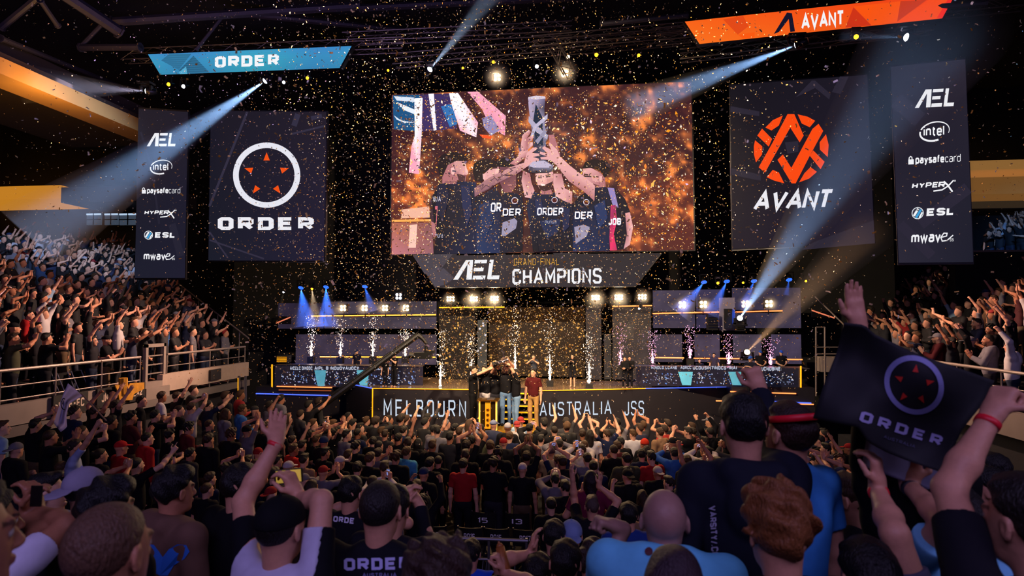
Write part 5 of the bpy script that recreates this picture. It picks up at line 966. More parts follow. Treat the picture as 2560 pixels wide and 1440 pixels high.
def fg(label, top, Y, rz=0., s=1., skin=0, hair='short', hc='14100e', shirt='0e0d12', tr='14141c', h=.0065, R=None, L=None, yoke=None, bands=(), group=None, shoes=False, capc='101014', ttop='tee', tname=None, **kw):
    def loc_pose(O=None):
        def cv(A):
            if not A: return None
            A = dict(A)
            if O is None: A = {}
            else:
                T = lambda q: np.array((Matrix.Rotation(-rz, 3, 'Z') @ (U(*q) - O)) / s)
                if 'p' in A:
                    w = A.pop('p'); A['w'] = T(w)
                    if 'dp' in A: dx, dy, dY = A.pop('dp'); A['d'] = T((w[0] + dx, w[1] + dy, w[2] + dY)) - A['w']
                if 'ep' in A: A['e'] = T(A.pop('ep'))
                if 'nw' in A: A['n'] = np.array(Matrix.Rotation(-rz, 3, 'Z') @ Vector(A.pop('nw')))
            return A
        return Pose(R=cv(R), L=cv(L), top=ttop, **kw)
    p0 = loc_pose(); O = U(top[0], top[1], Y) - Matrix.Rotation(rz, 3, 'Z') @ Vector(p0.hc + np.array([0, 0, .128 if hair not in ('curly', 'messy') else .15])) * s
    ps = loc_pose(O); hcl = lin(hc); b = inst('person', body_me(ps, h, hcl), None, SKINS[skin] if isinstance(skin, int) else lin(skin)); b.location = O; b.rotation_euler = (0, 0, rz); b.scale = (s, s, s); tag(b, label, 'person', group)
    nm = tname or {'tee': 'shirt', 'jersey': 'shirt', 'long': 'shirt'}.get(ttop, ttop); seed = int(abs(top[0])) % 97 + 1
    if yoke:
        z0 = HEM[ttop]; P = ps.shirt(); fn = fold_fn(seed, .007); yc = (lambda X, Y_, Z: .235 - np.abs(X) - .25 * (Z - 1.3) + 0 * Y_) if yoke[1] == 'sleeve' else (lambda X, Y_, Z: yoke[1] + .25 * np.abs(X) - Z); a = sdf_mesh(P, h, [lambda X, Y_, Z: z0 - Z, lambda X, Y_, Z: -yc(X, Y_, Z)], fn)
        o = inst(nm, mesh_obj(nm, *a, CLOTH, smooth=True, link=False), b, lin(shirt))
        for sg in ((-1, 1) if yoke[1] == 'sleeve' else (0,)):
            c = sdf_mesh(P, h, [yc] + ([lambda X, Y_, Z: -sg * X + 0 * Y_ + 0 * Z] if sg else []), fn); nn_ = 'sleeve' if sg else 'yoke'; inst(nn_, mesh_obj(nn_, *c, CLOTH, smooth=True, link=False), o, lin(yoke[0]))
    else: o = inst(nm, mesh_obj(nm, *shirt_mesh(ps, h, seed), CLOTH, smooth=True, link=False), b, lin(shirt))
    inst('trousers', mesh_obj('trousers', *trousers_mesh(ps, .013), CLOTH, smooth=True, link=False), b, lin(tr))
    if hair: inst('cap' if hair.startswith('cap') else 'beanie' if hair == 'beanie' else 'hair', hair_me(hair), b, lin(capc) if hair in ('cap', 'capback', 'beanie') else hcl, ps.HM)
    if hair in ('cap', 'capback'): inst('hair', hair_me('buzz'), b, hcl, ps.HM)
    if shoes:
        for x in (-1, 1): inst('shoe', mesh_obj('shoe', *sdf_mesh(ps.shoe(x), .012), CLOTH, smooth=True, link=False), b, lin('d8d4d8' if shoes == 'w' else '18161a'))
    for i, c, t in bands: ring_at('wristband', ps, i, s, c, b, t=t)
    b['_ps'] = 0; del b['_ps']; return b, o, ps
T_ = lambda tx, x0, y0, x1, y1, t=2.0, a=0., **k: rot2(text2d(tx, x0, y1, x1, y0, t, sub=.6, **k), x0, y1, a)
# near rows, from left to right
fg('person with short light-brown hair seen close from behind, head cut by the lower edge', (280, 1252), 1.34, -.08, 1.0, 3, 'buzz', '5c4030', '100e14', wide=1.0, h=.006)
fg('dark-haired person in blue cut by the left edge, closest to the viewer', (-100, 1205), 1.15, -.45, 1.0, 3, 'short', '1a1210', '2440b8', h=.006)
fg('black-haired person in black tee right behind the light-brown head', (272, 1186), 2.3, -.25, 1.0, 3, 'messy', '0a090b', '0c0b10')
fg('person in grey backward cap and lilac-grey tee behind the black-haired one', (217, 1167), 3.1, -.3, 1.0, 1, 'capback', '14100e', '8f8ba6', capc='8d879c', pitch=.1)
_, _, ps = fg('person in white tee at the left edge holding a phone up in both hands', (-30, 1228), 2.05, -.5, 1.0, 4, 'short', '1a1412', 'c6c2d4', ttop='jersey', R=dict(p=(112, 1288, 2.3), dp=(-6, -30, 0), nw=(-1, 0, .2), k='grip', ep=(124, 1350, 2.15)), L=dict(p=(70, 1290, 2.3), dp=(8, -30, 0), nw=(1, 0, .2), k='grip', ep=(40, 1380, 2.15)))
make_phone(Matrix.Translation(U(91, 1240, 2.2)) @ Matrix.Rotation(.05, 4, 'Y') @ Matrix.Rotation(.25, 4, 'Z') @ Matrix.Scale(.55, 4), 'dark phone held up by the person in white at the left edge', False)
fg('black-haired person in black tee with light on the face, left of the grey cap', (117, 1182), 3.2, -.9, 1.0, 2, 'fade', '0d0b0c', '0e0d12')
_, o, ps = fg('person in brown hoodie with a blue winged print low on the back', (439, 1160), 3.05, -.45, 1.0, 3, 'messy', '0d0b0c', '6a4d40', ttop='hoodie', hood=True, wide=1.08)
decal('back_print', o, o, [[(x, y) for x, y in P] for P in ([(366, 1358), (385, 1362), (398, 1378), (408, 1392), (400, 1438), (385, 1430), (372, 1400)], [(408, 1392), (424, 1372), (445, 1360), (466, 1362), (474, 1378), (462, 1396), (436, 1412), (420, 1438), (400, 1438)])], '2a6fd0')
fg('dark-haired person in plain black tee with bare arm hanging, right of the brown hoodie', (602, 1160), 3.2, -.4, 1.0, 1, 'short', '100d0d', '0c0c11', wide=1.04)
_, o, ps = fg('person in black cap and white jersey raising one arm with a red wristband', (706, 1240), 2.2, -.25, 1.0, 1, 'cap', '120e0c', 'b9b6cc', yoke=('0e0e14', 'sleeve'), ttop='jersey', capc='0d0d11', L=dict(p=(690, 1108, 2.55), dp=(4, -60, .1), nw=(.55, -.8, 0), k='flat', hint=(-.6, -.2, -.5)), R=dict(p=(742, 1246, 2.5), dp=(-22, -50, 0), nw=(-1, .1, .2), k='grip', ep=(800, 1312, 2.25)), bands=((1, 'e02a34', .97), (0, 'e02a34', .94)))
make_phone(Matrix.Translation(U(722, 1190, 2.52)) @ Matrix.Rotation(.2, 4, 'Z') @ Matrix.Rotation(1.5, 4, 'Y') @ Matrix.Scale(.8, 4), 'gold-tinted phone held by the person in the black cap', True, c='a88a3c')
_, o, ps = fg('person in grey and black ORDER jersey left of the buzz-cut head', (878, 1192), 4.3, -.2, 1.0, 1, 'short', '0e0c0c', '8d8aa4', yoke=('111117', 1.27), ttop='jersey', R=dict(w=(.12, .28, 1.5), k='grip'), L=dict(w=(-.12, .28, 1.5), k='grip'))
decal('lettering', o.children[0], o, T_('ORDE', 834, 1290, 886, 1304, 2.0, .12, gap=1.6), 'd0cde0', .006); decal('lettering', o, o, T_('M/A', 856, 1320, 886, 1334, 1.6, .1), '3a3848', .006)
b10, o, ps = fg('buzz-cut person in black ORDER tee in the lower middle, seen from behind', (954, 1197), 2.42, -.05, 1.03, 1, 'buzz', '1a1514', '101118', wide=1.12, h=.006, hz=-.015)
decal('lettering', o, o, T_('ORDER', 862, 1397, 1026, 1427, 2.0, -.02, gap=1.6), 'a8a8d4', .006); decal('lettering', o, o, T_('AUSTRALIA', 908, 1433, 992, 1443, 1.6, -.01), '6a6a98', .006)
fg('person in dark long sleeves filming with a lit phone, hidden behind the buzz-cut head', (985, 1215), 3.1, -.1, 1.0, 1, 'short', '0e0c0c', '14141c', ttop='long', R=dict(p=(1050, 1264, 3.5), dp=(-14, -26, 0), nw=(-1, .1, 0), k='grip', hint=(.25, 0, -1)), L=dict(p=(1012, 1264, 3.5), dp=(8, -26, 0), nw=(1, .2, 0), k='grip', hint=(-.2, 0, -1)))
make_phone(Matrix.Translation(U(1029, 1238, 3.52)) @ Matrix.Scale(.62, 4), 'bright phone filming the stage right of the buzz-cut head', True, c='b8b0c8')
fg('curly dark-brown head in the lower middle, cut by the lower edge', (1092, 1350), 1.65, 0., 1.0, 1, 'curly', '33221c', '0f0d12', h=.006)
fg('dark-haired child in bright blue tee beyond the curly head', (1178, 1349), 5.0, .05, .95, 1, 'short', '120e0d', '1e48c8', h=.009)
fg('dark-haired person at the lower edge with one hand raised beside the stick', (1345, 1385), 3.6, 0., 1.0, 1, 'short', '110e0e', '101016', h=.008, L=dict(p=(1330, 1385, 3.7), dp=(3, -30, 0), k='cup', nw=(1, 0, 0)))
_, o, _ = fg('dark-haired person with a red collar at the lower edge', (1413, 1351), 3.3, 0., 1.0, 1, 'short', '100e0f', '101016', h=.008)
MB().lathe([(.066, 0), (.074, .0), (.072, .035), (.064, .03)], 24, Matrix.Translation((0, -.004, 1.462)), False).make('collar', mat('red_collar', 'c02028', .7), o, True)
fg('brown-haired person right of the red collar', (1476, 1344), 3.9, .1, 1.0, 1, 'messy', '2a1c16', '121218', h=.008)
fg('dark-haired person left of the blue and grey trucker cap', (1385, 1300), 4.6, 0., 1.0, 1, 'short', '120f0f', '0e0e14', h=.009)
fg('person in blue-grey trucker cap near the lower middle', (1428, 1300), 4.7, .1, 1.0, 1, 'capback', '14100e', '101018', h=.009, capc='6f80a8')
fg('buzz-cut person in black tee with both bare arms raised wide', (1480, 1240), 6.9, 0., 1.0, 1, 'fade', '4a3a34', '101016', h=.009, R=dict(p=(1518, 1232, 7.1), dp=(3, -14, 0), k='cup', ep=(1533, 1275, 7.)), L=dict(p=(1434, 1228, 7.1), dp=(-2, -14, 0), k='cup', ep=(1440, 1278, 7.)))
fg('long-haired person in dark red top behind the wide raised arms', (1476, 1175), 7.9, 0., 1.0, 1, 'long', '1c1014', '6a1c38', h=.009, R=dict(w=(.16, .2, 1.2)), L=dict(w=(-.16, .2, 1.2)))
fg('dark-haired person in blue tee with red neckline left of the bald head', (1571, 1256), 5.6, .1, 1.0, 1, 'short', '100e0e', '1c3478', h=.009)
_, o, ps = fg('bald person in light-blue tee with a round maroon logo below the neck', (1660, 1216), 2.3, -.12, 1.03, '9c7468', None, '3a2c28', '62b4d8', wide=1.12, h=.006, hunch=.05, hz=-.065, L=dict(p=(1556, 1322, 2.55), dp=(-40, -14, -.02), nw=(0, 0, -1), k='fist', hint=(-.3, -.3, -1)))
decal('logo', o, o, [[(1622 + 10 * math.cos(t * .4), 1380 + 10 * math.sin(t * .4)) for t in range(16)]], '4a1420', .005)
fg('person with parted dark-brown hair in front of the light-blue tee', (1682, 1362), 1.78, 0., 1.0, 1, 'long', '32222a', '141218', h=.006)
b17, o, ps = fg('tall person in dark navy hoodie with white lettering down the sleeve, fist raised', (1857, 982), 2.42, .05, 1.04, 1, 'short', '0a0a0c', '171a26', ttop='hoodie', hood=True, wide=.92, h=.006, R=dict(p=(1902, 985, 2.9), dp=(-14, -40, 0), nw=(-.3, 1, 0), k='fist', ep=(1925, 1120, 2.7)), L=dict(w=(-.20, .12, .92), e=(-.245, -.04, 1.15), k='fist'))
decal('lettering', o, o, rot2(text2d('VARSITY/.CO', 1790, 1262 + 17, 1790 + 128, 1262, 1.7, sub=.5, gap=1.3), 1790, 1262, 1.50), 'b4b2c8', .006)
_, o, ps = fg('person in bright blue tee with a red headband beside the navy hoodie', (1970, 1006), 2.52, .55, 1.0, 1, 'short', '2c1c16', '3a86cc', wide=.98, h=.0065, pitch=.15)
M = ps.HM; MB().lathe([(.0, 0), (.001, 0)], 3).make('x', BLACK) if 0 else None
hb = MB().lathe([(.088, -.013), (.0915, -.013), (.0915, .013), (.088, .013)], 28, Matrix.Scale(1.2, 4, (0, 1, 0)), False).make('headband', mat('red_band', 'e8142c', .5, emit=.0), o.parent, True); hb.matrix_local = M @ Matrix.Translation((0, -.014, .075)) @ Matrix.Rotation(-.35, 4, 'X')
decal('logo', o, o, [[(2007 + 4 * math.cos(t * .5), 1119 + 8 * math.sin(t * .5)) for t in range(13)]], '4a1420', .005)
fg('person with bushy ginger curls at the lower right, seen from behind', (1941, 1205), 1.86, .18, 1.0, 1, 'curly', '7c4a26', '121016', h=.006)
_, o, ps = fg('brown-haired person in black tee with glasses, head turned to the stage', (2131, 1186), 3.2, .65, 1.0, 1, 'fade', '3a2618', '0f0f14', h=.007)
g = MB().box((-.062, .098, .0), (-.008, .103, .004)).box((.008, .098, .0), (.062, .103, .004)).box((-.062, .098, -.03), (-.008, .103, -.026)).box((.008, .098, -.03), (.062, .103, -.026)).box((-.008, .098, -.008), (.008, .103, -.004)).box((-.075, .0, -.004), (-.071, .1, .0)).box((.071, .0, -.004), (.075, .1, .0)).make('glasses', mat('glasses_black', '0a0a0c', .3), o.parent); g.matrix_local = ps.HM @ Matrix.Translation((0, 0, .018))
fg('person in dusty pink tee beyond the blue tee at the right', (2073, 1200), 4.8, .5, 1.0, 1, 'buzz', '2a1c16', '9a6a66', h=.009, L=dict(w=(-.2, .3, 1.55), k='cup'))
fg('person in dark jacket in profile at the right, before the lower tiers', (2477, 1132), 4.4, 1.1, 1.0, 1, 'short', '141010', '121216', ttop='jacket', h=.009); fg('person with glasses in black at the right below the one in a jacket', (2463, 1166), 3.6, 1.1, 1.0, 1, 'short', '100e0e', '0e0e12', h=.009)
fg('dark-haired person at the lower edge holding the white card from below', (2168, 1350), 2.0, .1, 1.0, 1, 'short', '100d0d', '565468', h=.0065, wide=1.1, R=dict(p=(2198, 1236, 2.28), dp=(-2, -40, 0), nw=(-.8, .6, 0), k='grip', ep=(2248, 1368, 2.05)), bands=((0, 'e02a34', .95),))
fg('person in pale blue tee behind the raised bare arm, reaching up to the card', (2388, 1212), 2.35, .1, 1.0, 1, 'short', '14100e', '7cc4ec', h=.0065, wide=1.05, L=dict(p=(2286, 1228, 2.35), dp=(2, -36, 0), nw=(.7, .7, 0), k='fist', ep=(2335, 1350, 2.2)), bands=((1, '26262e', .92),))
b20, o, ps = fg('dark-haired person at the right edge gripping the black flag with a raised bare arm', (2562, 1190), 1.78, .35, 1.02, 1, 'short', '1a1210', '16151c', h=.006, wide=1.1, L=dict(p=(2466, 1062, 2.0), dp=(26, -50, .02), nw=(.9, .4, 0), k='fist', ep=(2366, 1200, 1.95)), bands=((1, 'e02030', .93),))
fg('person hidden behind the black flag, one open hand raised at its upper corner', (2262, 990), 2.55, 0., 1.0, 1, 'short', '100d0d', '0c0c10', ttop='long', h=.0065, L=dict(p=(2146, 806, 2.42), dp=(-10, -60, 0), nw=(.4, -1, 0), k='flat', ep=(2180, 960, 2.48)))
# the black flag between the two fists
def coons(top, right, bot, left, n=28):
    def pl(P, t): P = np.array(P, float); L = np.r_[0, np.cumsum(np.linalg.norm(np.diff(P, axis=0), axis=1))]; t = t * L[-1]; return np.array([np.interp(t, L, P[:, k]) for k in (0, 1)])
    G = np.zeros((n + 1, n + 1, 2)); c = [np.array(q, float) for q in (top[0], top[-1], bot[0], bot[-1])]
    for j in range(n + 1):
        for i in range(n + 1):
            u, v = i / n, j / n; G[j, i] = (1 - v) * pl(top, u) + v * pl(bot, u) + (1 - u) * pl(left, v) + u * pl(right, v) - ((1 - u) * (1 - v) * c[0] + u * (1 - v) * c[1] + (1 - u) * v * c[2] + u * v * c[3])
    return G
def cloth_flag(name, label, cat, G, Yf, m, th=.004):
    n = G.shape[0] - 1; t = thing(name, label, cat, tuple(U(*G[n // 2, n // 2], Yf(.5, .5)))); lo = local(t); V = []; nl = (n + 1) ** 2
    for dz in (0, th):
        for j in range(n + 1):
            for i in range(n + 1): V.append(lo @ U(G[j, i, 0], G[j, i, 1], Yf(i / n, j / n) + dz))
    Fc = []
    for j in range(n):
        for i in range(n): a = j * (n + 1) + i; q = (a, a + n + 1, a + n + 2, a + 1); Fc += [q, tuple(x + nl for x in q[::-1])]
    bd = [i for i in range(n)] + [n + (n + 1) * j for j in range(n)] + [(n + 1) * n + n - i for i in range(n)] + [(n + 1) * (n - j) for j in range(n)]
    for a, b in zip(bd, bd[1:] + bd[:1]): Fc.append((a, b, b + nl, a + nl))
    return t, mesh_obj('cloth', V, Fc, m, t, True)
FLAGM = mat('flag_black', '0d0e13', .75, noise=.3, scale=5, bump=.2)
G = coons([(2110, 806), (2162, 812), (2185, 835), (2300, 888), (2420, 928), (2486, 952)], [(2486, 952), (2463, 1002), (2405, 1075), (2356, 1182)], [(2032, 1046), (2100, 1060), (2145, 1068), (2170, 1106), (2213, 1130), (2266, 1151), (2356, 1182)], [(2110, 806), (2092, 880), (2060, 960), (2032, 1046)])
fl, fo = cloth_flag('team_flag', 'black flag with a pale ring, red darts and ORDER lettering held between two hands', 'flag', G, lambda u, v: 2.24 - .06 * u + .035 * math.sin(u * 7 + v * 3) + .03 * math.sin(v * 6 - u * 4) + .05 * v * (1 - u), FLAGM)
bpy.context.view_layer.update(); L2 = []
for i in range(64):
    a, b = 2 * math.pi * i / 64, 2 * math.pi * (i + 1) / 64; L2.append([(2285 + rx * math.cos(t) + 0.10 * r * math.sin(t), 962 + r * math.sin(t) * 1.0) for rx, r, t in ((73, 73, a), (73, 73, b), (60, 60, b), (60, 60, a))])
decal('ring_print', fo, fo, L2, '8a8cc0', .003); L2 = []
for k in range(5):
    t = -math.pi / 2 + 2 * math.pi * k / 5 + .12; u = (math.cos(t), math.sin(t)); w = (-u[1], u[0]); L2.append([(2285 + 73 * (a * u[0] + b * w[0]), 962 + 73 * (a * u[1] + b * w[1])) for a, b in ((.70, 0), (.44, .10), (.44, -.10))])
decal('dart_print', fo, fo, L2, 'd02a1c', .003); decal('lettering', fo, fo, T_('ORDER', 2146, 1026, 2362, 1052, 2.0, .30, gap=3.2), '9c98c4', .003); decal('lettering', fo, fo, T_('AUSTRALIA', 2206, 1086, 2290, 1094, 1.4, .32), '44445c', .003)
G = coons([(2166, 1096), (2250, 1136), (2346, 1168)], [(2346, 1168), (2340, 1200), (2332, 1228)], [(2154, 1164), (2240, 1196), (2332, 1228)], [(2166, 1096), (2160, 1130), (2154, 1164)], 10)
cloth_flag('white_card', 'creased white card held up below the black flag', 'card', G, lambda u, v: 2.38 + .01 * math.sin(u * 9), mat('white_card', 'a8a6c4', .7, noise=.08))
# pale flag at the left with its pole, held by a person in pale blue
G = coons([(170, 958), (188, 972), (206, 990)], [(206, 990), (172, 1010), (166, 1040), (168, 1068), (152, 1080)], [(134, 1058), (142, 1068), (152, 1080)], [(170, 958), (158, 985), (146, 1020), (134, 1058)], 16)
PFY = 8.4
def translucent(m, k):     # thin cloth or card lets the stage light through
    t = m.node_tree; b = t.nodes['Principled BSDF']; tr = t.nodes.new('ShaderNodeBsdfTranslucent'); tr.inputs['Color'].default_value = b.inputs['Base Color'].default_value; mx = t.nodes.new('ShaderNodeMixShader'); mx.inputs[0].default_value = k; t.links.new(b.outputs[0], mx.inputs[1]); t.links.new(tr.outputs[0], mx.inputs[2]); t.links.new(mx.outputs[0], t.nodes['Material Output'].inputs[0])
fl2, fo2 = cloth_flag('pale_flag', 'pale lilac flag with a dark ring mark waved over the crowd at the left', 'flag', G, lambda u, v: PFY + .04 * math.sin(u * 8 + v * 2), mat('flag_pale', 'e4dcff', .7, noise=.06)); lo = local(fl2); translucent(MATS['flag_pale'], .6); translucent(MATS['white_card'], .4)
MB().tube(lo @ U(203, 984, PFY + .03), lo @ U(266, 1052, PFY + .03), .010, n=8).make('pole', mat('flag_pole', '8a6a58', .5), fl2)
bpy.context.view_layer.update(); decal('ring_print', fo2, fo2, [[(160 + rx * math.cos(t), 1010 + ry * math.sin(t)) for rx, ry, t in ((7.5, 15, a * .2 + 1.2), (7.5, 15, a * .2 + 1.4), (5.2, 12, a * .2 + 1.4), (5.2, 12, a * .2 + 1.2))] for a in range(20)] + [[(158, 1000), (166, 1006), (160, 1014), (156, 1010)]], '1c1a38', .004)
fg('person in pale blue shirt holding the pole of the pale flag', (190, 1098), 8.5, -.9, 1.0, 1, 'short', '2a1c16', '9aa4cc', h=.010, R=dict(p=(250, 1052, 8.45), dp=(8, -10, 0), k='fist', hint=(.5, 0, -.5)))
# bat-shaped inflatable stick and the hand around it belong to the person at the lower edge
t = thing('cheer_stick', 'worn orange-brown cheering stick standing up at the lower edge', 'cheering stick', tuple(U(1266, 1440, 3.2))); lo = local(t); a, b = U(1270, 1450, 3.2), U(1250, 1368, 3.25); d = (b - a).normalized()
MB().tube(lo @ a, lo @ b, .030, .024, 14).tube(lo @ b, lo @ (b + d * .02), .024, .012, 14).make('tube', mat('stick_orange', '9c5a28', .5, noise=.5, scale=18, bump=.2), t, True); MB().tube(lo @ (b + d * .018), lo @ (b + d * .03), .008, .006, 8).make('tip', MATS['stick_orange'], t)
fg('person at the lower edge whose fist grips the cheering stick', (1236, 1446), 3.1, 0., .95, 1, 'short', '14100e', '16161c', h=.008, R=dict(p=(1262, 1432, 3.22), dp=(-10, -26, 0), nw=(-1, 0, 0), k='fist'))
# ---------------- players and staff on the stage
TP = (1250, 905, 17.0)
PL = dict(h=.011, shoes=True)
fg('player in black at the left of the trophy group, arm stretched to the trophy', (1184, 915), 17.1, -1.75, 1.0, 0, 'fade', '1a1210', '101014', 'tr' and '0e0e12', R=dict(p=(1226, 922, 16.9), k='grip', dp=(20, -10, 0)), L=dict(p=(1232, 918, 17.2), k='grip', dp=(20, -10, 0)), group='players lifting the trophy', **PL)
fg('second player from the left in the trophy group, behind the pedestal', (1211, 914), 17.45, 2.7, 1.0, 0, 'short', '1a1210', '121218', 'b8b4bc', R=dict(p=(1234, 912, 17.1), k='grip', dp=(6, -16, 0)), L=dict(p=(1238, 914, 17.0), k='grip', dp=(6, -16, 0)), group='players lifting the trophy', **PL)
fg('middle player of the trophy group facing the hall in a black cap', (1238, 916), 17.5, 3.14, 1.0, 0, 'cap', '1a1210', '121218', '2a2a34', R=dict(p=(1228, 915, 17.1), k='grip', dp=(6, -16, 0)), L=dict(p=(1262, 912, 17.1), k='grip', dp=(-4, -16, 0)), group='players lifting the trophy', beard=True, **PL)
fg('bearded player in jeans right of the pedestal facing the hall', (1265, 913), 17.3, 3.2, 1.0, 0, 'short', '1c1410', '121218', '5f7ea8', R=dict(p=(1256, 906, 17.0), k='grip', dp=(0, -16, 0)), L=dict(p=(1272, 902, 17.0), k='grip', dp=(-6, -14, 0)), group='players lifting the trophy', beard=True, **PL)
fg('rightmost player of the trophy group in ripped jeans, turned to the trophy', (1289, 922), 17.2, 2.0, 1.0, 0, 'fade', '1a1210', '121218', '6c8cb4', L=dict(p=(1266, 906, 17.05), k='grip', dp=(-12, -10, 0)), R=dict(p=(1272, 908, 16.9), k='grip', dp=(-14, -10, 0)), group='players lifting the trophy', **PL)
fg('person in maroon shirt and khaki trousers right of the trophy group', (1333, 922), 17.3, 2.8, .97, 0, 'short', '17100e', '4a1418', 'a8824e', **PL)
t = thing('trophy', 'silver column trophy lifted above the players in front of the stage', 'trophy', tuple(U(1252, 906, 16.95)), rz=0); SIL = mat('trophy_silver', 'c8c4d4', .22, 1.0, noise=.1); M = Matrix.Rotation(1.25, 4, 'Y') @ Matrix.Scale(.85, 4)
MB().lathe([(0, -.28), (.11, -.28), (.11, -.25), (.085, -.22), (.08, -.16), (0, -.16)], 24, M).make('base', mat('trophy_base', '1a181e', .3, .5), t, True); MB().lathe([(0, -.16), (.055, -.16), (.06, .1), (.075, .24), (.085, .28), (.07, .28), (0, .24)], 24, M).make('column', SIL, t, True)
m = MB()
for k in range(2):
    P = [M @ Vector((.072 * math.cos(2.2 * math.pi * i / 20 + k * math.pi), .072 * math.sin(2.2 * math.pi * i / 20 + k * math.pi), -.13 + .3 * i / 20)) for i in range(21)]
    for a, b in zip(P, P[1:]): m.tube(a, b, .014, n=6)
m.make('ribbon', SIL, t, True)
ST = dict(h=.012)
fg('photographer on the stage behind the steps in a dark shirt with pale vest', (1334, 887), 19.4, 3.0, .60, 0, 'short', '3a2a1c', '343a48', R=dict(w=(.1, .3, 1.45), k='grip'), L=dict(w=(-.1, .3, 1.45), k='grip'), **ST)
fg('person in black short dress standing right of the photographer', (1431, 886), 19.2, 2.9, .59, 0, 'long', '1c1410', '101014', short=True, ttop='long', R=dict(w=(.12, .25, 1.35)), L=dict(w=(-.12, .25, 1.35)), **ST)
fg('left one of two people in black suits near the right desk', (1562, 892), 18.85, 2.9, .55, 0, 'short', '1a1210', '121216', ttop='jacket', R=dict(w=(.08, .26, 1.1)), L=dict(w=(-.05, .26, 1.12)), **ST); fg('right one of two people in black suits near the right desk', (1574, 891), 19.0, 3.0, .555, 0, 'short', '1a1210', '121216', ttop='jacket', R=dict(w=(.08, .26, 1.1)), L=dict(w=(-.05, .26, 1.12)), **ST)
fg('person with headset seated behind the left desk under the second spark jet', (892, 874), 20.0, 3.0, .62, 2, 'cap', '14100e', '1a1c30', capc='20305c', **ST); fg('dark figure with a camera standing before the left desk', (986, 882), 18.7, 2.6, .62, 2, 'cap', '14100e', '0d0d12', capc='0d0d12', R=dict(w=(.1, .3, 1.4)), L=dict(w=(-.1, .3, 1.4)), **ST); fg('dark figure standing left of the one with a camera', (963, 898), 18.8, 2.9, .50, 2, 'short', '14100e', '0d0d12', **ST)
fg('person in dark top with blue cap behind the right desk', (1901, 876), 20.2, 3.1, .66, 2, 'cap', '14100e', '14141c', capc='2a58c0', R=dict(w=(.1, .25, 1.05)), L=dict(w=(-.1, .25, 1.05)), **ST); fg('outermost person with blue cap behind the right desk', (1953, 876), 20.2, 3.1, .66, 2, 'cap', '14100e', '14141c', capc='2a58c0', R=dict(w=(.1, .25, 1.05)), L=dict(w=(-.1, .25, 1.05)), **ST)
fg('person bending behind the right desk, second lit leg', (1785, 883), 20.2, 2.6, .58, 2, 'short', '14100e', '3a3450', **ST); fg('person sitting low behind the right desk near its first lit leg', (1749, 897), 20.2, 3.0, .55, 2, 'short', '14100e', '14141c', **ST)
fg('camera operator with blue lit cap standing before the right desk', (1876, 890), 18.6, 2.4, .72, 2, 'cap', '14100e', '15182c', capc='2a58c0', R=dict(w=(.1, .3, 1.3)), L=dict(w=(-.15, .3, 1.3)), **ST)  # blue rim light put into the cap colour
# ------------------------------------------------------------------ the crowd
A2 = lambda x, y, z, k, **q: dict(R=dict(w=(x, y, z), k=k, **q), L=dict(w=(-x, y, z), k=k, **q))
POSES = [('standing', {}), ('clapping', dict(R=dict(w=(.05, .30, 1.27), k='flat', d=(-.1, .5, .9), n=(-1, 0, 0)), L=dict(w=(-.05, .30, 1.27), k='flat', d=(.1, .5, .9), n=(1, 0, 0)))), ('clapping', dict(R=dict(w=(.05, .34, 1.55), k='flat', d=(-.1, .3, 1), n=(-1, 0, 0)), L=dict(w=(-.05, .34, 1.55), k='flat', d=(.1, .3, 1), n=(1, 0, 0)), yaw=.2)),
         ('clapping', dict(R=dict(w=(.05, .25, 1.84), k='flat', d=(-.1, .1, 1), n=(-1, 0, 0)), L=dict(w=(-.05, .25, 1.84), k='flat', d=(.1, .1, 1), n=(1, 0, 0)), pitch=.1)), ('cheering', A2(.36, .14, 1.9, 'wave')), ('cheering', A2(.25, .18, 1.93, 'fist')), ('waving', dict(R=dict(w=(.28, .18, 1.95), k='wave'), L=dict(w=(-.1, .28, 1.2), k='cup'))), ('waving', dict(L=dict(w=(-.26, .2, 1.95), k='fist'), yaw=-.15)),
         ('filming', dict(R=dict(w=(.07, .34, 1.60), k='grip', d=(-.1, .1, 1), n=(-1, .3, 0)), L=dict(w=(-.07, .34, 1.60), k='grip', d=(.1, .1, 1), n=(1, .3, 0)))), ('filming', dict(R=dict(w=(.08, .32, 1.80), k='grip', d=(-.1, .1, 1), n=(-1, .3, 0)), L=dict(w=(-.06, .32, 1.80), k='grip', d=(.1, .1, 1), n=(1, .3, 0)))), ('pointing', dict(R=dict(w=(.22, .42, 1.75), k='point', d=(.1, .6, .8)), L=dict(w=(-.2, .1, 1.0), k='cup'))),
         ('standing', dict(R=dict(w=(.12, .22, 1.18), k='fist', d=(-1, .2, .2)), L=dict(w=(-.12, .24, 1.2), k='fist', d=(1, .2, .2)), yaw=.3)), ('standing', dict(yaw=-.25, lean=(.03, .05)))]
TOPN = {'tee': 'tee', 'hoodie': 'hoodie'}
PROTO = []
for i, (nm, kw) in enumerate(POSES):
    for tp in (('tee', 'hoodie') if i in (0, 1, 5, 8, 11) else ('tee',)):
        ps = Pose(top=tp, hood=tp == 'hoodie', beard=i % 3 == 1, **kw); P = dict(name=nm, top=tp, ps=ps, body=body_me(ps, .0115, sm=1), shirt=mesh_obj('shirt', *shirt_mesh(ps, .013, i + 1), CLOTH, smooth=True, link=False), tr=mesh_obj('trousers', *trousers_mesh(ps, .02, i), CLOTH, smooth=True, link=False))
        hb = .034; P['low'] = [sdf_mesh(ps.skin(), .031, smooth=0), shirt_mesh(ps, .036, i + 1), trousers_mesh(ps, .05, i)]; PROTO.append(P)
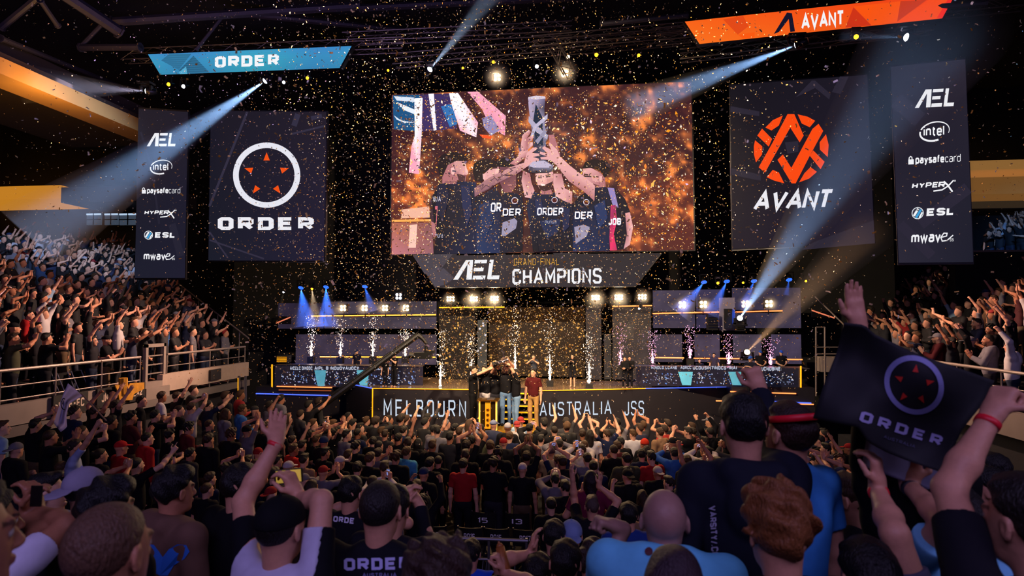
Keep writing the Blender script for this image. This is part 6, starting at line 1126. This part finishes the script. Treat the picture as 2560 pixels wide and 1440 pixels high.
CLOTHC = [('black', '121116', 15), ('charcoal', '26252c', 4), ('grey', '6c6872', 3), ('white', 'bcb6bc', 2.2), ('navy', '1a2140', 2), ('blue', '3466ac', .35), ('red', '9c1c20', .4), ('maroon', '4a1820', .7), ('tan', '8a6a50', .6), ('pale-blue', '8aa8c8', .6), ('olive', '3f4030', .6)]
STY = [('short', 6), ('fade', 5), ('buzz', 3), ('messy', 2), ('curly', .8), ('long', 1.3), ('cap', 1.5), ('capback', .8), ('beanie', .7), ('bun', .4)]
r3 = random.Random(21)
ch = lambda L: r3.choices(L, [q[-1] for q in L])[0]
ORD = 'first second third fourth fifth sixth seventh eighth ninth tenth eleventh twelfth thirteenth fourteenth fifteenth sixteenth seventeenth eighteenth nineteenth twentieth'.split()
TENS = {2: ('twentieth', 'twenty-'), 3: ('thirtieth', 'thirty-'), 4: ('fortieth', 'forty-')}
def ordw(n): return ORD[n - 1] if n <= 20 else TENS[n // 10][0] if n % 10 == 0 else TENS[n // 10][1] + ORD[n % 10 - 1]
def inpoly(x, y, P):
    r = False; j = len(P) - 1
    for i in range(len(P)):
        (xi, yi), (xj, yj) = P[i], P[j]
        if (yi > y) != (yj > y) and x < (xj - xi) * (y - yi) / (yj - yi) + xi: r = not r
        j = i
    return r
SPOTS = []   # zone, row, x, y, z, rz
SX, SY = -1.3, 19.5
face = lambda x, y, j: math.atan2(-(SX - x), SY - y) + r3.uniform(-j, j)
row = 0
Y = 9.0
while Y < 15.9:
    n = 0; x = -6.5 + r3.uniform(0, .3)
    while x < 5.8:
        X, Yy = x + r3.uniform(-.09, .09), Y + r3.uniform(-.12, .12); p = proj((X, Yy, 1.6))
        if not (Yy > 15.6 and -3.9 < X < -.8) and not (1060 < p[0] < 1345 and Yy < 10.75): SPOTS.append(('floor', row, X, Yy, 0., face(X, Yy, .25)))
        x += .60
    Y += .66; row += 1
for i in range(4):                                   # lower tiers at the left
    for k in range(14):
        y = 8.4 + .62 * k + r3.uniform(-.1, .1)
        if y < 15.8 - .5 * i and r3.random() < .98: x = -6.6 - .8 * i - .4; SPOTS.append(('lower left tiers', i, x, y, .3 + .2 * i, face(x, y, .3) * .8))
PLf = [(-90, 905), (-90, 580), (60, 572), (130, 592), (330, 602), (338, 700), (432, 700), (480, 748), (582, 836), (582, 905)]
PRt = [(2120, 960), (2150, 800), (2190, 755), (2290, 690), (2385, 640), (2440, 636), (2560, 596), (2660, 575), (2660, 960)]
for side, x0, sg, nr, pol in (('left stand', LX, -1, 18, PLf), ('right stand', RX, 1, 10, PRt)):
    for i in range(nr):
        x = x0 + sg * (DX * i + .45); z = SZ + DZ * i
        for k in range(38):
            y = 7.4 + .60 * k + r3.uniform(-.1, .1); p = proj((x, y, z + 1.62))
            if not inpoly(p[0], p[1], pol): continue
            if side == 'left stand' and i == 0 and 118 < p[0] < 225: continue
            if r3.random() < .06: continue
            SPOTS.append((side, i, x + r3.uniform(-.08, .08), y, z, face(x, y, .3)))
for i in range(6):
    for k in range(16):
        x, y, z = 16.9 + DX * i + .45, 19.5 + .60 * k, 6.2 + .42 * i; p = proj((x, y, z + 1.6))
        if inpoly(p[0], p[1], [(2430, 640), (2430, 520), (2620, 490), (2620, 640)]) and r3.random() < .9: SPOTS.append(('right upper stand', i, x, y, z, face(x, y, .3)))
OVR = [(305, 1085, 'red', '9c1c20', 'cap', 'b01c24'), (742, 1140, 'red', 'b0201c', 'short', None), (1035, 1155, 'pale-blue', '4a9cc8', 'short', None), (1385, 1130, 'tan', '8a7468', 'beanie', '3a2434'), (1690, 1130, 'blue', '2c5cae', 'short', None), (1660, 1070, 'red', 'a01c18', 'short', None), (1630, 1100, 'black', '121116', 'beanie', 'c0301c'), (1668, 1180, 'black', '121116', 'capback', 'a8a09c'), (1500, 1125, 'black', '121116', 'buzz', None), (840, 1060, 'white', 'c4bec4', 'cap', '141418'), (470, 1090, 'maroon', '5a1c20', 'curly', None), (1230, 1060, 'navy', '1a2140', 'cap', '6a7498')]
PE = []; zone_rows = {}
for sp in SPOTS:
    zone, rw, x, y, z, rz = sp; p = proj((x, y, z + 1.62))
    if not (-60 < p[0] < 2620): continue
    if (19.4 < y < 20.8 and 10.5 < x < 17) or (22.6 < y < 23.9 and -14.6 < x < 12): continue
    stand = zone not in ('floor', 'lower left tiers'); w = [1.2, 2.2, 2.5, 1.6, 2.2, 1.6, 1.0, 1.0, .7, .7, .6, .8, .8] if stand else [5, 1.8, 1.2, .5, .5, .5, .6, .5, 1.5, .9, .2, 2.6, 3.4]
    ip = r3.choices(range(len(POSES)), w)[0]; opt = [q for q in PROTO if q['ps'] is not None and q['name'] == POSES[ip][0]]; cand = [q for q in PROTO if q.get('i', None) == ip] or opt
    pr = r3.choice(cand); cn, cc, _ = ch(CLOTHC); hs = ch(STY)[0]
    e = dict(zone=zone, row=rw, x=x, y=y, z=z, rz=rz, pr=pr, cn=cn, cc=cc, hs=hs, hcol=r3.choice(HAIRS), sk=r3.choice(SKINS), cap=r3.choice(('14141a', '14141a', '6c6872', '1c2a50', '8a1c20', 'b0a8b0')), s=r3.uniform(.94, 1.05), tr=r3.choice(('15151d', '15151d', '1c2438', '2a3450', '5c4a38', '24222a')), px=p[0], py=p[1], d=p[2]); PE.append(e); zone_rows.setdefault((zone, rw), []).append(e)
for x, y, cn, cc, hs, cp in OVR:
    e = min((q for q in PE if q['zone'] in ('floor', 'lower left tiers')), key=lambda q: (q['px'] - x) ** 2 + (q['py'] - y) ** 2); e.update(cn=cn, cc=cc, hs=hs); e['cap'] = cp or e['cap']
NROW = {'floor': max(e['row'] for e in PE if e['zone'] == 'floor') + 1}
def place(e):
    zone, rw = e['zone'], e['row']; L = sorted(zone_rows[(zone, rw)], key=lambda q: q['px']); k = L.index(e) + 1
    if zone == 'floor': where = '%s from left in the %s floor row from the back' % (ordw(k), ordw(rw + 1))
    elif zone == 'lower left tiers': where = '%s from left in the %s tier up at lower left' % (ordw(k), ordw(rw + 1))
    elif zone == 'left stand': where = '%s from the near end in %s left-stand row up' % (ordw(k), ordw(rw + 1))
    elif zone == 'right stand': where = '%s from the stage end in %s right-stand row up' % (ordw(k), ordw(rw + 1))
    else: where = '%s from left in the %s row of the far right stand' % (ordw(k), ordw(rw + 1))
    return where
PE.sort(key=lambda e: e['d'] + (3.5 if e['zone'] == 'floor' and 0 else 0))
NPERS = sum(1 for o in COL.objects if o.name.split('.')[0] == 'person'); NIND = 298 - NPERS
IND, REST = PE[:NIND], PE[NIND:]; nph = 0
GRP = {'floor': 'standing crowd on the floor', 'lower left tiers': 'crowd on the lower left tiers', 'left stand': 'crowd in the left stand', 'right stand': 'crowd in the right stand', 'right upper stand': 'crowd in the far right stand'}
for e in IND:
    pr = e['pr']; b = inst('person', pr['body'], None, e['sk']); b.location = (e['x'], e['y'], e['z'] + .005); b.rotation_euler = (0, 0, e['rz']); b.scale = (e['s'],) * 3; where = place(e)
    tag(b, '%s-%s person %s, %s' % (e['cn'], pr['top'], pr['name'], where), 'person', GRP[e['zone']])
    inst(pr['top'] if pr['top'] == 'hoodie' else 'shirt', pr['shirt'], b, lin(e['cc'])); inst('trousers', pr['tr'], b, lin(e['tr'])); st = e['hs']
    inst('cap' if st.startswith('cap') else 'beanie' if st == 'beanie' else 'hair', hair_me(st), b, lin(e['cap']) if st in ('cap', 'capback', 'beanie') else e['hcol'], pr['ps'].HM)
    if pr['name'] == 'filming' and nph < 34:
        S, E, Wr, d, n, k, sd = pr['ps'].arms[0]; S2, E2, W2, d2 = pr['ps'].arms[1][:4]; c = (Wr + W2) / 2 + np.array([0, .035, .085]); Mw = Matrix.Translation(b.location) @ Matrix.Rotation(e['rz'], 4, 'Z') @ Matrix.Scale(e['s'], 4) @ Matrix.Translation(Vector(c)) @ Matrix.Rotation(1.57 if nph % 2 else 0, 4, 'Y'); nph += 1
        make_phone(Mw, 'phone raised by the person %s' % where, True, 'phones raised in the crowd', r3.choice(('7d8ac8', 'a89cc0', 'c8a080')))
# the far crowd, too many to be told apart
def low(me_style, cache={}):
    if me_style not in cache: cache[me_style] = (cap_mesh(me_style == 'capback', .03) if me_style.startswith('cap') else hair_mesh(me_style, .026)) if me_style != 'beanie' else hair_mesh('buzz', .026)
    return cache[me_style]
Vs, Fs_, Cs, off = [], [], [], 0
def addp(V, Fq, M, c):
    global off
    V = V @ M[:3, :3].T + M[:3, 3]; Vs.append(V); Fs_.append(Fq + off); off += len(V); Cs.append(np.tile(np.array(c), (len(V), 1)))
for e in REST:
    pr = e['pr']; M = np.array(Matrix.Translation((e['x'], e['y'], e['z'] + .005)) @ Matrix.Rotation(e['rz'], 4, 'Z') @ Matrix.Scale(e['s'], 4))
    for (V, Fq), c in zip(pr['low'], (e['sk'], lin(e['cc']), lin(e['tr']))):
        addp(V, Fq, M, c)
    V, Fq = low(e['hs']); V = (V - [0, 0, .02]) * 1.13 + [0, -.004, .024]; addp(V, Fq, M @ np.array(pr['ps'].HM), lin(e['cap']) if e['hs'] in ('cap', 'capback', 'beanie') else e['hcol'])
if Vs: crowd = mesh_obj('crowd', np.concatenate(Vs), np.concatenate(Fs_), attr_mat('crowd_colour', False, .8), None, True, np.concatenate(Cs)); tag(crowd, 'distant mass of cheering people filling the far rows and stands', 'crowd', None, 'stuff')
# seats: numbered folding chairs behind the last floor row and empty seats at the left rail
CHB = mat('chair_black', '101013', .4, noise=.2)
def chair(loc, rz, label, code, group):
    t = thing('folding_chair', label, 'chair', loc, group, rz); MB().box((-.21, -.2, .42), (.21, .2, .46)).make('seat', CHB, t)
    m = MB()
    for i in range(8):
        u0, u1 = -1 + 2 * i / 8, -1 + 2 * (i + 1) / 8; f = lambda u: (u * .21, -.20 - .05 * (1 - u * u), 0); a, b = f(u0), f(u1); m.prism([(a[0], a[1], .62), (b[0], b[1], .62), (b[0], b[1], .88), (a[0], a[1], .88)], (0, .02, 0))
    m.make('backrest', CHB, t)
    for sx in (-1, 1): MB().tube((sx * .2, -.2, .9), (sx * .2, .16, 0), .012, n=6).make('leg', STEEL, t); MB().tube((sx * .19, .18, .44), (sx * .19, -.22, 0), .012, n=6).make('leg', STEEL, t)
    if code:
        cv = Canvas(lambda x, y: local_pt(None, t.matrix_world @ Vector((x, -.256, y))), (0, -1, 0)); bpy.context.view_layer.update(); cv.text(code, -.09, .71, .09, .80, 1.3, 'f4f0f8'); cv.make('lettering', t, PRINT)
for i, (px, cd) in enumerate(((1092, 'R06'), (1180, 'R016'), (1245, 'R015'), (1316, 'B017'))):
    p = U(px, 1322, 10.12); chair((p.x, 10.12, 0), 0, '%s numbered black chair from the left behind the floor crowd' % ORD[i], cd, 'numbered chairs behind the floor crowd')
for i, (px, cd) in enumerate(((1212, '15'), (1296, 'I3'), (1366, 'I9F'))):
    p = U(px, 1282, 10.9); chair((p.x, 10.9, 0), 0, '%s chair from left in the second numbered row, half hidden' % ORD[i], cd, 'numbered chairs behind the floor crowd')
for i, px in enumerate((142, 182, 216)):
    p = UX(px, 870, LX - .45); chair((p.x, p.y, SZ), -1.3, '%s empty black seat from the near end behind the left railing' % ORD[i], None, 'empty seats in the left stand')
t = thing('barrier_rail', 'low metal barrier rail in front of the near stand, below the numbered chairs', 'barrier', (-1.3, 6.6, 0))
lo = local(t); MB().tube(lo @ U(1070, 1342, 6.6), lo @ U(1320, 1352, 6.6), .02, n=8).make('rail', STEEL, t); MB().tube(lo @ U(1070, 1395, 6.6), lo @ U(1320, 1400, 6.6), .015, n=8).make('lower_rail', STEEL, t)
for px in (1075, 1222, 1316): q = U(px, 1346, 6.6); MB().tube(lo @ q, lo @ Vector((q.x, q.y, 0)), .015, n=8).make('post', STEEL, t)
# ------------------------------------------------------------------ sparks, confetti, haze
SPW = mat('spark_white', 'ffe8d8', emit=6, ec='ffdcc0'); SPP = mat('spark_pink', 'ffb8e0', emit=3.0, ec='ffa8d8')
def gerb(px, yb, yt, Y, pink, label):
    p = U(px, yb, Y); H = (U(px, yt, Y) - p).z; t = thing('spark_machine', label, 'spark machine', (p.x, Y, p.z), 'spark machines')
    MB().box((-.11, -.09, -.26), (.11, .09, -.02)).box((-.04, -.04, -.02), (.04, .04, .0)).make('machine', MATS['speaker_black'], t); r = random.Random(px); V, Fc = [], []
    def q(c, s, d):
        d = Vector(d).normalized(); w = d.cross(Vector((r.uniform(-1, 1), r.uniform(-1, 1), .3))).normalized(); k = len(V); u = w.cross(d)
        V.extend([c - d * s, c + w * s * .4, c + u * s * .4, c - w * s * .4, c - u * s * .4, c + d * s]); Fc.extend([(k, k + 1, k + 2), (k, k + 2, k + 3), (k, k + 3, k + 4), (k, k + 4, k + 1), (k + 5, k + 2, k + 1), (k + 5, k + 3, k + 2), (k + 5, k + 4, k + 3), (k + 5, k + 1, k + 4)])
    for _ in range(170):
        z = r.random() ** 1.15; w = .018 + .12 * z ** .9; q(Vector((r.gauss(0, w), r.gauss(0, w), z * H * 1.12)), r.uniform(.007, .019) * (1 if z > .3 else 1.6), (r.gauss(0, .25), r.gauss(0, .25), 1))
    for k in range(3): z0 = H * .12 * k; MB()
    sp = mesh_obj('sparks', V, Fc, SPP if pink else SPW, t); sp['kind'] = 'stuff'
    MB().tube((0, 0, 0), (0, 0, H * .42), .028, .008, 8).make('jet_core', SPP if pink else SPW, t)
for px, yb, yt, Y, pk, lb in ((778, 890, 800, 20.6, 0, 'outermost spark jet of the left wing'), (851, 890, 808, 20.6, 0, 'second spark jet from the left'), (932, 890, 800, 20.6, 0, 'third spark jet from the left'), (1013, 890, 830, 20.6, 0, 'spark jet behind the camera crane arm'), (1101, 966, 838, 18.75, 0, 'tall spark jet at the left end of the stage middle'), (1178, 938, 845, 20.2, 0, 'spark jet behind the leftmost player'), (1288, 925, 785, 20.3, 0, 'tallest spark jet, behind the players'), (1375, 950, 800, 19.3, 0, 'spark jet left of the person in the black dress'),
                              (1473, 958, 838, 18.95, 0, 'spark jet on a black box right of the black dress'), (1552, 915, 820, 20.4, 1, 'spark jet behind the two suited people'), (1632, 908, 835, 20.4, 1, 'pink spark jet at the inner end of the right desk'), (1725, 895, 822, 20.5, 1, 'pink spark jet between two dark columns'), (1822, 910, 843, 20.5, 1, 'pink spark jet left of the warm moving head'), (1927, 912, 850, 20.5, 1, 'outermost pink spark jet on the right wing')): gerb(px, yb, yt, Y, pk, lb)
spot(U(1101, 880, 18.4), U(1101, 980, 18.6), 60, (1, .8, .6), 140, .9, .3, 'spark_glow'); spot(U(1300, 850, 19.6), U(1320, 990, 18.4), 110, (1, .75, .45), 150, .9, .3, 'spark_glow'); spot(U(1473, 880, 18.6), U(1473, 980, 18.6), 60, (1, .8, .65), 140, .9, .3, 'spark_glow')
cm, ct, cb, cl = nt('gold_confetti'); oi = ct.nodes.new('ShaderNodeAttribute'); oi.attribute_name = 'col'; cl(oi.outputs['Color'], cb.inputs['Base Color']); cb.inputs['Roughness'].default_value = .35; cb.inputs['Metallic'].default_value = .25
tl = ct.nodes.new('ShaderNodeBsdfTranslucent'); cl(oi.outputs['Color'], tl.inputs['Color']); mx = ct.nodes.new('ShaderNodeMixShader'); mx.inputs[0].default_value = .4; cl(cb.outputs[0], mx.inputs[1]); cl(tl.outputs[0], mx.inputs[2]); cl(mx.outputs[0], ct.nodes['Material Output'].inputs[0])
CC = [lin(c) for c in ('ffd890', 'ffcc78', 'ffecc8', 'ffb850', 'fff8ec', 'ffd8a8')]
N = 21000
def sample(n, rg):
    out = np.zeros((0, 3))
    while len(out) < n:
        m = n * 4; x = rg.uniform(-40, 2600, m); y = rg.uniform(-20, 1120, m); Y = 4.0 + 15.2 * rg.uniform(0, 1, m) ** .62
        w = np.exp(-((x - 1180) / 620) ** 2) * np.exp(-((y - 520) / 620) ** 2) * 1.0 + .10
        w *= np.where(y > 960, .25, 1) * np.where((x < 560) & (y > 560), .5, 1) * np.where((x > 2150) & (y > 560), .35, 1)
        k = rg.uniform(0, 1, m) < w; out = np.concatenate([out, np.stack([x[k], y[k], Y[k]], 1)])
    return out[:n]
S_ = sample(N, rng); _e = np.stack([rng.uniform(1100, 1640, 3600), rng.uniform(762, 962, 3600), rng.uniform(19.6, 20.9, 3600)], 1); S_ = np.concatenate([S_, _e]); N = len(S_); CRn = np.array(CR); d = np.stack([(S_[:, 0] - 1280) / F, (720 - S_[:, 1]) / F, -np.ones(N)], 1) @ CRn.T; Pc = np.array(C0) + d * (S_[:, 2] / d[:, 1])[:, None]
keep = Pc[:, 2] > .4
keep &= ~((S_[:, 1] > 930) & (S_[:, 2] < 9)); Pc, S_ = Pc[keep], S_[keep]; n = len(Pc)
q = rng.normal(size=(n, 3)); q /= np.linalg.norm(q, axis=1)[:, None]; r_ = rng.normal(size=(n, 3)); r_ -= q * (r_ * q).sum(1)[:, None]; r_ /= np.linalg.norm(r_, axis=1)[:, None]; nn = np.cross(q, r_); ln = rng.uniform(.007, .018, n)[:, None]; wd = rng.uniform(.004, .009, n)[:, None]
Vf = np.stack([Pc - q * ln - r_ * wd, Pc - q * ln + r_ * wd, Pc + nn * ln * .3 + r_ * wd, Pc + nn * ln * .3 - r_ * wd, Pc + q * ln - r_ * wd, Pc + q * ln + r_ * wd], 1).reshape(-1, 3); b6 = np.arange(n)[:, None] * 6
Ff = np.concatenate([b6 + np.array([[0, 1, 2, 3]]), b6 + np.array([[3, 2, 5, 4]])]); colr = np.repeat(np.array(CC)[rng.integers(0, len(CC), n)], 6, 0)
tag(mesh_obj('confetti', Vf, Ff, cm, None, False, colr), 'thousands of small gold paper flakes falling all through the hall', 'confetti', None, 'stuff')
fm = []
for k in range(6):
    a = .03; V = [(-a, -.010, 0), (-a, .010, 0), (0, .012, .012 + .004 * k), (0, -.008, .012 + .004 * k), (a, -.012, .004 * k), (a, .009, 0)]; fm.append(mesh_obj('confetti_flake', V, [(0, 1, 2, 3), (3, 2, 5, 4)], cm, None, False, np.tile(np.array(CC[k]), (6, 1)), link=False))
S_ = sample(1400, np.random.default_rng(3)); c = 0
for x, y, Y in S_:
    if c >= 290: break
    Yn = 2.8 + (Y - 4) * .30
    if y > 900 or Yn > 8: continue
    o = inst('confetti_flake', fm[c % 6]); o.location = U(x, y, Yn); o.rotation_euler = tuple(rng.uniform(0, 6.3, 3)); o.scale = (float(rng.uniform(.4, .75)),) * 3; tag(o, 'small curled gold foil flake drifting in the air of the hall', 'confetti flake', 'gold flakes nearest the viewer'); c += 1
m = MB(); rr = random.Random(9)                      # flakes lying on the dark lower rows and the stage
for k in range(700):
    i = rr.randrange(5); x, y = (-6.6 - .8 * i - rr.uniform(.05, .75), rr.uniform(12.5, 18.2)) if k % 3 else (5.9 + .6 * min(i, 2) + rr.uniform(.05, .55), rr.uniform(6, 12)); z = (.3 + .2 * i if k % 3 else .3 + .4 * min(i, 2)) + .004; a = rr.uniform(0, 6); s = rr.uniform(.02, .05); u = (math.cos(a) * s, math.sin(a) * s); m.add([(x - u[0], y - u[1], z), (x + u[1] * .4, y - u[0] * .4, z + .01), (x + u[0], y + u[1], z), (x - u[1] * .4, y + u[0] * .4, z + .006)], [(0, 1, 2, 3)])
tag(mesh_obj('fallen_confetti', m.v, m.f, cm, None, False, np.tile(np.array(CC[0]), (len(m.v), 1))), 'gold flakes lying on the dark empty lower rows', 'confetti', None, 'stuff')
for p, r, lb in GLOWS:  # haze balls added to give the lamps a glare halo
    hm = MATS.get('haze_glow')
    if not hm: hm = bpy.data.materials.new('haze'); hm.use_nodes = True; t = hm.node_tree; t.nodes.remove(t.nodes['Principled BSDF']); vsn = t.nodes.new('ShaderNodeVolumeScatter'); tc = t.nodes.new('ShaderNodeTexCoord'); vl = t.nodes.new('ShaderNodeVectorMath'); vl.operation = 'LENGTH'; mr = t.nodes.new('ShaderNodeMapRange'); mr.inputs['From Min'].default_value = 0; mr.inputs['From Max'].default_value = 1; mr.inputs['To Min'].default_value = 1.0; mr.inputs['To Max'].default_value = 0; mr.interpolation_type = 'SMOOTHERSTEP'; t.links.new(tc.outputs['Object'], vl.inputs[0]); t.links.new(vl.outputs['Value'], mr.inputs['Value']); t.links.new(mr.outputs[0], vsn.inputs['Density']); t.links.new(vsn.outputs[0], t.nodes['Material Output'].inputs['Volume']); MATS['haze_glow'] = hm
    o = MB().lathe([(math.sin(math.pi * i / 10) + .004, -math.cos(math.pi * i / 10)) for i in range(11)], 20).make('haze', hm); o.location = p + Vector((0, -.12, 0)); o.scale = (r * 1.25,) * 3; tag(o, 'added haze halo around the ' + ' '.join(lb.split()[:11]), 'light beam', None, 'stuff')
# haze lit by the moving heads: real scattering inside each beam, lit by a spot in the lamp
for p, q, ln, ang, c, pw, dens, lb in BEAMS:
    d = (q - p).normalized(); hm = MATS.get('haze_%s' % dens)
    if not hm:
        hm = bpy.data.materials.new('haze'); hm.use_nodes = True; t = hm.node_tree; t.nodes.remove(t.nodes['Principled BSDF']); vsn = t.nodes.new('ShaderNodeVolumeScatter'); vsn.inputs['Density'].default_value = dens; vsn.inputs['Anisotropy'].default_value = 0.0; t.links.new(vsn.outputs[0], t.nodes['Material Output'].inputs['Volume']); MATS['haze_%s' % dens] = hm
    tn = math.tan(math.radians(ang / 2)) * 1.08; M = d.to_track_quat('Z', 'Y').to_matrix().to_4x4(); r0 = .10 if ln > 2 else .05; st = r0 / tn * .0
    o = MB().lathe([(.05 if ln > 2 else .025, .06), (tn * ln + .05, ln)], 32, M).make('haze', hm); o.location = p; tag(o, lb, 'light beam', None, 'stuff')
    spot(p + d * .05, q, pw, c, ang, .75, .02, 'beam_lamp')
